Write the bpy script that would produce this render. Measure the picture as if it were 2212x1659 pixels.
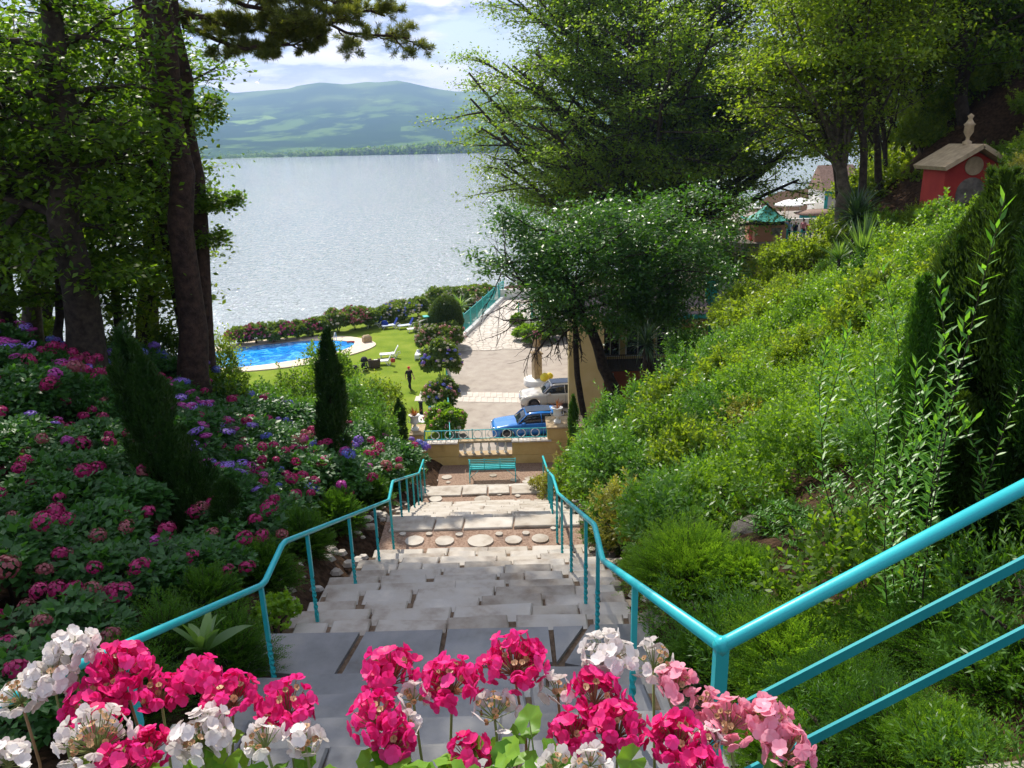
import bpy, math, random
import numpy as np
from mathutils import Vector, Matrix
for o in list(bpy.data.objects): bpy.data.objects.remove(o)
sc = bpy.context.scene
COL = sc.collection
R_ = math.radians
# ------------------------------------------------------------------ camera
PITCH, ROLL, FPX = 17.7, 1.7, 1659.0          # FPX: focal length for a 2212 px wide picture
def basis():
    p, r = R_(PITCH), R_(ROLL)
    F = np.array((0, math.cos(p), -math.sin(p))); A = np.array((1., 0, 0)); U0 = np.array((0, math.sin(p), math.cos(p)))
    return F, math.cos(r)*A - math.sin(r)*U0, math.sin(r)*A + math.cos(r)*U0
CF, CR, CU = basis()
cam = bpy.data.cameras.new('camera'); camo = bpy.data.objects.new('camera', cam); COL.objects.link(camo)
cam.sensor_width = 36; cam.lens = 36*FPX/2212; cam.clip_start = .05; cam.clip_end = 30000
camo.matrix_world = Matrix(((CR[0], CU[0], -CF[0], 0), (CR[1], CU[1], -CF[1], 0), (CR[2], CU[2], -CF[2], 0), (0, 0, 0, 1)))
sc.camera = camo
def ray(x, y): return CF + CR*((x-1106)/FPX) - CU*((y-829.5)/FPX)
def atZ(x, y, z): d = ray(x, y); return d*(z/d[2])
def atY(x, y, Y): d = ray(x, y); return d*(Y/d[1])
# ------------------------------------------------------------------ sun, sky, exposure
SUN_EL, SUN_AZ = 50.0, -20.0                 # azimuth from +Y towards +X
sd = Vector((math.cos(R_(SUN_EL))*math.sin(R_(SUN_AZ)), math.cos(R_(SUN_EL))*math.cos(R_(SUN_AZ)), math.sin(R_(SUN_EL))))
sl = bpy.data.lights.new('sun', 'SUN'); sl.energy = 5.0; sl.angle = R_(.6); sl.color = (1, .94, .82)
so = bpy.data.objects.new('sun', sl); COL.objects.link(so); so.rotation_euler = (-sd).to_track_quat('-Z', 'Y').to_euler(); so.location = (-20, 60, 80)
w = bpy.data.worlds.new('World'); sc.world = w; w.use_nodes = True
nt = w.node_tree; nt.nodes.clear()
def N(nt, t, **k):
    n = nt.nodes.new(t)
    for a, b in k.items():
        if a.startswith('i_'):
            key = a[2:]; key = int(key) if key.isdigit() else key.replace('_', ' ')
            n.inputs[key].default_value = b
        else: setattr(n, a, b)
    return n
def ramp(nt, fac, stops, interp='LINEAR'):
    r = nt.nodes.new('ShaderNodeValToRGB'); r.color_ramp.interpolation = interp
    el = r.color_ramp.elements
    while len(el) > 1: el.remove(el[0])
    for i, (p, c) in enumerate(stops):
        e = el[0] if i == 0 else el.new(p)
        e.position = p; e.color = (*c, 1) if len(c) == 3 else c
    if fac is not None: nt.links.new(fac, r.inputs[0])
    return r
L = nt.links.new
sky = N(nt, 'ShaderNodeTexSky', sky_type='NISHITA', sun_disc=False, sun_elevation=R_(SUN_EL), sun_rotation=R_(SUN_AZ), altitude=30, air_density=1.1, dust_density=1.5)
tc = N(nt, 'ShaderNodeTexCoord'); sx = N(nt, 'ShaderNodeSeparateXYZ'); L(tc.outputs['Generated'], sx.inputs[0])
zz = N(nt, 'ShaderNodeMath', operation='MAXIMUM'); L(sx.outputs[2], zz.inputs[0]); zz.inputs[1].default_value = 0.0
za = N(nt, 'ShaderNodeMath', operation='ADD', i_1=.16); L(zz.outputs[0], za.inputs[0])
dx = N(nt, 'ShaderNodeMath', operation='DIVIDE'); L(sx.outputs[0], dx.inputs[0]); L(za.outputs[0], dx.inputs[1])
dy = N(nt, 'ShaderNodeMath', operation='DIVIDE'); L(sx.outputs[1], dy.inputs[0]); L(za.outputs[0], dy.inputs[1])
cx = N(nt, 'ShaderNodeCombineXYZ'); L(dx.outputs[0], cx.inputs[0]); L(dy.outputs[0], cx.inputs[1])
n1 = N(nt, 'ShaderNodeTexNoise', i_Scale=1.5, i_Detail=7, i_Roughness=.55, i_Distortion=.3); L(cx.outputs[0], n1.inputs['Vector'])
n2 = N(nt, 'ShaderNodeTexNoise', i_Scale=1.9, i_Detail=6, i_Roughness=.55); L(cx.outputs[0], n2.inputs['Vector'])
cov = ramp(nt, n1.outputs[0], [(.36, (0, 0, 0)), (.5, (1, 1, 1))])
ccol = ramp(nt, n2.outputs[0], [(.34, (1.0, .93, .93)), (.44, (.88, .86, .95)), (.52, (.36, .43, .62)), (.60, (.52, .57, .74)), (.70, (.95, .90, .95))])
hz = ramp(nt, zz.outputs[0], [(.05, (1.0, .84, .80)), (.16, (.80, .78, .86))])
mixc = N(nt, 'ShaderNodeMixRGB', blend_type='MIX'); L(ccol.outputs[0], mixc.inputs[1]); L(hz.outputs[0], mixc.inputs[2])
hf = ramp(nt, zz.outputs[0], [(.045, (.8, .8, .8)), (.10, (0, 0, 0))]); L(hf.outputs[0], mixc.inputs[0])
b1 = N(nt, 'ShaderNodeBackground', i_Strength=.10); L(sky.outputs[0], b1.inputs[0])
b2 = N(nt, 'ShaderNodeBackground', i_Strength=1.1); L(mixc.outputs[0], b2.inputs[0])
ms = N(nt, 'ShaderNodeMixShader'); L(cov.outputs[0], ms.inputs[0]); L(b1.outputs[0], ms.inputs[1]); L(b2.outputs[0], ms.inputs[2])
wo = N(nt, 'ShaderNodeOutputWorld'); L(ms.outputs[0], wo.inputs[0])
sc.view_settings.view_transform = 'Standard'; sc.view_settings.look = 'None'; sc.view_settings.gamma = 1; sc.view_settings.exposure = .38
sc.render.engine = 'CYCLES'; sc.cycles.max_bounces = 6; sc.cycles.transparent_max_bounces = 6; sc.cycles.volume_bounces = 0
sc.cycles.sample_clamp_indirect = 4
# ------------------------------------------------------------------ materials
MATS = {}
def mat(name, c1, c2=None, rough=.7, scale=6., bump=0., bscale=None, metal=0., spec=.4, detail=5, coat=0., stops=None, dist=0.):
    if name in MATS: return MATS[name]
    m = bpy.data.materials.new(name); m.use_nodes = True; nt = m.node_tree; b = nt.nodes['Principled BSDF']
    b.inputs['Roughness'].default_value = rough; b.inputs['Metallic'].default_value = metal
    b.inputs['Specular IOR Level'].default_value = spec; b.inputs['Coat Weight'].default_value = coat
    tc = N(nt, 'ShaderNodeTexCoord')
    n = N(nt, 'ShaderNodeTexNoise', i_Scale=scale, i_Detail=detail, i_Roughness=.6, i_Distortion=dist); nt.links.new(tc.outputs['Object'], n.inputs['Vector'])
    if c2 is None: c2 = tuple(min(1, c*1.18) for c in c1)
    r = ramp(nt, n.outputs[0], stops or [(.35, c1), (.65, c2)]); nt.links.new(r.outputs[0], b.inputs['Base Color'])
    if bump:
        n2 = N(nt, 'ShaderNodeTexNoise', i_Scale=bscale or scale*4, i_Detail=6, i_Roughness=.65); nt.links.new(tc.outputs['Object'], n2.inputs['Vector'])
        bp = N(nt, 'ShaderNodeBump', i_Strength=1, i_Distance=bump); nt.links.new(n2.outputs[0], bp.inputs['Height']); nt.links.new(bp.outputs[0], b.inputs['Normal'])
    MATS[name] = m; return m
def leafmat(name, a, b, tr=.35, trc=None, spec=.35, rough=.45):
    """two leaf colours mixed by the per-leaf tint, with light coming through the blade"""
    if name in MATS: return MATS[name]
    m = bpy.data.materials.new(name); m.use_nodes = True; nt = m.node_tree; p = nt.nodes['Principled BSDF']; out = nt.nodes['Material Output']
    at = N(nt, 'ShaderNodeAttribute', attribute_name='tint')
    mx = N(nt, 'ShaderNodeMixRGB'); mx.inputs[1].default_value = (*a, 1); mx.inputs[2].default_value = (*b, 1); nt.links.new(at.outputs['Fac'], mx.inputs[0])
    nt.links.new(mx.outputs[0], p.inputs['Base Color']); p.inputs['Roughness'].default_value = rough; p.inputs['Specular IOR Level'].default_value = spec
    t = N(nt, 'ShaderNodeBsdfTranslucent'); g = N(nt, 'ShaderNodeMixRGB', blend_type='MULTIPLY'); g.inputs[0].default_value = 1
    nt.links.new(mx.outputs[0], g.inputs[1]); g.inputs[2].default_value = (*(trc or (2.6, 2.4, .9)), 1); nt.links.new(g.outputs[0], t.inputs[0])
    s = N(nt, 'ShaderNodeMixShader'); s.inputs[0].default_value = tr; nt.links.new(p.outputs[0], s.inputs[1]); nt.links.new(t.outputs[0], s.inputs[2]); nt.links.new(s.outputs[0], out.inputs[0])
    MATS[name] = m; return m
teal = mat('teal_paint', (.02, .40, .44), (.035, .47, .50), rough=.36, scale=3, spec=.35, bump=.0006, bscale=60)
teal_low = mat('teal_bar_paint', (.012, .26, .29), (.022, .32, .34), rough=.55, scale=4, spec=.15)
teal_far = mat('turquoise_paint', (.03, .42, .42), (.06, .50, .48), rough=.4, scale=2)
slab = mat('pale_slate', (.30, .29, .285), rough=.62, scale=2.2, bump=.006, bscale=9, spec=.35, stops=[(.26, (.20, .15, .105)), (.38, (.31, .265, .22)), (.5, (.42, .38, .33)), (.62, (.45, .42, .38)), (.75, (.54, .495, .435))])
slab_shade = mat('shaded_slate', (.20, .22, .25), rough=.5, scale=1.6, bump=.004, bscale=9, spec=.4, stops=[(.28, (.10, .09, .085)), (.40, (.165, .17, .18)), (.55, (.22, .225, .24)), (.72, (.28, .275, .27))])  # slate with the shade of the nearest steps put into its colour
def per_piece(m, lo, hi):
    nt = m.node_tree; b = nt.nodes['Principled BSDF']; l = b.inputs['Base Color'].links[0]; src = l.from_socket; g = N(nt, 'ShaderNodeNewGeometry')
    r = ramp(nt, g.outputs['Random Per Island'], [(0, lo), (.35, tuple((a+c)/2*1.02 for a, c in zip(lo, hi))), (1, hi)]); mx = N(nt, 'ShaderNodeMixRGB', blend_type='MULTIPLY'); mx.inputs[0].default_value = 1; nt.links.new(src, mx.inputs[1]); nt.links.new(r.outputs[0], mx.inputs[2]); nt.links.new(mx.outputs[0], b.inputs['Base Color'])
per_piece(slab, (.66, .60, .52), (1.08, 1.06, 1.04)); per_piece(slab_shade, (.72, .66, .58), (1.1, 1.06, 1.0))
mortar = mat('mortar', (.10, .062, .036), (.20, .135, .085), rough=.95, scale=14, bump=.01)
soil = mat('soil', (.025, .014, .008), (.10, .058, .034), rough=.98, scale=9, bump=.05, bscale=22, spec=.1)
pebble = mat('pebble_bed', (.16, .09, .055), (.34, .23, .17), rough=.85, scale=28, bump=.012, bscale=40)
render_yellow = mat('ochre_render', (.50, .34, .115), (.62, .45, .19), rough=.85, scale=1.6, bump=.012, bscale=7, stops=[(.25, (.36, .24, .09)), (.42, (.55, .38, .14)), (.7, (.64, .47, .20))])
cream = mat('cream_render', (.62, .47, .20), (.70, .55, .27), rough=.85, scale=.8, bump=.004)
terra = mat('terracotta_render', (.50, .15, .08), (.58, .20, .11), rough=.85, scale=1.2, bump=.004)
pinkr = mat('pink_render', (.66, .30, .19), (.74, .38, .26), rough=.85, scale=1.0, bump=.004)
redr = mat('crimson_render', (.36, .03, .025), (.46, .05, .035), rough=.85, scale=2, bump=.006)
white = mat('white_paint', (.74, .74, .72), (.82, .82, .80), rough=.5, scale=4)
whitewall = mat('white_render', (.68, .66, .62), (.80, .79, .76), rough=.85, scale=1.5, bump=.004)
stone = mat('rubble_stone', (.14, .12, .10), (.40, .35, .29), rough=.9, scale=3.5, bump=.06, bscale=5)
rock = mat('grey_rock', (.10, .085, .07), (.30, .26, .21), rough=.9, scale=3, bump=.05, bscale=6)
roofm = mat('grey_slate_roof', (.24, .17, .17), (.33, .25, .24), rough=.7, scale=5, bump=.01)
roofb = mat('brown_shingle_roof', (.16, .095, .07), (.27, .17, .13), rough=.8, scale=6, bump=.02)
copper = mat('copper_green', (.03, .30, .24), (.06, .42, .34), rough=.5, scale=2)
glassd = mat('dark_glass', (.012, .018, .022), (.02, .028, .034), rough=.06, spec=.8)
black = mat('black_rubber', (.015, .015, .016), (.03, .03, .03), rough=.7)
blackcloth = mat('black_cloth', (.008, .009, .012), (.018, .018, .022), rough=.9)
metal = mat('bright_metal', (.45, .45, .46), (.6, .6, .6), rough=.25, metal=1.)
sand = mat('sandstone', (.33, .24, .14), (.48, .36, .22), rough=.9, scale=6, bump=.01)
pale_blue = mat('pale_blue_fabric', (.42, .50, .70), (.50, .58, .76), rough=.8)
bluecloth = mat('blue_towel', (.008, .03, .22), (.015, .05, .32), rough=.95, scale=20)
wicker = mat('wicker', (.05, .035, .02), (.13, .09, .05), rough=.8, scale=60, bump=.01)
skin = mat('skin', (.48, .25, .17), (.54, .30, .21), rough=.55, scale=8)
bark = mat('bark', (.02, .014, .010), (.065, .048, .034), rough=.95, scale=7, bump=.06, bscale=5)
barkp = mat('pine_bark', (.022, .012, .009), (.075, .042, .03), rough=.95, scale=6, bump=.08, bscale=7)
barkl = mat('grey_bark', (.06, .047, .032), (.15, .12, .085), rough=.9, scale=6, bump=.03)
G = {}
G['beech'] = leafmat('leaf_beech', (.042, .105, .010), (.16, .24, .026), tr=.56)
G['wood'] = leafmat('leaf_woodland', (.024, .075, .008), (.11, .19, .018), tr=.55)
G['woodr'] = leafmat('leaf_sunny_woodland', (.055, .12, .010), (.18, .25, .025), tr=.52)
G['magnolia'] = leafmat('leaf_glossy_evergreen', (.018, .08, .010), (.085, .20, .028), tr=.34, spec=.45, rough=.36)
G['pine'] = leafmat('pine_needles', (.05, .085, .015), (.18, .20, .045), tr=.4)
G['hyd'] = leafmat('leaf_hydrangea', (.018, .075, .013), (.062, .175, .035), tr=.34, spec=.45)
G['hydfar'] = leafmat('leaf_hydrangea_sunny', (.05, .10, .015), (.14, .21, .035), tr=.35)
G['shrub'] = leafmat('leaf_bright_shrub', (.05, .13, .008), (.18, .31, .028), tr=.42, spec=.4, rough=.4)
G['olive'] = leafmat('leaf_olive_green', (.03, .11, .010), (.12, .25, .035), tr=.35, spec=.45, rough=.38)
G['long'] = leafmat('leaf_oleander', (.05, .17, .015), (.15, .34, .05), tr=.38, spec=.45, rough=.4)
G['lime'] = leafmat('leaf_lime_vine', (.15, .22, .02), (.34, .42, .06), tr=.45)
G['yew'] = leafmat('needle_yew', (.045, .13, .010), (.19, .34, .035), tr=.42)
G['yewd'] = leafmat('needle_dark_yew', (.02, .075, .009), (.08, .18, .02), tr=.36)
G['cyp'] = leafmat('cypress_scale', (.010, .042, .007), (.035, .085, .013), tr=.2)
G['cypg'] = leafmat('cypress_scale_green', (.018, .075, .008), (.06, .15, .018), tr=.3)
G['cypm'] = leafmat('cypress_scale_olive', (.022, .055, .008), (.065, .12, .018), tr=.25)
G['bay'] = leafmat('leaf_clipped_bay', (.03, .07, .012), (.09, .14, .03), tr=.3)
G['blade'] = leafmat('leaf_blade_green', (.05, .12, .03), (.16, .27, .07), tr=.35, spec=.6)
G['bladed'] = leafmat('leaf_blade_dark', (.015, .045, .018), (.05, .10, .035), tr=.25, spec=.6)
G['bladebr'] = leafmat('leaf_blade_bronze', (.12, .035, .02), (.30, .12, .06), tr=.35)
G['gera'] = leafmat('leaf_geranium', (.06, .18, .015), (.20, .37, .04), tr=.4)
G['gold'] = leafmat('leaf_golden_shrub', (.12, .13, .02), (.27, .28, .06), tr=.35)
PK = (1.3, 1.1, 1.2)
G['crimson'] = leafmat('petal_crimson', (.24, .008, .065), (.50, .03, .17), tr=.25, trc=PK)
G['dusky'] = leafmat('petal_dusky_rose', (.22, .05, .06), (.42, .14, .15), tr=.25, trc=PK)
G['magenta'] = leafmat('petal_purple_magenta', (.32, .02, .22), (.56, .10, .42), tr=.25, trc=PK)
G['violet'] = leafmat('petal_violet', (.16, .07, .40), (.36, .22, .68), tr=.25, trc=PK)
G['blueh'] = leafmat('petal_blue', (.07, .09, .42), (.22, .26, .65), tr=.25, trc=PK)
G['rose'] = leafmat('petal_rose', (.50, .17, .20), (.66, .36, .34), tr=.25, trc=PK)
G['palecream'] = leafmat('petal_pale_cream', (.40, .40, .26), (.62, .58, .44), tr=.25, trc=PK)
G['hot'] = leafmat('petal_hot_pink', (.62, .004, .12), (.92, .07, .34), tr=.42, trc=(1.1, .9, 1.25), spec=.25)
G['lite'] = leafmat('petal_light_pink', (.86, .30, .42), (.92, .50, .58), tr=.4, trc=(1.05, .95, 1.), spec=.25)
G['whitep'] = leafmat('petal_white', (.70, .63, .60), (.90, .88, .86), tr=.35, trc=(1, .98, .96), spec=.25)
G['dead'] = leafmat('petal_withered', (.26, .12, .05), (.55, .34, .18), tr=.3, trc=(1.2, 1, .8))
stemm = mat('stem_green', (.13, .20, .05), (.26, .30, .10), rough=.6, scale=9)
stembr = mat('stem_brown', (.20, .12, .05), (.30, .19, .09), rough=.7, scale=9)
# ------------------------------------------------------------------ object helpers
def tag(o, label=None, cat=None, group=None, kind=None):
    if label: o['label'] = label
    if cat: o['category'] = cat
    if group: o['group'] = group
    if kind: o['kind'] = kind
    return o
def thing(name, label, cat, loc=(0, 0, 0), group=None, rz=0, kind=None):
    o = bpy.data.objects.new(name, None); COL.objects.link(o); o.location = tuple(float(v) for v in loc); o.rotation_euler.z = rz; o.empty_display_size = .2
    return tag(o, label, cat, group, kind)
def link(name, me, m, parent=None, loc=None):
    if m is not None and not me.materials: me.materials.append(m)
    o = bpy.data.objects.new(name, me); COL.objects.link(o)
    if parent is not None: o.parent = parent
    if loc is not None: o.location = tuple(float(v) for v in loc)
    return o
def npmesh(name, V, F, tint=None, smooth=False):
    """V (n,3), F (m,k) constant k"""
    V = np.ascontiguousarray(V, dtype=np.float32); F = np.ascontiguousarray(F, dtype=np.int32); k = F.shape[1]
    me = bpy.data.meshes.new(name); me.vertices.add(len(V)); me.vertices.foreach_set('co', V.ravel())
    me.loops.add(F.size); me.loops.foreach_set('vertex_index', F.ravel())
    me.polygons.add(len(F)); me.polygons.foreach_set('loop_start', np.arange(len(F), dtype=np.int32)*k)
    me.polygons.foreach_set('loop_total', np.full(len(F), k, np.int32))
    if smooth: me.polygons.foreach_set('use_smooth', np.ones(len(F), bool))
    me.update(calc_edges=True)
    if tint is not None:
        a = me.attributes.new('tint', 'FLOAT', 'FACE'); a.data.foreach_set('value', np.ascontiguousarray(tint, dtype=np.float32))
    return me
class MB:
    """collects polygons; build() links them as one mesh object"""
    def __init__(s): s.v = []; s.f = []; s.sm = []
    def add(s, V, F, smooth=False):
        o = len(s.v); s.v += [tuple(map(float, p)) for p in V]; s.f += [tuple(i+o for i in f) for f in F]; s.sm += [smooth]*len(F); return s
    def box(s, c, d, rz=0, ch=0.):
        x, y, z = d[0]/2, d[1]/2, d[2]/2
        if ch: P = [(-x, -y, -z), (x, -y, -z), (x, y, -z), (-x, y, -z), (-x, -y, z-ch), (x, -y, z-ch), (x, y, z-ch), (-x, y, z-ch), (-x+ch, -y+ch, z), (x-ch, -y+ch, z), (x-ch, y-ch, z), (-x+ch, y-ch, z)]
        else: P = [(-x, -y, -z), (x, -y, -z), (x, y, -z), (-x, y, -z), (-x, -y, z), (x, -y, z), (x, y, z), (-x, y, z)]
        ca, sa = math.cos(rz), math.sin(rz)
        P = [(c[0]+a*ca-b*sa, c[1]+a*sa+b*ca, c[2]+q) for a, b, q in P]
        F = [(3, 2, 1, 0), (0, 1, 5, 4), (1, 2, 6, 5), (2, 3, 7, 6), (3, 0, 4, 7)]
        if ch: F += [(4, 5, 9, 8), (5, 6, 10, 9), (6, 7, 11, 10), (7, 4, 8, 11), (8, 9, 10, 11)]
        else: F += [(4, 5, 6, 7)]
        return s.add(P, F)
    def bar(s, a, b, wd, ht=None, up=(0, 0, 1)):
        """square bar from a to b"""
        a = np.array(a, float); b = np.array(b, float); ht = ht or wd; d = b-a; d /= np.linalg.norm(d)+1e-9
        u = np.array(up, float); sd_ = np.cross(d, u)
        if np.linalg.norm(sd_) < 1e-3: sd_ = np.cross(d, (1., 0, 0))
        sd_ /= np.linalg.norm(sd_); u = np.cross(sd_, d)
        P = []
        for q in (a, b):
            for i, j in ((-1, -1), (1, -1), (1, 1), (-1, 1)): P.append(q + sd_*i*wd/2 + u*j*ht/2)
        return s.add(P, [(0, 1, 2, 3), (7, 6, 5, 4), (0, 4, 5, 1), (1, 5, 6, 2), (2, 6, 7, 3), (3, 7, 4, 0)])
    def tube(s, pts, rad, n=8, cap=True, smooth=True):
        pts = np.array(pts, float); m = len(pts); rad = np.full(m, rad) if np.isscalar(rad) else np.array(rad, float)
        T = np.gradient(pts, axis=0); T /= np.linalg.norm(T, axis=1)[:, None]+1e-9
        ref = np.array((0, 0, 1.)) if abs(T[0][2]) < .9 else np.array((1., 0, 0))
        P = []; a = np.arange(n)*2*math.pi/n
        for i in range(m):
            x = np.cross(T[i], ref); nx = np.linalg.norm(x)
            if nx < 1e-4: x = np.array((1., 0, 0)); nx = 1
            x /= nx; y = np.cross(T[i], x); ref = -np.cross(T[i], x) if False else ref
            P += list(pts[i] + rad[i]*(np.cos(a)[:, None]*x + np.sin(a)[:, None]*y))
        F = [(i*n+j, i*n+(j+1) % n, (i+1)*n+(j+1) % n, (i+1)*n+j) for i in range(m-1) for j in range(n)]
        s.add(P, F, smooth)
        if cap:
            o = len(s.v)-m*n; s.f.append(tuple(o+j for j in range(n))[::-1]); s.f.append(tuple(o+(m-1)*n+j for j in range(n))); s.sm += [False, False]
        return s
    def lathe(s, prof, c=(0, 0, 0), n=20, sx_=1, sy_=1, smooth=True):
        P = [(c[0]+r*math.cos(2*math.pi*j/n)*sx_, c[1]+r*math.sin(2*math.pi*j/n)*sy_, c[2]+z) for r, z in prof for j in range(n)]
        F = [(i*n+j, i*n+(j+1) % n, (i+1)*n+(j+1) % n, (i+1)*n+j) for i in range(len(prof)-1) for j in range(n)]
        return s.add(P, F, smooth)
    def poly(s, outline, z0, z1):
        """vertical prism of a 2-D outline"""
        n = len(outline); P = [(x, y, z0) for x, y in outline]+[(x, y, z1) for x, y in outline]
        return s.add(P, [tuple(range(n))[::-1], tuple(range(n, 2*n))]+[(i, (i+1) % n, (i+1) % n+n, i+n) for i in range(n)])
    def build(s, name, m, parent=None, world=False, loc=None, bev=0.):
        V = np.array(s.v)
        if world and parent is not None: V = V-np.array(parent.location)
        if world and loc is not None: V = V-np.array(loc)
        me = bpy.data.meshes.new(name); me.from_pydata([tuple(p) for p in V], [], s.f); me.polygons.foreach_set('use_smooth', s.sm); me.update()
        o = link(name, me, m, parent, loc)
        if bev:
            b = o.modifiers.new('bevel', 'BEVEL'); b.width = bev; b.segments = 2; b.limit_method = 'ANGLE'
        return o
def copy_tree(o, loc=None, rz=None, scale=None, label=None, cat=None, group=None, parent=None):
    c = o.copy(); COL.objects.link(c)
    if parent is not None: c.parent = parent
    else:
        if loc is not None: c.location = tuple(float(v) for v in loc)
        if rz is not None: c.rotation_euler.z = rz
        if scale is not None: c.scale = (scale,)*3 if np.isscalar(scale) else scale
        tag(c, label, cat, group)
    for ch in o.children: copy_tree(ch, parent=c)
    return c
def set_tree(o, loc=None, rz=None, scale=None, label=None, cat=None, group=None):
    if loc is not None: o.location = tuple(float(v) for v in loc)
    if rz is not None: o.rotation_euler.z = rz
    if scale is not None: o.scale = (scale,)*3 if np.isscalar(scale) else scale
    return tag(o, label, cat, group)
class Proto:
    """first placing uses the source itself, later ones are copies"""
    def __init__(s, root): s.r = root; s.used = False
    def put(s, **k):
        if not s.used: s.used = True; return set_tree(s.r, **k)
        return copy_tree(s.r, **k)
    def __del__(s): pass
# ------------------------------------------------------------------ foliage helpers
ORD = 'first second third fourth fifth sixth seventh eighth ninth tenth eleventh twelfth thirteenth fourteenth fifteenth sixteenth seventeenth eighteenth nineteenth twentieth'.split()+['%dth' % i for i in range(21, 40)]
def unit(v): return v/(np.linalg.norm(v, axis=-1, keepdims=True)+1e-9)
def rdir(r, n): return unit(r.normal(size=(n, 3)))
def leafV(r, P, D, Nn, Ln, Wd, fold=.0, quad=True):
    """leaf blades: P base, D direction, Nn normal"""
    D = unit(D); S = unit(np.cross(D, Nn)); Nn = np.cross(S, D)
    n = len(P); Ln = np.broadcast_to(Ln, (n,))[:, None]; Wd = np.broadcast_to(Wd, (n,))[:, None]
    m = P + D*Ln*.45 + Nn*fold*Wd
    V = np.stack([P, m+S*Wd/2, P+D*Ln, m-S*Wd/2], 1).reshape(-1, 3)
    b = np.arange(n)[:, None]*4
    if quad: return V, b+np.array([[0, 1, 2, 3]]), 1
    return V, np.stack([b+np.array([[0, 1, 2]]), b+np.array([[0, 2, 3]])], 1).reshape(-1, 3), 2
def leafobj(name, m, parent, r, P, D, Nn, Ln, Wd, fold=0., quad=True, tint=None, loc=None):
    V, F, k = leafV(r, P, D, Nn, Ln, Wd, fold, quad)
    t = r.random(len(P)) if tint is None else np.clip(tint, 0, 1)
    return link(name, npmesh(name, V, F, np.repeat(t, k)), m, parent, loc)
def lump_points(r, n, rad, K=18, lr=.42, flat=.0, inner=.15):
    """points on lumps spread over an ellipsoid standing on z=0: returns P, outward dir, clump id"""
    rad = np.array(rad, float); d = rdir(r, K); d[:, 2] = np.abs(d[:, 2])*1.1-.25; d = unit(d)
    C = d*(1-lr)*r.uniform(.75, 1.05, (K, 1)); k = r.integers(0, K, n); o = rdir(r, n); o = unit(o+C[k]*.9)
    rr = lr*r.uniform(.5, 1.25, K)[k][:, None]*(1-inner*r.random((n, 1))**1.5*2)
    P = (C[k]+o*rr)*rad; P[:, 2] += rad[2]*.85; P[:, 2] = np.abs(P[:, 2]); return P, o, k
def stems(r, n, rad, h, rr=.02):
    b = MB()
    for i in range(n):
        a = r.uniform(0, 6.28); e = np.array((math.cos(a)*rad*r.uniform(.3, .7), math.sin(a)*rad*r.uniform(.3, .7), h*r.uniform(.6, .85)))
        m = e*np.array((.35, .35, .5)); b.tube([(0, 0, -.3), m, e], [rr, rr*.8, rr*.4], 5)
    return b
def shrub(name, label, cat, m, rad, n, leaf, wid, seed=0, K=18, lr=.42, bias=.6, K2=None, group=None, quad=True, fold=.15, core=True, inner=.15, up=.3, shoots=1.):
    r = np.random.default_rng(seed); t = thing(name, label, cat, group=group)
    P, o, k = lump_points(r, n, rad, K, lr, inner=inner)
    D = unit(o*bias + rdir(r, n) + np.array((0, 0, up))); Nn = unit(o + rdir(r, n)*.7+np.array((0, 0, .5)))
    tk = r.random(K)[k]*.45 + r.random(n)*.55
    s = r.uniform(.65, 1.25, n)
    leafobj('foliage', m, t, r, P, D, Nn, leaf*s, wid*s, fold, quad, tk)
    stems(r, 5, min(rad[:2]), rad[2]*1.4, .012+.012*max(rad)).build('stem', bark, t)
    ns = int(90*shoots)
    if ns:          # young shoots that break the outline
        q = r.choice(n, ns); b0 = P[q]; dr = unit(o[q]*.8+(0, 0, .9)+r.normal(size=(ns, 3))*.3); ln = max(rad)*r.uniform(.12, .42, ns); per = 12; kk = np.repeat(np.arange(ns), per); ss = np.tile(np.linspace(.05, 1, per), ns)
        a_ = np.tile(np.arange(per)*2.4, ns)+kk; e1 = unit(np.cross(dr, rdir(r, ns)))[kk]; e2 = np.cross(dr[kk], e1); Q = b0[kk]+dr[kk]*(ln[kk]*ss)[:, None]
        leafobj('shoots', m, t, r, Q, unit(e1*np.cos(a_)[:, None]+e2*np.sin(a_)[:, None]+dr[kk]*.9), unit(dr[kk]+r.normal(size=Q.shape)*.3), leaf*r.uniform(.7, 1.2, len(kk)), wid, .1, quad, tk[q][kk]*.3+.35+.4*r.random(len(kk)))
    return t
def flower_ball(r, n, R, m, petal=.03, flat=1.):
    """one mophead bloom: petals on a ball"""
    d = rdir(r, n); d[:, 2] = np.abs(d[:, 2])*1.2-.35; d = unit(d); P = d*R*r.uniform(.85, 1.05, (n, 1)); P[:, 2] *= flat
    D = unit(np.cross(d, rdir(r, n))); P = P-D*petal*.5
    V, F, k = leafV(r, P, D, d, petal, petal, .1, True)
    return npmesh('flower_head', V, F, np.clip(r.random(n)*.8+d[:, 2]*.25, 0, 1))
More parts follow.
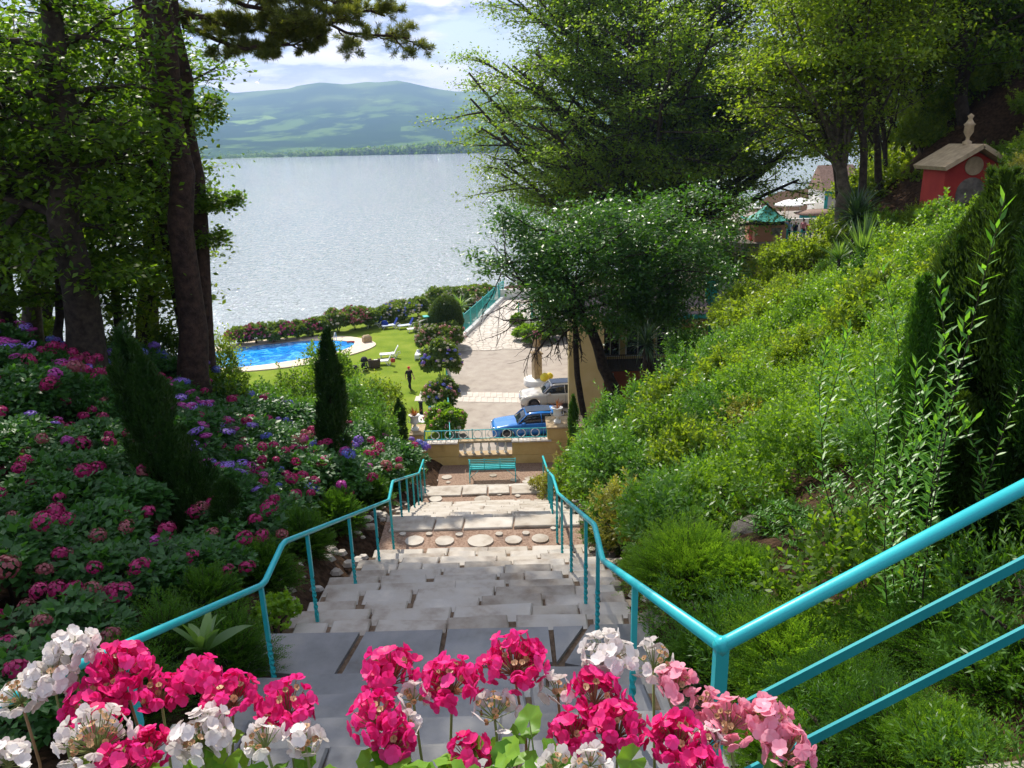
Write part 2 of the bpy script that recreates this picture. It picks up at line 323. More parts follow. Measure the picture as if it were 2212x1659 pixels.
# ------------------------------------------------------------------ terrain
SY = [-8, 1.4, 1.5, 5.3, 6.15, 11.5, 12.65, 18.4, 19.55, 24.5, 27.0, 30, 38, 400]
SZ = [-1.9, -1.9, -2.72, -4.42, -4.42, -6.68, -6.68, -9.28, -9.28, -11.7, -11.7, -12.6, -18.05, -18.05]
CX = [-200, -90, -60, -45, -25, -5, 0, 10, 30, 60, 200]; CYc = [-20, 12, 36, 54, 74, 92, 99, 103, 111, 126, 200]
def ground(x, y, detail=True):
    x = np.asarray(x, float); y = np.asarray(y, float)
    z = np.interp(y, SY, SZ)
    fl = np.interp(y, [-8, 4, 6, 10, 24, 36], [0, .12, .35, .9, 1, 0])
    side_l = np.clip(-x-2.45, 0, 14); z = z + .45*side_l*fl + np.where(side_l > 0, -.0, 0)
    X0 = np.interp(y, [0, 24, 30, 36, 41, 46, 80, 140], [1.15, 1.15, 3, 7.5, 11.5, 14.5, 15, 15])
    sl_ = np.interp(y, [0, 15, 22, 28, 35, 45, 52, 80, 140], [.5, .55, .7, .75, 1.3, 1.5, .62, .5, .3])
    z = z + np.clip(x-X0, 0, 26)*sl_
    zr = 3.0 + (x-20)*.15; z = np.where(z > zr, zr+(z-zr)*.35, z)
    c = np.interp(x, CX, CYc); k = np.clip((y-c)/7, 0, 1); z = z*(1-k)+(-27)*k
    return z
def gz(x, y): return float(ground(x, y))
xs = np.concatenate([np.arange(-150, -40, 5), np.arange(-40, 40, .5), np.arange(40, 151, 5)]); ys = np.concatenate([np.arange(-8, 60, .5), np.arange(60, 130, 1.), np.arange(130, 200, 5)])
X, Y = np.meshgrid(xs, ys); rr = np.random.default_rng(1)
Zt = ground(X, Y); bump = (np.sin(X*1.7+Y*.6)*np.sin(Y*1.3-X*.4)*.09 + rr.normal(size=X.shape)*.03)
flatz = ((Zt < -18.0) & (Zt > -18.1)) | ((X > -2.9) & (X < 1.6) & (Y < 27)); Zt = Zt + np.where(flatz, -.04, bump)
# nothing pokes through the treads of the stair or the lawn
inst = (X > -2.9) & (X < 1.6) & (Y < 27.4); Zt = np.where(inst, Zt-.18, Zt)
nx, ny = len(xs), len(ys); I = np.arange(nx*ny).reshape(ny, nx)
Fq = np.stack([I[:-1, :-1], I[:-1, 1:], I[1:, 1:], I[1:, :-1]], -1).reshape(-1, 4)
g = link('ground', npmesh('ground', np.stack([X, Y, Zt], -1).reshape(-1, 3), Fq, smooth=True), soil); tag(g, kind='structure')
# ------------------------------------------------------------------ water, far shore
def water_mat():
    m = bpy.data.materials.new('sea_water'); m.use_nodes = True; nt = m.node_tree; b = nt.nodes['Principled BSDF']
    b.inputs['Base Color'].default_value = (.42, .45, .46, 1); b.inputs['Roughness'].default_value = .055; b.inputs['IOR'].default_value = 1.33
    g = N(nt, 'ShaderNodeNewGeometry')
    a = N(nt, 'ShaderNodeTexNoise', i_Scale=.55, i_Detail=3, i_Roughness=.6); c = N(nt, 'ShaderNodeTexNoise', i_Scale=1.6, i_Detail=2)
    mp = N(nt, 'ShaderNodeMapping'); mp.inputs['Scale'].default_value = (1, .7, 1); nt.links.new(g.outputs['Position'], mp.inputs[0])
    nt.links.new(mp.outputs[0], a.inputs['Vector']); nt.links.new(mp.outputs[0], c.inputs['Vector'])
    ad = N(nt, 'ShaderNodeMath', operation='MULTIPLY_ADD'); nt.links.new(c.outputs[0], ad.inputs[0]); ad.inputs[1].default_value = .5; nt.links.new(a.outputs[0], ad.inputs[2])
    # small wave facets: most nearly level, a few steep ones that catch the sun
    mv = N(nt, 'ShaderNodeMapping'); mv.inputs['Scale'].default_value = (2.4, .8, 1); nt.links.new(g.outputs['Position'], mv.inputs[0])
    vo = N(nt, 'ShaderNodeTexVoronoi', i_Scale=1.0); nt.links.new(mv.outputs[0], vo.inputs['Vector'])
    sc_ = N(nt, 'ShaderNodeSeparateColor'); nt.links.new(vo.outputs['Color'], sc_.inputs[0])
    big = N(nt, 'ShaderNodeMath', operation='GREATER_THAN', i_1=.66); nt.links.new(sc_.outputs[2], big.inputs[0])
    pn = N(nt, 'ShaderNodeTexNoise', i_Scale=.02, i_Detail=3); nt.links.new(mp.outputs[0], pn.inputs['Vector']); pr = N(nt, 'ShaderNodeMapRange'); nt.links.new(pn.outputs[0], pr.inputs[0]); pr.inputs[1].default_value = .4; pr.inputs[2].default_value = .6; pr.inputs[3].default_value = .75; pr.inputs[4].default_value = 1.0
    am = N(nt, 'ShaderNodeMath', operation='MULTIPLY_ADD', i_1=.85, i_2=.15); nt.links.new(big.outputs[0], am.inputs[0]); am2 = N(nt, 'ShaderNodeMath', operation='MULTIPLY'); nt.links.new(am.outputs[0], am2.inputs[0]); nt.links.new(pr.outputs[0], am2.inputs[1])
    sb = N(nt, 'ShaderNodeVectorMath', operation='SUBTRACT'); nt.links.new(vo.outputs['Color'], sb.inputs[0]); sb.inputs[1].default_value = (.5, .5, .5)
    ml = N(nt, 'ShaderNodeVectorMath', operation='MULTIPLY'); nt.links.new(sb.outputs[0], ml.inputs[0]); ml.inputs[1].default_value = (1, 1, 0)
    s2 = N(nt, 'ShaderNodeVectorMath', operation='SCALE'); nt.links.new(ml.outputs[0], s2.inputs[0]); nt.links.new(am2.outputs[0], s2.inputs['Scale'])
    bp = N(nt, 'ShaderNodeBump', i_Strength=1, i_Distance=1.3); nt.links.new(ad.outputs[0], bp.inputs['Height'])
    av = N(nt, 'ShaderNodeVectorMath', operation='ADD'); nt.links.new(bp.outputs[0], av.inputs[0]); nt.links.new(s2.outputs[0], av.inputs[1])
    nn_ = N(nt, 'ShaderNodeVectorMath', operation='NORMALIZE'); nt.links.new(av.outputs[0], nn_.inputs[0]); nt.links.new(nn_.outputs[0], b.inputs['Normal'])
    return m
a = np.radians(np.linspace(-75, 75, 61)); dd = np.array([20, 60, 100, 200, 400, 800, 1500, 3000, 9000.])
A, Dm = np.meshgrid(a, dd); Vw = np.stack([Dm*np.sin(A), Dm*np.cos(A), np.full_like(A, -24.)], -1).reshape(-1, 3)
I = np.arange(A.size).reshape(A.shape); Fw = np.stack([I[:-1, :-1], I[1:, :-1], I[1:, 1:], I[:-1, 1:]], -1).reshape(-1, 4)
tag(link('water', npmesh('water', Vw, Fw[:, ::-1]), water_mat()), kind='structure')
def hill_mat():
    m = bpy.data.materials.new('hill_fields'); m.use_nodes = True; nt = m.node_tree; b = nt.nodes['Principled BSDF']; b.inputs['Roughness'].default_value = 1; b.inputs['Specular IOR Level'].default_value = 0
    g = N(nt, 'ShaderNodeNewGeometry'); mp = N(nt, 'ShaderNodeMapping'); mp.inputs['Scale'].default_value = (.0022, .0010, .008); nt.links.new(g.outputs['Position'], mp.inputs[0])
    v = N(nt, 'ShaderNodeTexVoronoi', i_Scale=2.2); nt.links.new(mp.outputs[0], v.inputs['Vector'])
    r1 = ramp(nt, v.outputs['Color'], [(.0, (.10, .17, .035)), (.45, (.05, .10, .025)), (.60, (.20, .30, .05)), (.78, (.03, .065, .02))], 'CONSTANT')
    n = N(nt, 'ShaderNodeTexNoise', i_Scale=2.6, i_Detail=8, i_Roughness=.62); nt.links.new(mp.outputs[0], n.inputs['Vector'])
    r2 = ramp(nt, n.outputs[0], [(.44, (0, 0, 0)), (.52, (1, 1, 1))])
    mx = N(nt, 'ShaderNodeMixRGB'); nt.links.new(r2.outputs[0], mx.inputs[0]); nt.links.new(r1.outputs[0], mx.inputs[1]); mx.inputs[2].default_value = (.022, .05, .018, 1)
    sp = N(nt, 'ShaderNodeSeparateXYZ'); nt.links.new(g.outputs['Position'], sp.inputs[0]); mr = N(nt, 'ShaderNodeMapRange'); nt.links.new(sp.outputs[2], mr.inputs[0]); mr.inputs[1].default_value = 110; mr.inputs[2].default_value = 260
    n3 = N(nt, 'ShaderNodeTexNoise', i_Scale=1.1, i_Detail=5); nt.links.new(mp.outputs[0], n3.inputs['Vector']); r3 = ramp(nt, n3.outputs[0], [(.42, (.055, .085, .03)), (.56, (.15, .20, .05))])
    m2 = N(nt, 'ShaderNodeMixRGB'); nt.links.new(mr.outputs[0], m2.inputs[0]); nt.links.new(mx.outputs[0], m2.inputs[1]); nt.links.new(r3.outputs[0], m2.inputs[2]); nt.links.new(m2.outputs[0], b.inputs['Base Color'])
    return m
skx = [-300, 0, 300, 403, 440, 481, 506, 529, 626, 642, 693, 745, 793, 816, 858, 887, 932, 984, 1055, 1200, 1500, 1900, 2300, 2600]
sky_ = [190, 182, 190, 186, 183, 194, 201, 199, 190, 184, 177, 182, 176.5, 178, 174, 179, 189, 197, 196, 200, 212, 226, 232, 236]
YR = 4600.; RX = np.array([atY(x, y, YR) for x, y in zip(skx, sky_)])      # ridge in world space
u = np.linspace(-1.0, 1.0, 361); D0 = np.interp(u, [-1, -.45, 0, .3, 1], [2000, 1850, 1480, 1300, 1200]); ts = np.linspace(0, 1, 90)**1.3
rh = np.random.default_rng(5)
def fbm(x, y, s, o=5):
    r = np.random.default_rng(s); v = 0; a = 1.; f = 1.
    for i in range(o):
        for j in range(3):
            th = r.uniform(0, 6.28); ph = r.uniform(0, 6.28); v = v + a*np.sin((x*math.cos(th)+y*math.sin(th))*f+ph)/3
        a *= .5; f *= 2.05
    return v
VH = []
for t in ts:
    yy = D0*(1-t) + 7500*t; xx = u*yy; H = np.interp(u*YR, RX[:, 0], RX[:, 2])
    k = np.clip((yy-D0)/(YR-D0), 0, 1.0); prof = 24+ H
    sh = k**1.15*(.84+.16*k); back = np.clip((yy-YR)/2900, 0, 1)
    z = -24.6 + 1.2*(k > 0) + prof*sh*(yy/YR)*(1-.6*back) + fbm(xx/420, yy/420, 3)*22*np.clip(k*5, 0, 1)*(1-k)**.6
    VH.append(np.stack([xx, yy, z], -1))
VH = np.array(VH); I = np.arange(VH.shape[0]*VH.shape[1]).reshape(VH.shape[:2]); FH = np.stack([I[:-1, :-1], I[:-1, 1:], I[1:, 1:], I[1:, :-1]], -1).reshape(-1, 4)
tag(link('hills', npmesh('hills', VH.reshape(-1, 3), FH, smooth=True), hill_mat()), kind='structure')
# far wood along the opposite shore: reads as one mass
r = np.random.default_rng(8); P = []; Sz = []
for i in range(900):
    uu = r.uniform(-.36, .05) if i < 640 else r.uniform(-.9, .9); d0 = np.interp(uu, [-1, -.45, 0, .3, 1], [2000, 1850, 1480, 1300, 1200])
    big = np.interp(uu, [-.36, -.22, -.1, .05], [.35, .6, 1, 1.15]) if i < 640 else .5
    yy = d0 + r.uniform(8, 90 if i < 640 else 500); P.append((uu*yy, yy, -23.5+.02*(yy-d0))); Sz.append(big*r.uniform(7, 19))
P = np.array(P); Sz = np.array(Sz); nn = 60; k = np.repeat(np.arange(len(P)), nn); o = rdir(r, len(k)); o[:, 2] = np.abs(o[:, 2])
Q = P[k] + o*Sz[k][:, None]*np.array((.6, .6, .95)); leafobj_ = leafV(r, Q, rdir(r, len(k)), o, Sz[k]*.35, Sz[k]*.35)
far = link('far_wood', npmesh('far_wood', leafobj_[0], leafobj_[1], r.random(len(k))), G['wood']); tag(far, 'dark line of trees along the far shore', 'wood', kind='stuff')
# ------------------------------------------------------------------ lawn, road, paths
def sheet(name, pts, z, m, sub=0):
    me = bpy.data.meshes.new(name); me.from_pydata([(x, y, z) for x, y in pts], [], [tuple(range(len(pts)))]); o = link(name, me, m); tag(o, kind='structure'); return o
def grass_mat():
    m = mat('mown_grass', (.13, .19, .014), (.21, .27, .03), rough=.95, scale=.5, bump=.03, bscale=30, spec=.1, stops=[(.3, (.115, .185, .012)), (.5, (.17, .24, .02)), (.7, (.23, .28, .035))]); return m
FX = -.0885                                      # the long fence runs along x = FX*y
lawn = [(-70, 36), (-9, 36), (FX*42+.1, 42), (FX*60, 60), (-5.4, 68), (-5.3, 80), (-4.4, 90), (-25, 72.6), (-45, 52.6), (-60, 37)]
sheet('lawn', lawn, -17.996, grass_mat())
asph = mat('gravelly_asphalt', (.27, .24, .215), (.36, .33, .30), rough=.9, scale=1.1, bump=.006, bscale=60, stops=[(.25, (.25, .21, .18)), (.45, (.34, .29, .25)), (.7, (.40, .35, .30))])
sheet('road', [(FX*34, 34), (16, 34), (18, 62), (18, 96), (-2, 96), (-5.1, 66), (FX*60+.05, 60)], -17.99, asph)
# crazy paving path
def crazy(name, poly, z, cell, m, seed, gap=.03, h=.03, jit=.42):
    r = random.Random(seed); b = MB(); pa = np.array(poly); x0, y0 = pa.min(0); x1, y1 = pa.max(0)
    ncx = int((x1-x0)/cell)+2; ncy = int((y1-y0)/cell)+2
    G_ = [[(x0+(i+(.5 if j % 2 else 0)*0+r.uniform(-jit, jit))*cell, y0+(j+r.uniform(-jit, jit))*cell) for i in range(ncx)] for j in range(ncy)]
    def inside(p):
        c = False
        for i in range(len(poly)):
            a, q = poly[i], poly[i-1]
            if (a[1] > p[1]) != (q[1] > p[1]) and p[0] < (q[0]-a[0])*(p[1]-a[1])/(q[1]-a[1])+a[0]: c = not c
        return c
    for j in range(ncy-1):
        for i in range(ncx-1):
            q = [G_[j][i], G_[j][i+1], G_[j+1][i+1], G_[j+1][i]]; c = (sum(p[0] for p in q)/4, sum(p[1] for p in q)/4)
            if not inside(c): continue
            k = 1-gap/cell*2; q = [(c[0]+(p[0]-c[0])*k, c[1]+(p[1]-c[1])*k) for p in q]; zz = z+r.uniform(-.004, .004)
            b.poly(q, zz-h, zz)
    o = b.build(name, m); tag(o, kind='structure'); return o
pathpoly = [(-5.0, 66.5), (1.0, 66.5), (1.6, 72), (2.4, 80), (1.5, 91), (-1.6, 91), (-4.6, 74)]
sheet('path_bed', pathpoly, -17.984, mat('path_mortar', (.36, .31, .27), (.44, .39, .34), rough=.95, scale=8))
pathm = mat('pale_paving', (.48, .42, .37), (.62, .56, .50), rough=.85, scale=2, bump=.004)
crazy('paving', pathpoly, -17.95, .62, pathm, 4)
# band of pale setts across the road
b = MB(); r = random.Random(3)
p0, p1 = atZ(905, 856, -18), atZ(1245, 862, -18)
nb = 26
for i in range(nb):
    for j in range(2):
        t0 = (i+(.5 if j else 0))/nb; c = p0*(1-t0)+p1*t0; c2 = c+np.array((0, 1.15*(j-.5), 0)); dl = (p1[0]-p0[0])/nb
        b.box((c2[0], c2[1], -17.985), (dl-.03, 1.1, .03), 0)
tag(b.build('paving', pathm), kind='structure')
# ------------------------------------------------------------------ stone staircase
XL, XR = -2.35, 1.12
stair = thing('stone_staircase', 'long flight of pale slate steps leading down to the bench', 'staircase', (-.6, 6, -4.4))
rs = random.Random(11)
def wob(c, s): return c + rs.uniform(-s, s)
def step_blocks(b, y0, y1, z, x0, x1, wmin, wmax, h=.1, rows=1):
    """row of irregular slabs, front edge y1"""
    for rw in range(rows):
        ya = y0+(y1-y0)*rw/rows; yb = y0+(y1-y0)*(rw+1)/rows; x = x0+rs.uniform(-.12, .1)
        while x < x1-.08:
            w_ = rs.uniform(wmin, wmax); xe = min(x+w_, x1+rs.uniform(-.03, .12)); g_ = .017
            if rs.random() < .15: g_ = .035
            zz = z+rs.uniform(-.012, .012); hh = h
            sk = rs.uniform(-.06, .06); c = .016
            P = [(x+g_, ya+g_), (xe-g_, ya+g_), (xe-g_+sk, yb-g_+rs.uniform(-.02, .02)), (x+g_+sk*.6, yb-g_+rs.uniform(-.02, .02))]
            cx_, cy_ = (x+xe)/2, (ya+yb)/2; Pi = [(p[0]+(c if p[0] < cx_ else -c), p[1]+(c if p[1] < cy_ else -c)) for p in P]
            tl = rs.uniform(-.008, .008)
            V = [(px, py, zz-hh) for px, py in P]+[(px, py, zz-c+tl*(px-cx_)) for px, py in P]+[(px, py, zz+tl*(px-cx_)) for px, py in Pi]
            b.add(V, [(0, 1, 5, 4), (1, 2, 6, 5), (2, 3, 7, 6), (3, 0, 4, 7), (4, 5, 9, 8), (5, 6, 10, 9), (6, 7, 11, 10), (7, 4, 8, 11), (8, 9, 10, 11)])
            x = xe
def flight(y0, z0, y1, z1, n, xl=(XL, XL), xr=(XR, XR), wr=(.35, 1.0), m=slab):
    for i in range(1, n):
        t = i/n; ya = y0+(y1-y0)*(i-1)/(n-1)*1.0; yb = y0+(y1-y0)*i/(n-1); z = z0+(z1-z0)*i/n
        xa = xl[0]+(xl[1]-xl[0])*t; xb = xr[0]+(xr[1]-xr[0])*t
        b = MB(); step_blocks(b, ya-.05, yb+.015, z, xa+rs.uniform(-.1, .05), xb+rs.uniform(-.05, .1), *wr, h=.09)
        # riser stones
        x = xa
        while x < xb:
            w_ = rs.uniform(.2, .75); b.box((x+w_/2, yb-.10+rs.uniform(-.012, .012), z-.145), (w_-.02, .14, .10)); x += w_
        o = b.build('step', m, stair, world=True)
        mb = MB().box(((xa+xb)/2, (ya+yb)/2-.08, z-.2), (xb-xa, yb-ya+.02, .34)); mb.build('bedding', mortar, o); o.children[-1].location = tuple(-v for v in stair.location) if False else (0, 0, 0)
        me = o.children[-1].data; me.transform(Matrix.Translation(-stair.location))
flight(1.55, -2.65, 5.35, -4.37, 9, (-2.45, XL), (1.2, XR), (.35, 1.1), slab_shade)
flight(6.18, -4.37, 11.35, -6.62, 12)
flight(12.75, -6.62, 18.3, -9.22, 13, (XL, -2.5), (XR, 1.05))
flight(19.65, -9.22, 24.4, -11.62, 12, (-2.7, -3.2), (1.1, 1.3))
def landing(y0, y1, z, xl, xr, m, kind):
    b = MB().box(((xl+xr)/2, (y0+y1)/2, z-.11), (xr-xl, y1-y0, .2)); o = b.build('landing', m, stair, world=True); return o
def sub(b, name, m, par):
    o = b.build(name, m, par); o.data.transform(Matrix.Translation(-stair.location)); return o
def disc(b, x, y, rx, z, n=22):
    k = rs.uniform(.92, 1.05); P = [(x+rx*math.cos(a_)*rs.uniform(.96, 1.03), y+rx*k*math.sin(a_)*rs.uniform(.96, 1.03)) for a_ in np.arange(n)*6.2832/n]; b.poly(P, z-.03, z)
# top landing of big slabs
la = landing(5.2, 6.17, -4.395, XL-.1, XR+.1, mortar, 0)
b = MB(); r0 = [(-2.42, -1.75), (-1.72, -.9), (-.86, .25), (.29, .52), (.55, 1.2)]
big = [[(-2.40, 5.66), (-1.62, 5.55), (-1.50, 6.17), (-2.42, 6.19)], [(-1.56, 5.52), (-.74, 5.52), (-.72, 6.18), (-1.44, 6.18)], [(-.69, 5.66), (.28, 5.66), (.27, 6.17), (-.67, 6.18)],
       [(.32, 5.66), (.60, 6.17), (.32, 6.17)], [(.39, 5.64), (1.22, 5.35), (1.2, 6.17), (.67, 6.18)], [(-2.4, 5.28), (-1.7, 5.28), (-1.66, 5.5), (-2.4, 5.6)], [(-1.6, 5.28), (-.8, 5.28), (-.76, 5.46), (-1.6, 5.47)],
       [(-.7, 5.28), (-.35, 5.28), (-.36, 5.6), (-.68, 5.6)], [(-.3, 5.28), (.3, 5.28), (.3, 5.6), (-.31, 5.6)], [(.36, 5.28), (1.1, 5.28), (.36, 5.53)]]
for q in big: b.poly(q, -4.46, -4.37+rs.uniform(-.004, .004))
o = sub(b, 'paving_slab', slab_shade, la)
# first pebble landing with discs
lb = landing(11.25, 12.75, -6.655, XL-.05, XR+.02, pebble, 0)
b = MB()
for vx, vy, vr in [(895, 1167, 20), (960, 1167, 20), (1038, 1167, 27), (1109, 1165, 18), (1167, 1162, 18), (927, 1152, 7), (992, 1153, 8), (1078, 1152, 8), (1136, 1150, 8), (1195, 1140, 6), (870, 1152, 7)]:
    c = atZ(vx, vy, -6.635); b = MB(); disc(b, c[0], c[1], vr*np.linalg.norm(c)/FPX, -6.635); sub(b, 'stone_disc', slab, lb)
b = MB(); step_blocks(b, 12.32, 12.78, -6.62, XL, XR, .3, .95, .05); sub(b, 'edge_slab', slab, lb); b = MB(); step_blocks(b, 11.22, 11.42, -6.625, XL, XR, .2, .8, .05); sub(b, 'edge_slab', slab, lb)
lc = landing(18.2, 19.62, -9.255, -2.55, 1.1, pebble, 0)
b = MB()
for vx, vy, vr in [(941, 1077, 14), (1042, 1078, 17), (958, 1068, 5), (1008, 1068, 5), (1079, 1067, 5), (1118, 1070, 6)]:
    c = atZ(vx, vy, -9.235); b = MB(); disc(b, c[0], c[1], vr*np.linalg.norm(c)/FPX, -9.235); sub(b, 'stone_disc', slab, lc)
b = MB(); step_blocks(b, 19.05, 19.64, -9.21, -2.7, 1.1, .6, 1.3, .05); sub(b, 'edge_slab', slab, lc); b = MB(); step_blocks(b, 18.15, 18.35, -9.22, -2.55, 1.1, .2, .8, .05); sub(b, 'edge_slab', slab, lc)
ld = landing(24.2, 27.0, -11.655, -4.0, 2.6, pebble, 0)
b = MB()
for vx, vy, vr in [(965, 1030, 11), (937, 1038, 9), (968, 1041, 5), (1065, 1026, 8), (1143, 1033, 10), (1110, 1036, 8), (1136, 1040, 8)]:
    c = atZ(vx, vy, -11.635); b = MB(); disc(b, c[0], c[1], vr*np.linalg.norm(c)/FPX, -11.635); sub(b, 'stone_disc', slab, ld)
b = MB(); step_blocks(b, 24.1, 24.5, -11.61, -3.3, 1.4, .4, 1.2, .05); sub(b, 'edge_slab', slab, ld)
# loose stones and earth edge beside the steps
r = random.Random(9); b = MB()
for i in range(150):
    y_ = r.uniform(5.6, 24); sdn = r.choice((-1, 1)); x_ = (-2.55-r.uniform(0, .5)) if sdn < 0 else 1.2+r.uniform(0, .4)
    s_ = r.uniform(.03, .13); z_ = gz(x_, y_)-s_*.3; b.lathe([(s_*.5, -s_*.4), (s_, 0), (s_*.7, s_*.5), (0, s_*.6)], (x_, y_, z_+.02), 6, r.uniform(.8, 1.3), r.uniform(.6, 1), smooth=False)
tag(b.build('loose_stones', slab), 'scattered pale stones along the edges of the stone steps', 'stones', kind='stuff')
# ------------------------------------------------------------------ stair railings
def stair_z(y): return float(np.interp(y, [1.5, 5.3, 6.17, 11.5, 12.75, 18.4, 19.6, 24.5], [-2.65, -4.37, -4.37, -6.63, -6.63, -9.23, -9.23, -11.63]))
def twisted_post(par, x, y, zt, zb, wd=.034, n=26):
    b = MB(); zs = np.linspace(zt, zb, n); P = []
    for i, z_ in enumerate(zs):
        t = i/(n-1); tw = np.interp(t, [0, .45, .85, 1], [0, 0, 6.28*1.5, 6.28*1.5]); 
        for k in range(4): P.append((x+wd*.7*math.cos(tw+k*math.pi/2+.785), y+wd*.7*math.sin(tw+k*math.pi/2+.785), z_))
    F = [(i*4+j, i*4+(j+1) % 4, (i+1)*4+(j+1) % 4, (i+1)*4+j) for i in range(n-1) for j in range(4)]
    b.add(P, F); o = b.build('post', teal, par, world=True); return o
def rail_x(P, y): return [float(np.interp(y, [p[1] for p in P], [p[i] for p in P])) for i in (0, 2)]
def soften(P, k=.06):
    out = [P[0]]
    for i in range(1, len(P)-1):
        p = np.array(P[i]); a_ = np.array(P[i-1]); c_ = np.array(P[i+1])
        out += [tuple(p+(a_-p)*min(.3, k/np.linalg.norm(a_-p))), tuple(p+(c_-p)*min(.3, k/np.linalg.norm(c_-p)))]
    return out+[P[-1]]
LP = [(-2.2, .9, -1.45), (-2.16, 3.2, -2.4), (-2.07, 5.48, -3.4), (-2.10, 6.17, -3.4), (-2.10, 11.57, -5.65), (-2.14, 12.3, -5.65), (-2.5, 18.43, -8.25), (-2.47, 19.3, -8.25)]
RP = [(.66, 2.13, -1.6), (.72, 5.7, -3.4), (.72, 6.32, -3.4), (.71, 11.65, -5.65), (.67, 12.3, -5.65), (.86, 18.35, -8.25), (.78, 19.3, -8.25)]
t = thing('stair_railing', 'turquoise iron handrail with twisted posts down the left of the steps', 'railing', (-2.1, 6, -4.4), 'railings beside the stone steps')
MB().tube(soften(LP), .026, 10).build('handrail', teal, t, world=True)
for y_ in (2.0, 3.55, 5.42, 6.9, 8.7, 10.35, 11.7, 13.4, 14.9, 16.4, 17.7, 18.6, 19.25):
    x_, z_ = rail_x(LP, y_); twisted_post(t, x_, y_, z_-.01, stair_z(y_)-.15)
t = thing('stair_railing', 'turquoise iron handrail right of the steps with two lower bars rising right', 'railing', (.7, 6, -4.4), 'railings beside the stone steps')
MB().tube(soften(RP), .026, 10).build('handrail', teal, t, world=True)
c0 = np.array(RP[0]); ce = ray(2212, 1052)*2.45; dr = (ce-c0); ce2 = c0+dr*2.2
MB().tube([c0-dr*.012, c0+dr*.03, ce2], [.027, .0235, .0235], 14).build('top_rail', teal, t, world=True)
MB().lathe([(0, .03), (.02, .025), (.03, .0), (.02, -.03), (0, -.03)], c0, 12).build('elbow', teal, t, world=True)
for k in (.30, .60):
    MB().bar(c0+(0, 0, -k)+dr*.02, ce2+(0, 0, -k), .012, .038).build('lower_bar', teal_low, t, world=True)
MB().box((c0[0], c0[1], c0[2]-.55), (.042, .042, 1.1)).build('corner_post', teal, t, world=True)
MB().box((ce2[0], ce2[1], ce2[2]-.55), (.042, .042, 1.1)).build('corner_post', teal, t, world=True)
for y_ in (3.95, 6.05, 7.1, 8.95, 10.7, 11.8, 13.2, 14.6, 16.2, 17.6, 18.6, 19.25):
    x_, z_ = rail_x(RP, y_); twisted_post(t, x_, y_, z_-.01, stair_z(y_)-.15)
# ------------------------------------------------------------------ wall at the foot of the stairs
WY = 26.7
def wz(y, Yq=None): return float(atY(1050, y, Yq or WY)[2])
def wx(x, y=960, Yq=None): return float(atY(x, y, Yq or WY)[0])
xl, xo1, xo2, xr, xe = wx(888), wx(990), wx(1106), wx(1186), wx(1262)
zt, zs_ = wz(957), wz(982)
t = thing('garden_wall', 'low ochre rendered wall behind the bench with white balusters in a gap', 'wall', ((xl+xe)/2, WY+.3, -11.65))
DW = .36
def blk(b, x0, x1, z0, z1, y0=WY, d=DW): return b.box(((x0+x1)/2, y0+d/2, (z0+z1)/2), (x1-x0, d, z1-z0))
b = MB(); blk(b, xl, xe+.9, -19.5, zs_-.06); b.build('wall', render_yellow, t, world=True, bev=.02)
b = MB(); blk(b, xl, xo1, zs_-.062, zt); b.build('wall', render_yellow, t, world=True, bev=.03)
b = MB(); blk(b, xo2, xe, zs_-.062, zt); b.build('wall', render_yellow, t, world=True, bev=.03)
b = MB(); blk(b, xo1+.003, xo2-.003, zs_-.06, zs_, WY-.05, DW+.08); b.build('sill', sand, t, world=True)
for x0_, x1_ in ((xl+.0, xo1+.02), (xo2-.02, xr+.1)):
    b = MB(); x = x0_; rq = random.Random(int(abs(x0_)*10))
    while x < x1_-.05:
        w_ = min(rq.uniform(.12, .3), x1_-x); b.box((x+w_/2, WY+DW/2-.02, zt+.03+rq.uniform(-.005, .005)), (w_-.018, DW+.08, .055), rq.uniform(-.04, .04)); x += w_
    b.build('coping', pathm, t, world=True)
b = MB(); blk(b, xo1+.025, xo2-.025, zt-.0, zt+.07, WY+.03, DW-.03); b.build('beam', sand, t, world=True)
for vx in (1003, 1021, 1038.5, 1056, 1074, 1092):
    x_ = wx(vx); h = zt-zs_; pr = [(.075, 0), (.075, .04), (.045, .05), (.07, .10), (.085, .16), (.07, .23), (.045, .30), (.035, .36), (.05, .38), (.035, .40), (.04, .45), (.075, .47), (.075, .5)]
    MB().lathe([(a_*.8, q*h/.5) for a_, q in pr], (x_, WY+.19, zs_), 12).build('baluster', white, t, world=True)
for x0_, x1_, vy, nm in ((wx(888)-.02, wx(914), 934, 'pillar'), (wx(1183), wx(1262), 927, 'pillar')):
    zp = wz(vy)
    b = MB(); blk(b, x0_, x1_, zt-.01, zp-.06, WY+.004, 1.0 if vy > 930 else 1.15); o = b.build(nm, render_yellow, t, world=True, bev=.02)
    b = MB(); blk(b, x0_-.03, x1_+.03, zp-.06, zp, WY-.03, 1.1 if vy > 930 else 1.22); c = b.build('pillar_cap', sand, o); c.data.transform(Matrix.Translation(-t.location))
RY = WY+.30
t = thing('wall_railing', 'turquoise iron railing with a row of white rings on the garden wall', 'railing', (wx(1050), RY, zt+.06))
xa, xb = wx(917, 940, RY), wx(1181, 940, RY); zr1, zr0 = float(atY(1050, 928, RY)[2]), float(atY(1050, 946.5, RY)[2])
b = MB()
for z_ in (zr1, zr0): b.box(((xa+xb)/2, RY, z_), (xb-xa, .03, .022))
b.build('rail_bar', teal, t, world=True)
rings = [(x*.5425/1.0+1600-1600)/1 for x in ()]
rx_ = [wx((x/1.843+1600)/1.823, 940, RY) for x in (209, 311, 412, 517, 623, 729, 833, 935)]
rad = (zr1-zr0)/2-.015
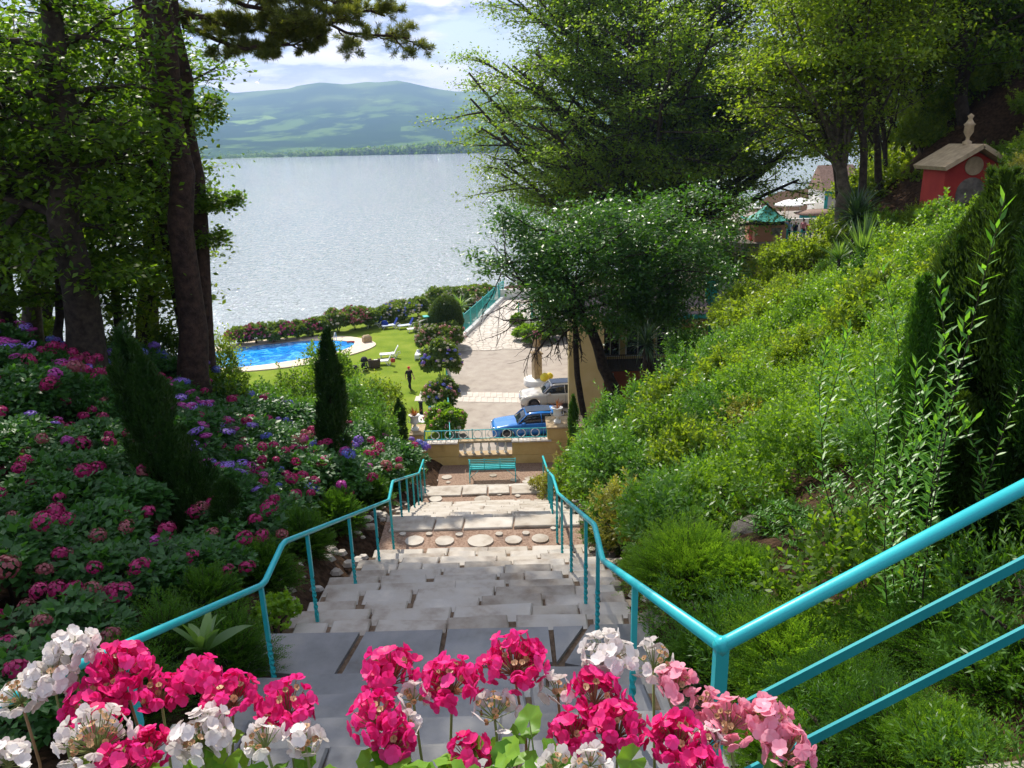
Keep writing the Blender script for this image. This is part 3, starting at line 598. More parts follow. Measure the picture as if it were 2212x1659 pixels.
for x_ in rx_:
    a_ = np.linspace(0, 2*math.pi, 25); MB().tube([(x_+rad*math.cos(q), RY, (zr0+zr1)/2+rad*math.sin(q)) for q in a_], .014, 6, cap=False).build('ring', white, t, world=True)
b = MB(); x = xa
while x < xb+.01:
    if min(abs(x-q) for q in rx_) > rad*.9: b.box((x, RY, (zr0+zr1)/2), (.014, .014, zr1-zr0))
    x += (xb-xa)/36
b.build('upright_bars', teal, t, world=True)
for x_ in (xa, (xa+xb)/2-.5, xb): MB().box((x_, RY, zr1-.16), (.03, .03, .42)).build('post', teal, t, world=True)
# urns with bronze cordylines
def blades(name, m, par, r, n, Ln, wd, el=(.3, 1.4), droop=.5, seg=4, z0=0., rad0=.03, loc=None):
    V = []; F = []; T = []
    for i in range(n):
        a_ = r.uniform(0, 6.283); e_ = r.uniform(*el); l_ = Ln*r.uniform(.6, 1.1); w_ = wd*r.uniform(.7, 1.1); p = np.array((math.cos(a_)*rad0*r.random(), math.sin(a_)*rad0*r.random(), z0)); sdv = np.array((-math.sin(a_), math.cos(a_), 0))
        sdv = unit(sdv+r.normal(size=3)*.25)
        o = len(V)
        for k in range(seg+1):
            q = k/seg; wq = w_*(1-q**2.2)*(.55+q if q < .4 else 1)*.5; V += [p-sdv*wq, p+sdv*wq]
            e2 = e_-droop*q*q*1.6; p = p+np.array((math.cos(a_)*math.cos(e2), math.sin(a_)*math.cos(e2), math.sin(e2)))*l_/seg
        F += [(o+2*k, o+2*k+1, o+2*k+3, o+2*k+2) for k in range(seg)]; T += [r.random()]*seg
    return link(name, npmesh(name, np.array(V), np.array(F), np.array(T)), m, par, loc)
def urn(label, loc, h=.62, m=white, handles=True):
    t = thing('stone_urn', label, 'urn', loc, 'white urns on the wall pillars' if handles else None); k = h/.62
    MB().box((0, 0, .03*k), (.26*k, .26*k, .06*k)).build('plinth', m, t)
    MB().lathe([(q*k, z*k) for q, z in [(.12, .06), (.12, .08), (.07, .12), (.045, .18), (.05, .21), (.12, .25), (.17, .30), (.155, .36), (.15, .44), (.165, .52), (.215, .57), (.22, .60), (.20, .61), (.17, .58), (.0, .55)]], (0, 0, 0), 22).build('bowl', m, t)
    if handles:
        for s_ in (-1, 1):
            MB().tube([(s_*.15*k, 0, .30*k), (s_*.22*k, 0, .29*k), (s_*.25*k, 0, .35*k), (s_*.22*k, 0, .41*k), (s_*.24*k, 0, .45*k)], .014*k, 6).build('handle', m, t)
    return t
r = np.random.default_rng(21)
zl, zr_ = wz(934), wz(927)
ul = atY(897, 930, WY+.5); ur = atY(1204, 921, WY+.5)
urn('white urn on the left wall pillar, half behind dark foliage', (ul[0], WY+.5, zl)); urn('white handled urn on the right wall pillar', (ur[0], WY+.5, zr_))
for p_, z_, lb_, n_ in ((ul, zl, 'bronze spiky plant growing in the left urn', 60), (ur, zr_, 'red bronze spiky plant growing in the right urn', 26)):
    o = blades('bronze_cordyline', G['bladebr'], None, r, n_, .46, .035, (.6, 1.5), .35, loc=(p_[0], WY+.5, z_+.54)); tag(o, lb_, 'plant', 'spiky plants in the urns')
# ------------------------------------------------------------------ bench
bx0, bx1 = -1.60, .03; BY = 25.08; BZ = -11.63
t = thing('garden_bench', 'turquoise slatted metal bench facing the water in front of the wall', 'bench', ((bx0+bx1)/2, BY+.3, BZ))
W2 = (bx1-bx0)/2
b = MB()
for k in range(6):
    z_ = .46+k*.078; y_ = -.30-.02*(k-3)*.9
    b.box((0, y_+.02, z_), (W2*2-.02, .012, .042 if k in (0, 1, 2) else .03))
b.build('backrest', teal, t)
b = MB()
for k in range(7): b.box((0, -.22+k*.072, .43), (W2*2-.02, .05, .012))
b.build('seat', teal, t)
for s_ in (-1, 1):
    x_ = s_*W2
    MB().tube([(x_, -.42, 0), (x_, -.36, .05), (x_, -.29, .42), (x_, -.35, .90)], .017, 6).build('leg', teal, t)
    MB().tube([(x_, .34, 0), (x_, .28, .06), (x_, .26, .42)], .017, 6).build('leg', teal, t)
    MB().tube([(x_, -.30, .42), (x_, .26, .42)], .014, 6).build('seat_frame', teal, t)
    MB().tube([(x_, -.33, .64), (x_, -.0, .68), (x_, .24, .62), (x_, .27, .44)], .014, 6).build('armrest', teal, t)
    MB().tube([(x_, -.29, .16), (x_*.62, -.29, .42)], .009, 5).build('brace', teal, t)
    MB().tube([(x_*.34, -.27, .44), (x_*.34, -.33, .90)], .012, 5).build('back_strut', teal, t)
# ------------------------------------------------------------------ cars
def make_car(label, body, rimm, length=5.1, width=1.98, height=1.74):
    """front towards -x, origin on the ground at the middle"""
    t = thing('parked_car', label, 'car', group='cars parked below the wall'); L2 = length/2; wr = .39; fx, bx = -L2+.93, L2-1.13
    xs_ = np.unique(np.concatenate([np.linspace(-L2, L2, 62), fx+np.cos(np.linspace(0, math.pi, 13))*.46, bx+np.cos(np.linspace(0, math.pi, 13))*.46]))
    V = []; n = 11
    for x in xs_:
        s_ = x/L2
        hw = width/2*(1-.10*np.clip((-s_-.80)/.2, 0, 1)**2*1.8-.08*np.clip((s_-.85)/.15, 0, 1)**2)
        sill = .30+.10*np.clip((-s_-.86)/.14, 0, 1)+.14*np.clip((s_-.86)/.14, 0, 1); zb = sill
        for c_ in (fx, bx):
            if abs(x-c_) < .46: zb = max(zb, .36+math.sqrt(max(0, .46**2-(x-c_)**2))*.95)
        sh = np.interp(s_, [-1, -.97, -.90, -.6, -.3, .5, .9, 1], [.62, .78, .93, 1.03, 1.07, 1.09, 1.08, .80])
        top = np.interp(s_, [-1, -.97, -.92, -.6, -.36, .9, 1], [.66, .86, .98, 1.10, 1.15, 1.13, .84])
        zb = min(zb, sh-.06)
        ring = [(0, sill if zb < .4 else zb), (hw*.80, zb), (hw*.965, zb+.02), (hw*.99, zb+(sh-zb)*.35), (hw, zb+(sh-zb)*.62), (hw*.985, sh-.05), (hw*.94, sh+.01), (hw*.84, (sh+top)/2+.02), (hw*.6, top-.02), (hw*.3, top), (0, top+.005)]
        V += [(x, -y_, z_) for y_, z_ in ring] + [(x, y_, z_) for y_, z_ in ring[::-1][1:-1]]
    m_ = 2*n-2; F = [(i*m_+j, i*m_+(j+1) % m_, (i+1)*m_+(j+1) % m_, (i+1)*m_+j) for i in range(len(xs_)-1) for j in range(m_)]
    b = MB(); b.add(V, F, True); b.f += [tuple(range(m_))[::-1], tuple(range(len(V)-m_, len(V)))]; b.sm += [False]*2
    bo = b.build('body', body, t)
    def loft(sts, name, m, par=t, sm=True):
        V = []
        for x, y0, z0, y1, z1 in sts: V += [(x, -y0, z0), (x, -(y0+y1)/2-.01, (z0+z1)/2), (x, -y1, z1), (x, -y1*.5, z1+.025), (x, y1*.5, z1+.025), (x, y1, z1), (x, (y0+y1)/2+.01, (z0+z1)/2), (x, y0, z0)]
        F = [(i*8+j, i*8+(j+1) % 8, (i+1)*8+(j+1) % 8, (i+1)*8+j) for i in range(len(sts)-1) for j in range(8)]
        b = MB(); b.add(V, F, sm); b.f += [tuple(range(8))[::-1], tuple(range(len(V)-8, len(V)))]; b.sm += [False]*2; return b.build(name, m, par)
    hb = 1.07; hw = width/2
    loft([(-L2*.40, hw*.80, hb, hw*.78, hb+.03), (-L2*.24, hw*.90, hb, hw*.77, hb+.36), (-L2*.12, hw*.91, hb, hw*.74, height-.10), (L2*.2, hw*.92, hb, hw*.74, height-.05), (L2*.62, hw*.90, hb, hw*.71, height-.12), (L2*.93, hw*.82, hb, hw*.68, hb+.10)], 'windows', glassd)
    ro = loft([(-L2*.17, hw*.745, height-.16, hw*.70, height-.125), (-L2*.05, hw*.765, height-.10, hw*.70, height-.035), (L2*.2, hw*.765, height-.07, hw*.70, height-.01), (L2*.6, hw*.735, height-.13, hw*.67, height-.06), (L2*.72, hw*.72, height-.20, hw*.65, height-.135)], 'roof', body)
    b = MB(); b.box((L2*.16, 0, height+.012), (L2*.62, hw*1.05, .02)); b.build('sunroof', glassd, ro)
    for s_ in (-1, 1):
        b = MB(); b.tube([(-L2*.38, s_*hw*.86, hb+.02), (-L2*.155, s_*hw*.765, height-.14)], .035, 6); b.tube([(L2*.22, s_*hw*.925, hb), (L2*.20, s_*hw*.765, height-.06)], .03, 6); b.tube([(L2*.86, s_*hw*.85, hb), (L2*.60, s_*hw*.745, height-.12)], .06, 6); b.build('window_pillars', body, t)
        b = MB(); b.lathe([(0, -.09), (.10, -.07), (.13, 0), (.11, .07), (0, .09)], (-L2*.235, s_*(hw+.10), hb+.10), 10, 1.0, .8); b.build('wing_mirror', body, t)
        b = MB(); b.lathe([(0, -.05), (.10, -.04), (.125, 0), (.10, .04), (0, .05)], (0, 0, 0), 14); o = b.build('headlight', metal, t, loc=(-L2+.13, s_*hw*.66, .80)); o.rotation_euler = (0, R_(78), s_*R_(-22))
        for c_ in (fx, bx):
            b = MB(); b.lathe([(.27, -.12), (wr-.02, -.12), (wr, -.08), (wr, .08), (wr-.02, .12), (.27, .12), (.27, -.12)], (0, 0, 0), 32); tyre = b.build('wheel', black, t, loc=(c_, s_*(hw-.13), wr)); tyre.rotation_euler = (R_(90), 0, 0)
            b = MB(); b.lathe([(.285, -.10), (.285, .105), (.265, .115), (.255, .05), (.255, -.1)], (0, 0, 0), 28)
            for q in range(6):
                a_ = q*math.pi/3
                for e_ in (-.13, .13): b.bar((.05*math.cos(a_), .05*math.sin(a_), -s_*.09), (.27*math.cos(a_+e_), .27*math.sin(a_+e_), -s_*.10), .028, .03)
            b.lathe([(.0, -s_*.08), (.06, -s_*.08), (.06, -s_*.115), (0, -s_*.12)], (0, 0, 0), 14); b.lathe([(0, 0), (.26, 0)], (0, 0, -s_*.02), 20); b.build('rim', rimm, tyre)
        b = MB()
        for x_ in (-L2*.28, L2*.22, L2*.58): b.bar((x_, s_*(hw+.0015), .42), (x_-.02, s_*(hw*.992), 1.02), .012, .012)
        b.bar((-L2*.30, s_*(hw+.004), .36), (L2*.52, s_*(hw+.004), .36), .03, .05); b.build('door_seams', black, t)
        for x_ in (L2*.11, L2*.47): MB().bar((x_-.1, s_*(hw+.005), .90), (x_+.1, s_*(hw+.005), .90), .02, .03).build('door_handle', body, t)
    b = MB(); b.box((-L2+.02, 0, .66), (.05, .95, .30)); [b.box((-L2-.01, 0, .54+q*.05), (.03, .93, .012)) for q in range(6)]; b.build('grille', metal, t)
    MB().box((-L2+.05, 0, .40), (.06, 1.5, .10)).build('bumper_grille', black, t)
    return t
cwhite = mat('cream_white_car_paint', (.60, .55, .47), (.61, .56, .48), rough=.22, scale=.5, coat=1.); cblue = mat('bright_blue_car_paint', (.01, .19, .62), (.012, .20, .64), rough=.22, scale=.5, coat=1.)
darkrim = mat('dark_rim', (.10, .10, .11), (.16, .16, .17), rough=.35, metal=.8)
c = make_car('cream white sport utility car partly hidden behind the yellow house wall', cwhite, darkrim); c.location = (3.05, 51.3, -17.985); c.rotation_euler.z = R_(4)
c = make_car('bright blue sport utility car seen over the garden wall railing', cblue, darkrim); c.location = (1.15, 45.6, -17.985); c.rotation_euler.z = R_(6)
# ------------------------------------------------------------------ house by the road
HY = 46.0
def hx(x, y=850, Yq=HY): return float(atY(x, y, Yq)[0])
def hz_(y, Yq=HY, x=1300): return float(atY(x, y, Yq)[2])
x0, x1 = hx(1229), hx(1304); x2 = hx(1492, 700, 49.2); x3 = hx(1530, 700, 49.2); ze = hz_(679, 49.2, 1400); zf = hz_(792, 49.2, 1400)
t = thing('house', 'yellow house with grey roof, teal eaves and terracotta ground floor behind the tree', 'house', ((x0+x3)/2, 51, -18))
def bb(name, m, xa, xb, ya, yb, za, zb, par=t, bev=0):
    b = MB().box(((xa+xb)/2, (ya+yb)/2, (za+zb)/2), (xb-xa, yb-ya, zb-za)); o = b.build(name, m, par)
    o.data.transform(Matrix.Translation(-t.location))
    if bev: md = o.modifiers.new('b', 'BEVEL'); md.width = bev
    return o
bb('wall', cream, x0, x1, HY, HY+.9, -18.2, ze+.5)
bb('wall', cream, x0+1.2, x1, HY+.903, 58, -18.2, ze-.05)
bb('wall', terra, x1+.003, x2, 50.6, 57.9, -18.2, zf-.1)
bb('wall', cream, x2+.003, x3, 49.2, 58, -18.2, ze+.2)
bb('wall', cream, x1+.003, x2, 50.9, 57.9, zf+.11, ze-.05)
bb('balcony_floor', mat('dark_timber', (.03, .025, .02), (.06, .05, .04)), x1+.003, x2-.003, 48.6, 50.9, zf-.1, zf+.1)
wd_ = mat('dark_timber', (.03, .025, .02)); b = MB()
for x_ in np.arange(x1+.1, x2, .14): b.box((x_, 48.7, zf+.55), (.035, .035, .9))
b.box(((x1+x2)/2, 48.7, zf+1.0), (x2-x1-.01, .06, .06)); o = b.build('balcony_railing', wd_, t); o.data.transform(Matrix.Translation(-t.location))
for k, (fa, fb) in enumerate(((.06, .28), (.34, .62), (.68, .94))):
    xa, xb = x1+(x2-x1)*fa, x1+(x2-x1)*fb; w_ = bb('window', white, xa, xb, 50.84, 50.898, zf+.3, ze-.5); q = bb('pane', glassd, xa+.09, (xa+xb)/2-.04, 50.83, 50.838, zf+.4, ze-.6, w_); q = bb('pane', glassd, (xa+xb)/2+.04, xb-.09, 50.83, 50.838, zf+.4, ze-.6, w_)
xd0, xd1 = hx(1287, 860, 50.6), hx(1325, 860, 50.6)
d_ = bb('french_door', white, xd0, xd1, 50.52, 50.597, -18, -15.55)
for i in range(3):
    for j in range(5): wq = (xd1-xd0-.3)/3; bb('pane', glassd, xd0+.15+i*wq+.03, xd0+.15+(i+1)*wq-.03, 50.505, 50.517, -17.5+j*.37, -17.5+j*.37+.31, d_)
bb('pilaster', mat('dark_terracotta', (.30, .06, .04)), x1+.15, x1+.75, 50.3, 50.597, -18, zf-.1)
# roof: slope facing the camera
zrd = hz_(636, 54, 1400)
b = MB(); xa, xb = x0+1.0, x3+.35; P = [(xa, 48.5, ze-.05), (xb, 48.5, ze-.05), (xb, 54, zrd), (xa, 54, zrd), (xb, 59, ze-.05), (xa, 59, ze-.05)]
P = P+[(p[0], p[1], p[2]+.14) for p in P]
b.add(P, [(6, 7, 8, 9), (9, 8, 10, 11), (1, 0, 3, 2), (2, 3, 5, 4), (0, 1, 7, 6), (4, 5, 11, 10), (1, 2, 8, 7), (2, 4, 10, 8), (3, 0, 6, 9), (5, 3, 9, 11)])
o = b.build('roof', roofm, t); o.data.transform(Matrix.Translation(-t.location))
bb('fascia', copper, xa-.02, xb-.5, 48.42, 48.49, ze-.22, ze+.06)
b = MB(); P = [(x3-.02, 49.25, ze), (x3-.02, 54, zrd-.02), (x3-.02, 58, ze), (x3-.3, 49.25, ze), (x3-.3, 54, zrd-.02), (x3-.3, 58, ze)]; b.add(P, [(0, 2, 1), (3, 4, 5), (0, 1, 4, 3), (1, 2, 5, 4)]); o = b.build('gable', cream, t); o.data.transform(Matrix.Translation(-t.location))
bb('drainpipe', cream, x3-.45, x3-.33, 49.08, 49.195, -18, ze)
bb('porch_wall', cream, hx(1306), hx(1313), 44.6, 45.9, -18.2, -16.0)
t = thing('curved_handrail', 'short curved turquoise handrail beside the yellow house wall', 'handrail', (hx(1318), 45, -18))
a0 = [atY(*p, 45) for p in ((1317, 870), (1318, 885), (1321, 900), (1325, 915))]; MB().tube(a0, .05, 8).build('rail', teal, t, world=True); MB().tube([a0[0], (a0[0][0], 45, -18)], .03, 6).build('post', teal, t, world=True)
# little white wall and teal panel right of the house
q = atY(1545, 690, 58); t = thing('white_wall', 'curved topped white garden wall right of the yellow house', 'wall', (q[0]+1, 58, -18)); MB().box((q[0]+1.3, 58, -14.5), (3.2, .3, 7.2)).build('wall', whitewall, t, world=True); MB().box((q[0]-.5, 57.7, -14.1), (.9, .1, 7.8)).build('teal_panel', teal_far, t, world=True)
# ------------------------------------------------------------------ pedestal with flower urn
pc = atZ(1161, 829, -18)
t = thing('round_plinth', 'low round white plinth on the road', 'plinth', (pc[0], pc[1], -18)); MB().lathe([(1.05, 0), (1.05, .42), (1.0, .46), (0, .47)], (0, 0, 0), 40).build('drum', whitewall, t)
t = thing('stone_pedestal', 'tall square sandstone pedestal standing on the round plinth', 'pedestal', (pc[0]-.02, pc[1]+.1, -17.53))
MB().box((0, 0, .95), (.62, .62, 1.9), .3, .02).build('shaft', sand, t); MB().box((0, 0, 1.96), (.8, .8, .12), .3, .03).build('cap', sand, t)
urn('sandstone urn full of pink flowers on the tall pedestal', (pc[0]-.02, pc[1]+.1, -15.51), 1.15, sand, False)
r = np.random.default_rng(5); t = thing('geranium_plant', 'bunch of pink geraniums growing in the sandstone urn', 'plant', (pc[0]-.02, pc[1]+.1, -14.5))
P, o_, k = lump_points(r, 260, (.42, .42, .28), 12); leafobj('foliage', G['hyd'], t, r, P, o_, rdir(r, 260)+(0, 0, 1), .12, .1)
P, o_, k = lump_points(r, 260, (.46, .46, .34), 14); sel = P[:, 2] > .22; leafobj('flower_head', G['lite'], t, r, P[sel]+(0, 0, .06), o_[sel], rdir(r, sel.sum())+(0, 0, 1), .10, .09)
# yellow sacks by the pedestal
for i, (vx, vy, s_, lb_) in enumerate(((1177, 822, 1., 'crumpled yellow sack leaning nearest the stone pedestal'), (1187, 818, .8, 'smaller bright yellow sack right of the crumpled one'))):
    q = atZ(vx, vy, -17.53); b = MB(); rr_ = np.random.default_rng(i); n_ = 14; V = []; zsn = [0, .08, .25, .42, .55, .62]
    for z_, rd in zip(zsn, [.26, .33, .36, .30, .18, .05]): V += [(rd*math.cos(a_)*rr_.uniform(.85, 1.12)*s_, rd*math.sin(a_)*rr_.uniform(.85, 1.12)*s_, z_*s_) for a_ in np.arange(n_)*6.283/n_]
    b.add(V, [(k*n_+j, k*n_+(j+1) % n_, (k+1)*n_+(j+1) % n_, (k+1)*n_+j) for k in range(5) for j in range(n_)]+[tuple(range(5*n_, 6*n_))], True); o = b.build('sack', mat('yellow_plastic', (.70, .55, .02), (.80, .66, .05), rough=.4), None, loc=q); tag(o, lb_, 'sack', 'yellow sacks by the pedestal')
# ------------------------------------------------------------------ swimming pool and lawn things
def outline(pts, z=-18): return [tuple(atZ(x, y, z)[:2]) for x, y in pts]
def smooth_closed(P, it=3):
    P = [np.array(p) for p in P]
    for _ in range(it):
        Q = []
        for i in range(len(P)): a_, b_ = P[i], P[(i+1) % len(P)]; Q += [a_*.75+b_*.25, a_*.25+b_*.75]
        P = Q
    return [tuple(p) for p in P]
wpts = [(768, 741), (735, 737), (670, 737), (602, 741), (545, 748), (492, 756), (440, 768), (400, 785), (430, 796), (500, 797), (565, 791), (620, 783), (680, 773), (730, 762), (762, 750)]
rpts = [(818, 742), (768, 729), (715, 727), (610, 732), (545, 739), (480, 748), (405, 764), (350, 788), (400, 808), (500, 806), (580, 800), (640, 793), (700, 782), (760, 768), (803, 754)]
Wo = smooth_closed(outline(wpts)); Ro = smooth_closed(outline(rpts)); m_ = len(Wo); pcx = np.mean(np.array(Wo), 0)
t = thing('swimming_pool', 'long oval swimming pool with bright blue water and pale stone rim', 'swimming pool', (pcx[0], pcx[1], -18))
V = [(x, y, -17.90) for x, y in Wo]+[(x, y, -17.90) for x, y in Ro]+[(x, y, -18.05) for x, y in Ro]+[(x, y, -18.0) for x, y in Wo]
F = [(i, (i+1) % m_, m_+(i+1) % m_, m_+i)[::-1] for i in range(m_)]+[(m_+i, m_+(i+1) % m_, 2*m_+(i+1) % m_, 2*m_+i)[::-1] for i in range(m_)]+[(i, (i+1) % m_, 3*m_+(i+1) % m_, 3*m_+i) for i in range(m_)]
b = MB(); b.add(V, F); b.build('pool_rim', mat('pale_pool_stone', (.58, .47, .36), (.68, .57, .45), rough=.85, scale=2.), t, world=True)
pw = mat('pool_water', (.0, .13, .50), (.01, .36, .85), rough=.06, scale=1.0, bump=.04, bscale=3.0, spec=.6, stops=[(.4, (.004, .17, .60)), (.52, (.01, .30, .78)), (.6, (.10, .50, .88))], dist=1.2)
b = MB(); b.add([(x, y, -17.96) for x, y in Wo], [tuple(range(m_))]); b.build('water', pw, t, world=True)
for vx in (710, 725):
    q = atZ(vx, 738, -17.9); b = MB().tube([(q[0], q[1]-.5, -18.2), (q[0], q[1]-.45, -17.4), (q[0], q[1]-.1, -17.0), (q[0], q[1]+.35, -17.1), (q[0], q[1]+.45, -17.9)], .03, 6); b.build('ladder_rail', white, t, world=True)
q = atZ(793, 738, -17.9); o = MB().box((0, 0, .32), (.8, .6, .64), .5, .16).build('stone_block', sand, None, loc=q); tag(o, 'squat pale stone block on the rim at the round end of the pool', 'block')
q = atZ(756, 740, -17.9); o = MB().tube([(-.3, 0, .06), (.1, .1, .06), (.4, 0, .06)], .09, 8).build('towel', mat('red_cloth', (.45, .04, .05), (.55, .08, .08)), None, loc=q); tag(o, 'small red rolled towel at the tip of the pool', 'towel')
def make_lounger(seat_m, back_m):
    """foot at -x, head at +x"""
    t = thing('sun_lounger', None, None)
    b = MB()
    for s_ in (-1, 1): b.bar((-.95, s_*.32, .34), (.45, s_*.32, .36), .05, .07)
    b.bar((-.95, -.32, .34), (-.95, .32, .34), .05); b.build('frame', white, t)
    for s_ in (-1, 1):
        MB().tube([(-.80, s_*.32, .34), (-.92, s_*.33, 0)], .03, 6).build('leg', white, t)
        MB().tube([(.05, s_*.32, .34), (.28, s_*.34, .0), (.42, s_*.34, 0), (.60, s_*.32, .36), (.85, s_*.3, .42)], .035, 6).build('leg', white, t)
    b = MB(); V = [(x, y_*.30, .37-.03*math.sin((x+.95)/1.25*3.14)) for x in np.linspace(-.95, .30, 9) for y_ in (-1, 1)]; V += [(x, y, z+.03) for x, y, z in V]
    b.add(V, [(2*i, 2*i+1, 2*i+3, 2*i+2)[::-1] for i in range(8)]+[(18+2*i, 18+2*i+1, 18+2*i+3, 18+2*i+2) for i in range(8)]+[(2*i, 2*i+2, 20+2*i, 18+2*i) for i in range(8)]+[(2*i+1, 19+2*i, 21+2*i, 2*i+3) for i in range(8)]); b.build('seat', seat_m, t)
    b = MB(); a_ = np.array((.30, 0, .38)); e_ = np.array((.66, 0, 1.02)); b.bar(a_, e_, .05, .58, up=(0, 1, 0)); b.v = [tuple(p) for p in b.v]; b.build('backrest', back_m, t)
    return t
lq = {}
lng = [((812, 706), 'foot', bluecloth, pale_blue, 'white lounger with deep blue towel heaped over its backrest, leftmost of the lawn row'), ((846, 709), 0, bluecloth, pale_blue, 'pale blue lounger with royal blue square backrest, second from left in the lawn row'),
       ((880, 709), 0, bluecloth, pale_blue, 'pale lounger with white edged blue backrest, third from left in the lawn row'), ((901, 716), 0, pale_blue, white, 'all white lounger without towel at the right end of the lawn row')]
for (vx, vy), k, bm, sm_, lb_ in lng:
    t = make_lounger(sm_, bm); q = atZ(vx, vy, -17.99); t.location = tuple(map(float, q)); t.rotation_euler.z = R_(22); tag(t, lb_, 'sun lounger', 'row of sun loungers by the hedge')
q = atZ(823, 702, -17.6); o = MB().lathe([(.0, -.35), (.34, -.3), (.36, .1), (.25, .38), (0, .42)], (0, 0, 0), 10, 1, .6).build('towel', bluecloth, None, loc=q+(0.35, 0.2, 0)); tag(o, 'dark blue towel hanging off the leftmost lounger', 'towel')
for (vx, vy), rz_, lb_ in (((845, 772), 8, 'white slatted lounger with tall backrest standing alone behind the wicker chair'), ((832, 787), 4, 'white lounger with a red bag on it beside the wicker chair')):
    t = make_lounger(white, white); q = atZ(vx, vy, -17.99); t.location = tuple(map(float, q)); t.rotation_euler.z = R_(rz_); tag(t, lb_, 'sun lounger', 'white loungers on the near lawn')
q = atZ(849, 783, -17.35); o = MB().lathe([(0, 0), (.17, .02), (.2, .2), (.15, .33), (0, .36)], (0, 0, 0), 10, 1, .6).build('bag', mat('red_cloth', (.45, .03, .04)), None, loc=q); tag(o, 'dark red bag on the white lounger beside the wicker chair', 'bag')
t = thing('sun_lounger', 'white padded day bed seen end on near the hydrangeas', 'day bed', atZ(905, 778, -17.99))
MB().box((0, .9, .40), (.72, 1.9, .16), 0, .05).build('mattress', white, t); MB().box((0, .9, .22), (.74, 1.92, .18)).build('frame', white, t)
for sx_ in (-1, 1):
    for yy in (0.05, 1.7): MB().box((sx_*.33, yy, .07), (.07, .07, .14)).build('leg', white, t)
q = atZ(809, 794, -17.99); t = thing('wicker_chair', 'round brown wicker tub chair on the lawn between pushchair and lounger', 'chair', q)
V = []; n_ = 20
a_ = np.linspace(-2.6, 2.6, n_)
b = MB()
for rd, z0_, z1_ in ((.5, .05, .78),):
    P = [(rd*math.sin(q_)*.95, -rd*math.cos(q_)*.8, z_) for z_ in (z0_,) for q_ in a_]+[(rd*1.12*math.sin(q_), -rd*1.12*math.cos(q_)*.85, z1_-.08*abs(q_)/2.6) for q_ in a_]+[(rd*1.0*math.sin(q_), -rd*1.0*math.cos(q_)*.75, z1_-.08*abs(q_)/2.6) for q_ in a_]+[(rd*.85*math.sin(q_), -rd*.85*math.cos(q_)*.65, z0_) for q_ in a_]
    b.add(P, [(k*n_+i, k*n_+i+1, (k+1)*n_+i+1, (k+1)*n_+i) for k in range(3) for i in range(n_-1)], True)
b.build('tub_back', wicker, t); MB().lathe([(0, 0), (.45, 0), (.45, .38), (0, .38)], (0, 0, .03), 16, 1, .75).build('seat', wicker, t)
q = atZ(788, 801, -17.99); t = thing('pushchair', 'black pushchair with hood parked left of the wicker chair', 'pushchair', q)
b = MB()
for s_ in (-1, 1): b.tube([(s_*.24, -.35, .12), (s_*.22, .1, .55), (s_*.2, .45, 1.0)], .02, 6); b.tube([(s_*.24, .35, .12), (s_*.22, .0, .6)], .02, 6)
b.tube([(-.2, .45, 1.0), (.2, .45, 1.0)], .02, 6); b.build('frame', black, t)
b = MB(); b.lathe([(.0, .36), (.16, .34), (.28, .18), (.32, 0), (.30, -.02)], (0, .1, .82), 14, 1, 1.1); b.build('hood', blackcloth, t); MB().box((0, -.02, .5), (.4, .6, .35), 0, .08).build('seat', blackcloth, t); MB().box((0, .2, .22), (.4, .4, .2), 0, .05).build('basket', blackcloth, t)
for sx_ in (-.26, .26):
    for yy in (-.35, .35): o = MB().lathe([(0, -.02), (.12, -.02), (.12, .02), (0, .02)], (0, 0, 0), 14).build('wheel', black, t, loc=(sx_, yy, .12)); o.rotation_euler = (0, R_(90), 0)
q = atZ(768, 806, -17.99); o = MB().lathe([(.34, 0), (.38, .2), (.3, .5), (.15, .66), (0, .68)], (0, 0, 0), 12, 1, .7).build('bag', blackcloth, None, loc=q); tag(o, 'black bag lying on the lawn left of the pushchair', 'bag')
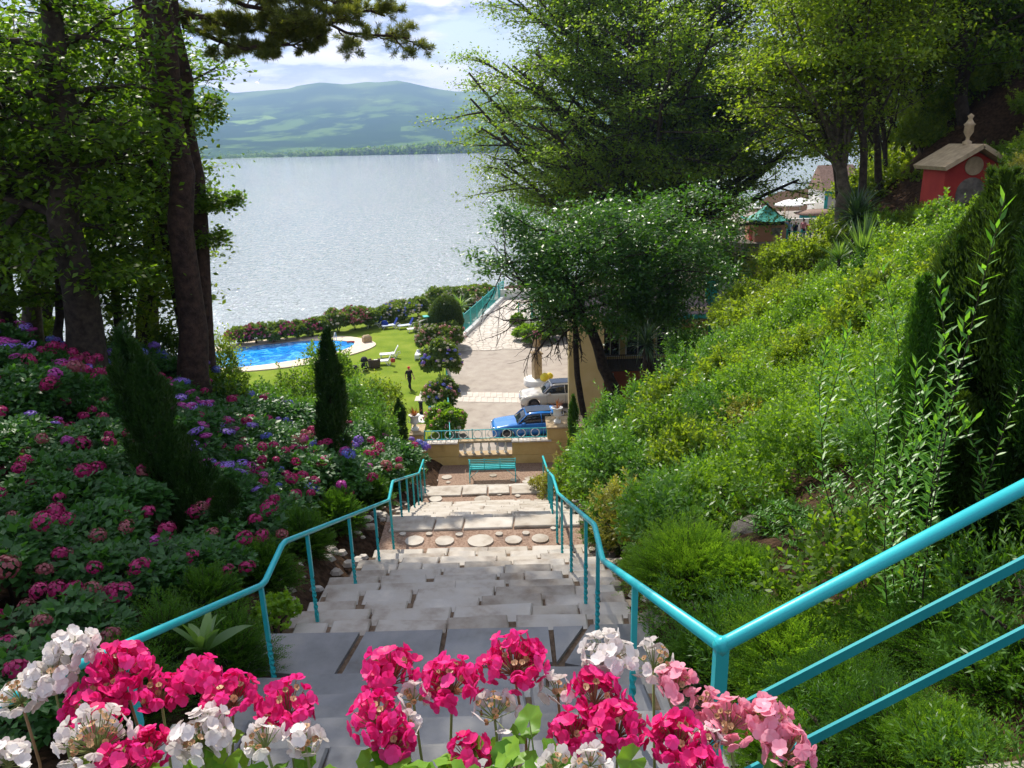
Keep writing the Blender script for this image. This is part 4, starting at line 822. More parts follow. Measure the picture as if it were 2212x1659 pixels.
# ------------------------------------------------------------------ people
def person(label, loc, rz, height=1.75, shirt=blackcloth, trouser=blackcloth, hair=None, cap=None, group=None, sit=False, pose='stand', bottle=False):
    t = thing('person', label, 'person', loc, group, rz=rz); s = height/1.75
    J = {'pel': (0, 0, .95, .125), 'wai': (0, 0, 1.10, .12), 'che': (0, .01, 1.30, .145), 'nk0': (0, .02, 1.45, .075), 'nk': (0, .0, 1.50, .055), 'hd0': (0, -.01, 1.56, .075), 'hd1': (0, -.015, 1.64, .098), 'hd2': (0, 0, 1.70, .075)}
    E_ = [('pel', 'wai'), ('wai', 'che'), ('che', 'nk0'), ('nk0', 'nk'), ('nk', 'hd0'), ('hd0', 'hd1'), ('hd1', 'hd2')]
    st = .16 if pose == 'walk' else .02
    for k, sg in (('l', -1), ('r', 1)):
        sw = sg*st
        J.update({k+'sh': (sg*.18, .01, 1.40, .06), k+'el': (sg*.25, .03-sw*.6, 1.13, .042), k+'wr': (sg*.27, -.10-sw, .90, .028), k+'pa': (sg*.27, -.13-sw, .84, .034), k+'hp': (sg*.09, 0, .90, .095), k+'kn': (sg*.10, -.03+sw, .50, .062), k+'an': (sg*.10, .03+sw*1.9, .08, .042), k+'to': (sg*.11, -.14+sw*1.9, .035, .035)})
        E_ += [('che', k+'sh'), (k+'sh', k+'el'), (k+'el', k+'wr'), (k+'wr', k+'pa'), ('pel', k+'hp'), (k+'hp', k+'kn'), (k+'kn', k+'an'), (k+'an', k+'to')]
        for f in range(5):
            ox = (f-2)*.013; ln_ = (.05, .075, .08, .075, .06)[f]; J[k+'f%da' % f] = (sg*.27-sg*.01, -.145-sw+ox, .81, .0095); J[k+'f%db' % f] = (sg*.27-sg*.03, -.15-sw+ox*1.3, .81-ln_, .0085); E_ += [(k+'pa', k+'f%da' % f), (k+'f%da' % f, k+'f%db' % f)]
    if bottle:
        pass
    nm = list(J); me = bpy.data.meshes.new('body'); me.from_pydata([tuple(c*s for c in J[q][:3]) for q in nm], [(nm.index(a_), nm.index(b_)) for a_, b_ in E_], []); o = link('body', me, skin, t)
    md = o.modifiers.new('skin', 'SKIN'); sv = me.skin_vertices[0].data
    for i, q in enumerate(nm): sv[i].radius = (J[q][3]*s, J[q][3]*s*(.8 if q in ('pel', 'wai', 'che') else 1)); sv[i].use_root = (q == 'pel')
    o.modifiers.new('sub', 'SUBSURF').levels = 1; o.modifiers['sub'].render_levels = 2
    def P(k, dz=0): return np.array(J[k][:3])*s
    b = MB()
    b.tube([P('pel')+(0, 0, .0), P('wai'), P('che'), P('nk0')-(0, 0, .02)], [.165*s, .155*s, .19*s, .10*s], 12)
    for k in 'lr': b.tube([P(k+'sh')*(.6, 1, 1), P(k+'sh'), P(k+'sh')*.35+P(k+'el')*.65], [.085*s, .08*s, .07*s], 8)
    b.build('shirt', shirt, t)
    b = MB()
    b.tube([P('pel')+(0, 0, .06*s), P('pel')-(0, 0, .10*s)], [.16*s, .155*s], 10)
    for k in 'lr': b.tube([P(k+'hp'), P(k+'kn'), P(k+'an')], [.11*s, .085*s, .07*s], 8)
    b.build('trousers', trouser, t)
    for k in 'lr': b = MB(); q = P(k+'an'); b.lathe([(.05, -.04), (.055, .0), (.04, .05), (0, .06)], (0, 0, 0), 10, 1, 2.2); b.build('shoe', black, t, loc=(q[0], q[1]-.06, .045))
    h = P('hd1'); b = MB(); b.lathe([(.105*s, -.02*s), (.108*s, .03*s), (.09*s, .09*s), (.05*s, .12*s), (0, .125*s)], (h[0], h[1]+.012, h[2]), 14)
    if cap is not None: b.box((h[0], h[1]-.13*s, h[2]+.03*s), (.13*s, .12*s, .015)); b.build('cap', cap, t)
    elif hair is not None: b.build('hair', hair, t)
    fm = MB(); 
    for sx_ in (-1, 1): fm.lathe([(0, -.012), (.014, 0), (0, .012)], (sx_*.035*s, h[1]-.098*s, h[2]+.0), 6)
    fm.build('eyes', black, t); MB().lathe([(0, .03), (.012, .0), (.018, -.02), (0, -.028)], (0, h[1]-.112*s, h[2]-.015), 6).build('nose', skin, t)
    return t
dhair = mat('dark_hair', (.02, .014, .01), (.04, .03, .02)); redc = mat('red_cap', (.55, .03, .02), (.62, .05, .03))
q = atZ(886, 840, -17.99)
person('person in black shirt and red cap walking on the lawn holding a cup', q, R_(35), 1.78, blackcloth, blackcloth, cap=redc, pose='walk')
o = MB().lathe([(0, 0), (.035, 0), (.04, .12), (0, .12)], (0, 0, 0), 10).build('cup', sand, None, loc=(q[0]+.35, q[1]-.05, -17.99+.78)); tag(o, 'small pale cup in the hand of the person in the red cap', 'cup')
# swimmer: head and shoulders above the water
q = atZ(504, 768, -17.96); t = person('person swimming in the pool with dark hair, only head and shoulders out', (q[0], q[1], -17.96-1.38), R_(70), 1.7, skin, blackcloth, hair=dhair)
# ------------------------------------------------------------------ fences between road and lawn
def fence(name, label, pts, h, n, group='turquoise fences', posts=None, bar=.022):
    pts = np.array(pts, float); t = thing(name, label, 'fence', pts[0], group); b = MB(); L_ = np.r_[0, np.cumsum(np.linalg.norm(np.diff(pts[:, :2], axis=0), axis=1))]
    at_ = lambda s_: np.array([np.interp(s_, L_, pts[:, i]) for i in range(3)])
    for s_ in np.arange(0, L_[-1], .14): p = at_(s_); b.box((p[0], p[1], p[2]+h/2), (bar, bar, h-.1))
    o = b.build('bars', teal_far, t, world=True)
    b = MB()
    for i in range(len(pts)-1):
        for k in (.1, h-.06): b.bar(pts[i]+(0, 0, k), pts[i+1]+(0, 0, k), .04, .05)
    b.build('rail', teal_far, t, world=True)
    for s_ in np.linspace(0, L_[-1], n): p = at_(s_); MB().box((p[0], p[1], p[2]+h/2+.06), (.11, .11, h+.12)).build('post', teal_far, t, world=True)
    return t
z_ = -17.99
fence('iron_fence', 'turquoise fence seen edge on between the lawn bushes and the road', [(FX*42, 42, z_), (FX*52, 52, z_), (FX*63, 63, z_)], 1.5, 8)
A0 = atZ(1003, 722, -18); A1 = atZ(1088, 640, -18); A1b = atZ(1100, 628, -18)
fence('iron_fence', 'turquoise barred fence on the white kerb along the paved path', [(A0[0], A0[1], -17.75), (A1[0], A1[1], -17.75)], 1.75, 8)
t = thing('kerb_wall', 'low white kerb wall below the turquoise barred fence', 'wall', (A0[0], A0[1], -18)); d_ = np.array((A1[0]-A0[0], A1[1]-A0[1], 0)); nrm = unit(np.array((d_[1], -d_[0], 0.)))*.28
MB().bar(A0+nrm+(0, 0, .16)-d_*.28, A1+nrm+(0, 0, .16), .35, .42).build('wall', whitewall, t, world=True)
B0, B1 = atZ(1121, 703, -18), atZ(1232, 697, -18)
fence('iron_fence', 'turquoise barred fence behind the small palm at the back of the road', [(B0[0], B0[1], -17.6), (B1[0], B1[1], -17.6)], 1.75, 5)
t = thing('kerb_wall', 'low white planter wall below the palm fence', 'wall', (B0[0], B0[1], -18)); MB().box(((B0[0]+B1[0])/2-.4, B0[1]-.3, -17.75), (B1[0]-B0[0]+1.2, .3, .5)).build('wall', whitewall, t, world=True)
C0, C1 = atZ(1078, 648, -18), atZ(1160, 640, -18)
t = thing('end_wall', 'white end wall where the paved path stops', 'wall', (C0[0], C0[1], -18)); MB().box(((C0[0]+C1[0])/2, C0[1]+.5, -17.45), (C1[0]-C0[0], .3, 1.2)).build('wall', whitewall, t, world=True)
# frame with turquoise lid by the bay tree, small teal post
q = atZ(908, 757, -18); t = thing('pool_sign_frame', 'tall white timber frame with a turquoise board left of the clipped bay tree', 'frame', q)
for sx_ in (0, .75): MB().bar((sx_, sx_*2.0, 0), (sx_+.12, sx_*2.0, 2.7), .08).build('post', white, t)
for z_ in (.7, 1.4, 2.1, 2.65): MB().bar((0.05, .0, z_), (.83, 1.5, z_), .06).build('crossbar', white, t)
MB().box((.75, 1.3, 2.85), (.9, .7, .08), .3).build('board', teal_far, t); MB().box((1.0, 1.5, 1.5), (.75, .3, 1.7), .2).build('cabinet', teal_far, t)
q = atZ(932, 905, -18); t = thing('bollard', 'short turquoise box post in front of the second hydrangea', 'post', q); MB().box((0, 0, .45), (.3, .25, .9), 0, .03).build('post', teal_far, t)
q = atZ(911, 905, -18); t = thing('lamp_post', 'short black post beside the left urn', 'post', q); MB().box((0, 0, .6), (.22, .22, 1.2), 0, .05).build('post', blackcloth, t); MB().box((0, 0, 1.23), (.3, .3, .06), 0, .02).build('cap', blackcloth, t)
q = atZ(905, 920, -18); t = thing('sun_lounger', 'white slatted bench end between the left urn and the black post', 'bench', q)
b = MB(); [b.box((.0, -.7+.14*k, .5), (.9, .1, .04)) for k in range(11)]; b.build('seat', white, t)
for sx_ in (-1, 1):
    for yy in (-.6, .6): MB().box((sx_*.4, yy, .24), (.06, .06, .48)).build('leg', white, t)
# ------------------------------------------------------------------ terrace, pavilion and village on the right
TZ = float(atY(1660, 522, 66)[2]); p0 = atY(1640, 520, 66); 
t = thing('stone_terrace', 'rubble stone retaining wall of the terrace below the people', 'wall', (27, 66, TZ))
bm_ = MB().poly([(p0[0]-1.5, 65.6), (p0[0]+2.6, 64.5), (p0[0]+7, 63.6), (p0[0]+10, 63.2), (p0[0]+17, 66), (p0[0]+17, 92), (p0[0]+4, 92), (p0[0]-5, 80), (p0[0]-5, 72)], -20, TZ-.02); bm_.build('wall', stone, t, world=True)
def pavilion(vx, label, Yq):
    c = atY(vx, 522, Yq); w_ = 2.75; t = thing('pavilion', label, 'pavilion', (c[0], Yq+w_/2, TZ))
    zt_ = atY(vx, 487, Yq)[2]-TZ; b = MB().box((0, 0, zt_/2), (w_, w_, zt_)); b.build('wall', pinkr, t)
    MB().box((0, 0, zt_+.13), (w_*.86, w_*.86, .3)).build('frieze', mat('dark_timber', (.03, .025, .02)), t)
    e = w_*.66; n_ = 12; V = []; prof = [(1.0, 0.12), (.86, .13), (.62, .36), (.42, .62), (.26, .92), (.13, 1.25), (.05, 1.32)]
    z0_ = zt_+.22
    for rr_, zz_ in prof:
        for k in range(24):
            a_ = k*2*math.pi/24; sq = 1/max(abs(math.cos(a_)), abs(math.sin(a_))); cr = (sq-1)/.414; V.append((e*rr_*sq*math.cos(a_)*(1+.0*cr), e*rr_*sq*math.sin(a_), z0_+zz_+(.22*cr if rr_ > .9 else 0)))
    b = MB(); b.add(V, [(i*24+j, i*24+(j+1) % 24, (i+1)*24+(j+1) % 24, (i+1)*24+j) for i in range(len(prof)-1) for j in range(24)]+[tuple(range(24))[::-1], tuple(range(6*24, 7*24))], False); ro = b.build('roof', copper, t)
    MB().lathe([(.05, 0), (.12, .1), (.04, .22), (.0, .5)], (0, 0, z0_+1.3), 8).build('finial', copper, ro)
    MB().box((.45, -w_/2-.02, zt_*.62), (.85, .06, .6)).build('plaque', stone, t)
    b = MB().box((-w_/2-.01, -.3, zt_*.40), (.06, .8, zt_*.8)); b.build('arched_niche', redr, t)
    return t
pavilion(1664, 'square pink pavilion with a green curved pagoda roof on the terrace edge', 66)
R0, R1, R2 = atY(1696, 531, 65.2), atY(1782, 520, 63.6), atY(1830, 512, 63.2)
fence('terrace_railing', 'turquoise iron railing in front of the people on the terrace', [(R0[0], 65.0, TZ), (R1[0], 63.8, TZ), (R2[0], 63.5, TZ)], 1.0, 5, 'terrace railing')
ppl = [(1702, 'person in pale blue shirt with dark hair standing nearest the pink pavilion', mat('lightblue_shirt', (.25, .45, .65)), dhair, 66.2), (1697, 'person with a bright blue hat half hidden beside the pavilion', mat('teal_shirt', (.05, .25, .35)), None, 67.5), (1716, 'bald person in navy top behind the terrace railing', mat('navy_top', (.01, .02, .07)), None, 65.6), (1733, 'small person in pink top in the middle of the terrace group', mat('pink_top', (.5, .2, .25)), dhair, 67), (1746, 'person in red shirt leaning at the right of the terrace group', mat('red_shirt', (.45, .06, .07)), dhair, 65.2)]
for vx, lb_, sh_, hr_, yy in ppl:
    q = atY(vx, 520, yy); person(lb_, (q[0], yy, TZ), R_(random.Random(vx).uniform(-60, 60)+180), 1.72, sh_, blackcloth, hair=hr_, cap=(bluecloth if 'hat' in lb_ else None), group='people on the terrace')
# turquoise and white villa behind
VY = 78.; q = atY(1780, 500, VY); x0 = float(atY(1776, 500, VY)[0]); x1 = float(atY(1850, 500, VY)[0])
t = thing('villa', 'white and turquoise villa with brown shingle roof behind the palm', 'house', (x0, VY, TZ))
zr0_, zr1_ = float(atY(1790, 412, VY)[2]), float(atY(1790, 356, VY+3)[2])
def tb(name, m, xa, xb, ya, yb, za, zb, par=t):
    o = MB().box(((xa+xb)/2, (ya+yb)/2, (za+zb)/2), (xb-xa, yb-ya, zb-za)).build(name, m, par); o.data.transform(Matrix.Translation(-t.location)); return o
tb('wall', whitewall, x0, x1, VY, VY+4.5, TZ-3, zr0_)
b = MB(); P = [(x0-.4, VY-.4, zr0_), (x1+.4, VY-.4, zr0_), (x1+.1, VY+2.6, zr1_), (x0+.0, VY+2.6, zr1_), (x1+.1, VY+4.9, zr0_), (x0, VY+4.9, zr0_)]; b.add(P, [(0, 1, 2, 3), (3, 2, 4, 5), (0, 3, 5), (0, 5, 4, 1)]); o = b.build('roof', roofb, t); o.data.transform(Matrix.Translation(-t.location))
tb('cornice', teal_far, x0-.1, x1, VY-.08, VY-.003, zr0_-.45, zr0_-.02); tb('corner_post', teal_far, x0-.08, x0+.25, VY-.06, VY-.003, TZ-1, zr0_-.5); tb('corner_post', teal_far, x0+.9, x0+1.1, VY-.06, VY-.003, TZ+2.6, zr0_-.5)
# round bay
cb = atY(1757, 510, VY-1.2); rb = 1.75; zbt = float(atY(1757, 462, VY-1.2)[2]); t2 = thing('round_bay_pavilion', 'low turquoise bay with arched windows and flat brown roof beside the villa', 'pavilion', (cb[0]+.3, VY-1.2, TZ))
hb_ = zbt-TZ
MB().lathe([(rb, -.5), (rb, hb_), (0, hb_)], (0, 0, 0), 24).build('wall', teal_far, t2); MB().lathe([(rb+.45, hb_), (rb+.5, hb_+.1), (rb*.6, hb_+.38), (0, hb_+.42)], (0, 0, 0), 24).build('roof', roofb, t2)
for k in range(7):
    a_ = R_(200+k*27); o = MB(); wv = .24; ht_ = hb_*.78; Pp = [(-wv, .25), (wv, .25), (wv, ht_-.2), (wv*.7, ht_-.05), (0, ht_), (-wv*.7, ht_-.05), (-wv, ht_-.2)]
    b = MB(); b.add([(x, -.04, z) for x, z in Pp]+[(x, .04, z) for x, z in Pp], [tuple(range(7))]+[(i, (i+1) % 7, 7+(i+1) % 7, 7+i)[::-1] for i in range(7)]); wn = b.build('window', white, t2, loc=((rb+.0)*math.cos(a_), (rb+.0)*math.sin(a_), 0)); wn.rotation_euler.z = a_+math.pi/2
    b = MB(); b.add([(x*.72, -.055, .1+z*.88) for x, z in Pp], [tuple(range(7))]); b.build('pane', glassd, wn)
# parasols and terrace walls
for i, (vx, vy, lb_) in enumerate(((1560, 494, 'white parasol seen left of the pagoda roof, leftmost of the group'), (1592, 492, 'white parasol in the middle of the group behind the branches'), (1612, 498, 'white parasol nearest the pink pavilion'), (1700, 492, 'pale parasol between the pavilion and the round bay'), (1725, 488, 'cream parasol close to the round bay'))):
    yy = 74+i*1.5; q = atY(vx, vy, yy); t = thing('parasol', lb_, 'parasol', (q[0], yy, TZ), 'parasols on the terrace'); h_ = max(2.2, q[2]-TZ)
    MB().tube([(0, 0, 0), (0, 0, h_)], .03, 6).build('pole', white, t); b = MB(); b.lathe([(0, .25), (.5, .14), (1.5, -.25), (1.5, -.35), (.5, .06), (0, .16)], (0, 0, h_), 8, smooth=False); b.build('canopy', white, t)
t = thing('balustrade', 'white terrace wall between the pink pavilion and the round bay', 'wall', (p0[0]+4, 72, TZ)); MB().box((p0[0]+4.6, 72.2, TZ+.6), (5.5, .3, 1.2)).build('wall', whitewall, t, world=True)
for vx, yt, yy, lb_ in ((1586, 385, 88, 'pale flagpole with a crossbar rising over the water'), (1697, 440, 86, 'thin pale mast right of the pagoda roof')):
    q = atY(vx, yt, yy); t = thing('flagpole', lb_, 'flagpole', (q[0], yy, TZ-6)); h_ = q[2]-TZ+6; MB().tube([(0, 0, 0), (0, 0, h_)], [.12, .06], 8).build('pole', sand, t)
    if vx == 1586: MB().tube([(-1.1, 0, h_-2.9), (.5, 0, h_-2.9)], .05, 6).build('crossbar', white, t)
# red shrine on the bank
SYY = 22.5; xl_ = float(atY(2033, 440, SYY)[0]); xr_ = float(atY(2150, 440, SYY)[0]); z0_ = float(atY(2080, 452, SYY)[2])-.4
t = thing('red_shrine', 'crimson gabled niche building with urn finial on the wooded bank', 'shrine', ((xl_+xr_)/2, SYY, z0_)); W = (xr_-xl_)/2; ze_ = float(atY(2033, 362, SYY)[2])-z0_; zp_ = float(atY(2092, 325, SYY)[2])-z0_
b = MB(); V = [(-W, 0, -1), (W, 0, -1), (W, 0, ze_), (0, 0, zp_), (-W, 0, ze_)]; V += [(x, 1.2, z) for x, y, z in V]; b.add(V, [(0, 1, 2, 3, 4), (9, 8, 7, 6, 5)]+[(i, 5+i, 5+(i+1) % 5, (i+1) % 5) for i in range(5)]); b.build('wall', redr, t)
for s_ in (-1, 1): MB().bar((s_*(W+.22), .5, ze_-.02), (0, .5, zp_+.12), 1.75, .12, up=(0, 0, 1)).build('roof_slab', sand, t)
b = MB(); a_ = np.linspace(0, 2*math.pi, 20, endpoint=False); b.add([(.26*math.cos(q), -.03, (ze_+.02)+.26*math.sin(q)) for q in a_]+[(.26*math.cos(q), .0, (ze_+.02)+.26*math.sin(q)) for q in a_], [tuple(range(20))]+[(i, (i+1) % 20, 20+(i+1) % 20, 20+i)[::-1] for i in range(20)]); b.build('roundel', sand, t)
b = MB(); P = [(-.42, -.6), (.42, -.6)]+[(.42*math.cos(q), ze_*.55+.42*math.sin(q)) for q in np.linspace(0, math.pi, 10)]; n_ = len(P); b.add([(x, -.02, z) for x, z in P], [tuple(range(n_))]); b.build('niche', rock, t)
MB().lathe([(.12, 0), (.12, .08), (.05, .12), (.05, .2), (.13, .34), (.12, .5), (.16, .55), (.10, .6), (.05, .7), (.09, .78), (0, .85)], (0, .5, zp_+.15), 14).build('finial', sand, t)
b = MB(); b.tube([(-W-.02, -.05, ze_*.5), (-W-.12, -.1, ze_*.2), (-W-.35, -.15, -.15), (-W-.65, -.2, -.45)], [.09, .1, .1, .1], 6); b.build('scroll_buttress', sand, t)
# ------------------------------------------------------------------ trees
def curve_path(a, b, bow, r, n=7, wob=.03):
    a = np.array(a, float); b = np.array(b, float); t = np.linspace(0, 1, n)[:, None]; L_ = np.linalg.norm(b-a)
    P = a+(b-a)*t + np.array(bow)*np.sin(t*math.pi) + np.cumsum(r.normal(size=(n, 3))*wob*L_/n, 0)*np.minimum(1, t*3); return P
def along(P, s):
    x = s*(len(P)-1); i = min(int(x), len(P)-2); return P[i]+(P[i+1]-P[i])*(x-i)
def tree(name, label, cat, trunk, tr, cc, cr, nl, nleaf, leaf, lm, bm, seed, t0=.3, flat=.35, clump=.9, group=None, aspect=.6, nsub=6, horiz=.6, up=.0, twig=True, nsides=9, bark_part='trunk', limb_r=.35, wob=.04, ext=(.55, 1.0), lowbias=0.):
    """trunk: list of world points; crown ellipsoid centre cc, radii cr; all world"""
    r = np.random.default_rng(seed); trunk = np.array(trunk, float); base = trunk[0]; cc = np.array(cc, float); cr = np.array(cr, float)
    t = thing(name, label, cat, base, group)
    n_ = 14; tt = np.linspace(0, 1, n_); idx = np.linspace(0, 1, len(trunk)); T = np.stack([np.interp(tt, idx, trunk[:, i]) for i in range(3)], 1)
    T[1:-1] += r.normal(size=(n_-2, 3))*tr*.22*(1, 1, 0); rad = tr*(1-.55*tt)+tr*.5*np.exp(-tt*14)
    b = MB(); b.tube(T-base, rad, 12 if tr > .2 else 8, smooth=True); b.build('trunk', bm, t)
    bb_ = MB(); A_ = []; W_ = []
    for i in range(nl):
        s_ = t0+(1-t0)*((i+.5)/nl)**(1+lowbias); p = along(T, s_); d = unit(rdir(r, 1)[0]*(1, 1, .55)+(0, 0, up)); a_ = i*2.4+r.uniform(-.5, .5); d = unit(np.array((math.cos(a_), math.sin(a_), r.uniform(-.25, .5)+up)))
        # reach the ellipsoid surface
        q = (p-cc)/cr; dd_ = d/cr; A2 = dd_@dd_; B2 = 2*q@dd_; C2 = q@q-1; disc_ = B2*B2-4*A2*C2
        if disc_ < 0: d = unit(cc-p+r.normal(size=3)*cr*.35); ln = np.linalg.norm(cc-p)+cr.min()*r.uniform(.2, .8); disc_ = None
        if disc_ is not None: ln = (-B2+math.sqrt(disc_))/(2*A2)
        if ln <= .3: continue
        e = p+d*ln*r.uniform(*ext); P = curve_path(p, e, (0, 0, ln*.07*(1 if d[2] < .3 else -.4)), r, 8, wob*2.5); R0_ = tr*limb_r*(1-.5*s_)*min(1, ln/cr.max()+.3)
        bb_.tube(P-base, np.linspace(R0_, R0_*.22, 8), 6, cap=False)
        for j in range(nsub):
            u_ = .25+.75*(j+r.random())/nsub; ps = along(P, min(u_, 1)); ds = unit(unit(e-p)*.5+rdir(r, 1)[0]*(1, 1, 1-horiz)); l2 = ln*.42*(1.15-u_*.6)*r.uniform(.6, 1.1); es = ps+ds*l2
            P2 = curve_path(ps, es, (0, 0, 0), r, 5, wob*2.5); rr2 = R0_*.32*(1.2-u_*.6); bb_.tube(P2-base, np.linspace(rr2, rr2*.3, 5), 5, cap=False)
            for k in range(4):
                v_ = .3+.7*(k+r.random())/4; pt = along(P2, min(v_, 1)); et = pt+unit(ds*.5+rdir(r, 1)[0]*(1, 1, 1-horiz))*l2*.38
                if twig: bb_.tube(np.array([pt, (pt+et)/2+r.normal(size=3)*l2*.02, et])-base, [rr2*.35, rr2*.22, rr2*.1], 4, cap=False)
                A_ += [pt, (pt+et)/2, et]; W_ += [.6, 1, 1]
    bb_.build('branches', bm, t)
    if nleaf:
        A_ = np.array(A_); W_ = np.array(W_); k = r.choice(len(A_), nleaf, p=W_/W_.sum()); ct = r.random(len(A_))
        P = A_[k]+r.normal(size=(nleaf, 3))*np.array((clump, clump, clump*flat)); o_ = unit(P-cc)
        D = unit(rdir(r, nleaf)*(1, 1, .6)+o_*.4+(0, 0, -.15)); Nn = unit(rdir(r, nleaf)*.75+(0, 0, 1.))
        s_ = r.uniform(.6, 1.3, nleaf); leafobj('crown', lm, t, r, P-base, D, Nn, leaf*s_, leaf*aspect*s_, .12, True, ct[k]*.5+r.random(nleaf)*.5)
    return t
# big beech-like tree rising behind the house
Yb = 62.; tb0 = atY(1378, 560, Yb); gb = gz(tb0[0], Yb)
tree('beech_tree', 'huge spreading broadleaved tree with dark trunk rising behind the grey roofed house', 'tree', [(tb0[0]-.3, Yb, gb), tuple(atY(1380, 500, Yb)), tuple(atY(1392, 380, Yb)), tuple(atY(1398, 200, Yb)), tuple(atY(1400, -60, Yb))], .95,
     atY(1408, 205, Yb), (12.9, 12.0, 12.4), 118, 225000, .23, G['beech'], bark, 31, t0=.16, flat=.36, clump=.62, nsub=8, horiz=.6, up=.5, lowbias=.35, limb_r=.45, wob=.03, ext=(.8, 1.08))
# second stem of the same group leaning right
q0 = atY(1372, 560, 61); 
tree('beech_tree', 'forked leaning stem growing up right beside the huge spreading tree', 'tree', [(q0[0]+.5, 61, gz(q0[0], 61)), tuple(atY(1400, 445, 61)), tuple(atY(1455, 380, 61)), tuple(atY(1510, 300, 61)), tuple(atY(1600, 180, 61))], .5, atY(1600, 300, 61), (9, 8, 5.5), 22, 26000, .24, G['beech'], bark, 32, t0=.4, flat=.2, clump=.7, nsub=6, horiz=.9, up=.0, limb_r=.5)
# low arching bough reaching right
# magnolia in front of the house
Ym = 34.
m0 = atY(1345, 880, Ym); tree('magnolia_tree', 'leaning glossy leaved evergreen tree in front of the yellow house', 'tree', [(m0[0]+.6, Ym, gz(m0[0], Ym)-.3), tuple(atY(1330, 850, Ym)), tuple(atY(1285, 740, Ym)), tuple(atY(1245, 660, Ym)), tuple(atY(1215, 590, Ym)), tuple(atY(1200, 500, Ym))], .30,
     atY(1255, 545, Ym), (4.6, 4.0, 3.4), 34, 26000, .21, G['magnolia'], bark, 41, t0=.5, flat=.7, clump=.33, nsub=6, horiz=.2, up=.15, ext=(.35, 1.08), aspect=.42, limb_r=.42, wob=.10)
m0 = atY(1405, 800, Ym+1); tree('magnolia_tree', 'upright glossy leaved evergreen tree just right of the leaning one', 'tree', [(m0[0], Ym+1, gz(m0[0], Ym+1)), tuple(atY(1405, 760, Ym+1)), tuple(atY(1400, 640, Ym+1)), tuple(atY(1385, 480, Ym+1))], .24,
     atY(1430, 530, Ym+1), (4.3, 3.8, 3.4), 34, 26000, .21, G['magnolia'], bark, 42, t0=.42, flat=.7, clump=.33, nsub=6, horiz=.2, up=.25, ext=(.35, 1.08), aspect=.42, limb_r=.42, wob=.08)
# bare twigs hanging on the left of the magnolia: one dead bough
r = np.random.default_rng(44); st = atY(1240, 660, Ym-.5); t = thing('dead_bough_tree', 'leafless twiggy dark tree hanging over the road left of the yellow wall', 'tree', (st[0]+.9, Ym-.5, gz(st[0]+.9, Ym-.5)))
b = MB(); b0 = np.array(t.location); main = curve_path(b0, st, (-.3, 0, 0), r, 8, .05); b.tube(main-b0, np.linspace(.17, .11, 8), 8); b.build('trunk', bark, t)
b = MB()
def twigs(p, e, rad, lev):
    P = curve_path(p, e, r.normal(size=3)*.06*np.linalg.norm(e-p), r, 7, .16); b.tube(P-b0, np.linspace(rad, rad*.35, 7), 5 if lev else 7, cap=False)
    if lev < 3:
        for k in range(5 if lev else 6):
            s_ = .3+.7*(k+r.random()*.8)/6; q = along(P, min(s_, 1)); L_ = np.linalg.norm(e-p)*r.uniform(.35, .55); d = unit(unit(e-p)*.9+rdir(r, 1)[0]*.9+(0, 0, -.12)); twigs(q, q+d*L_, rad*.5, lev+1)
for vx, vy in ((1040, 600), (1085, 690), (1118, 745), (1150, 795), (1200, 760), (1265, 770), (1050, 545), (1110, 620), (1190, 560)):
    e = atY(vx, vy, Ym+r.uniform(-1.5, 1)); twigs(along(main, r.uniform(.85, 1)), e, .062, 1)
b.build('branches', bark, t)
# ------------------------------------------------------------------ left wood
Yp = 19.4
def col(vx, vy, Yq): return tuple(atY(vx, vy, Yq))
pb = atY(412, 800, Yp); zb = gz(pb[0], Yp)
tree('pine_tree', 'tall straight pine trunk with rough bark, nearest stem of the pair by the pool', 'tree', [(pb[0]+.02, Yp, zb-.2), col(410, 700, Yp), col(396, 450, Yp), col(370, 200, Yp), col(340, -10, Yp), col(305, -260, Yp), (-7.0, 18.6, 11.5)], .36, (-6.1, 17.3, 10.2), (4.3, 4.6, 2.6), 38, 26000, .17, G['wood'], barkp, 51, t0=.72, clump=.45, flat=.4, nsub=6, horiz=.6, limb_r=.4)  # crown above the view is unseen, placed and thickened to shade the landing
pb = atY(436, 790, Yp+1.4)
tree('pine_tree', 'second pine trunk close behind and right of the nearest one', 'tree', [(pb[0], Yp+1.4, gz(pb[0], Yp+1.4)-.2), col(436, 700, Yp+1.4), col(425, 450, Yp+1.4), col(402, 230, Yp+1.4), col(372, -20, Yp+1.4), col(350, -300, Yp+1.4), (-6.4, 20.6, 15.0)], .30, (-5.4, 20.2, 14.0), (4.2, 4.4, 2.4), 30, 12000, .17, G['wood'], barkp, 52, t0=.72, clump=.45, flat=.4, nsub=6, horiz=.6, limb_r=.4)  # unseen crown above the view, narrowed to let sun onto the yew
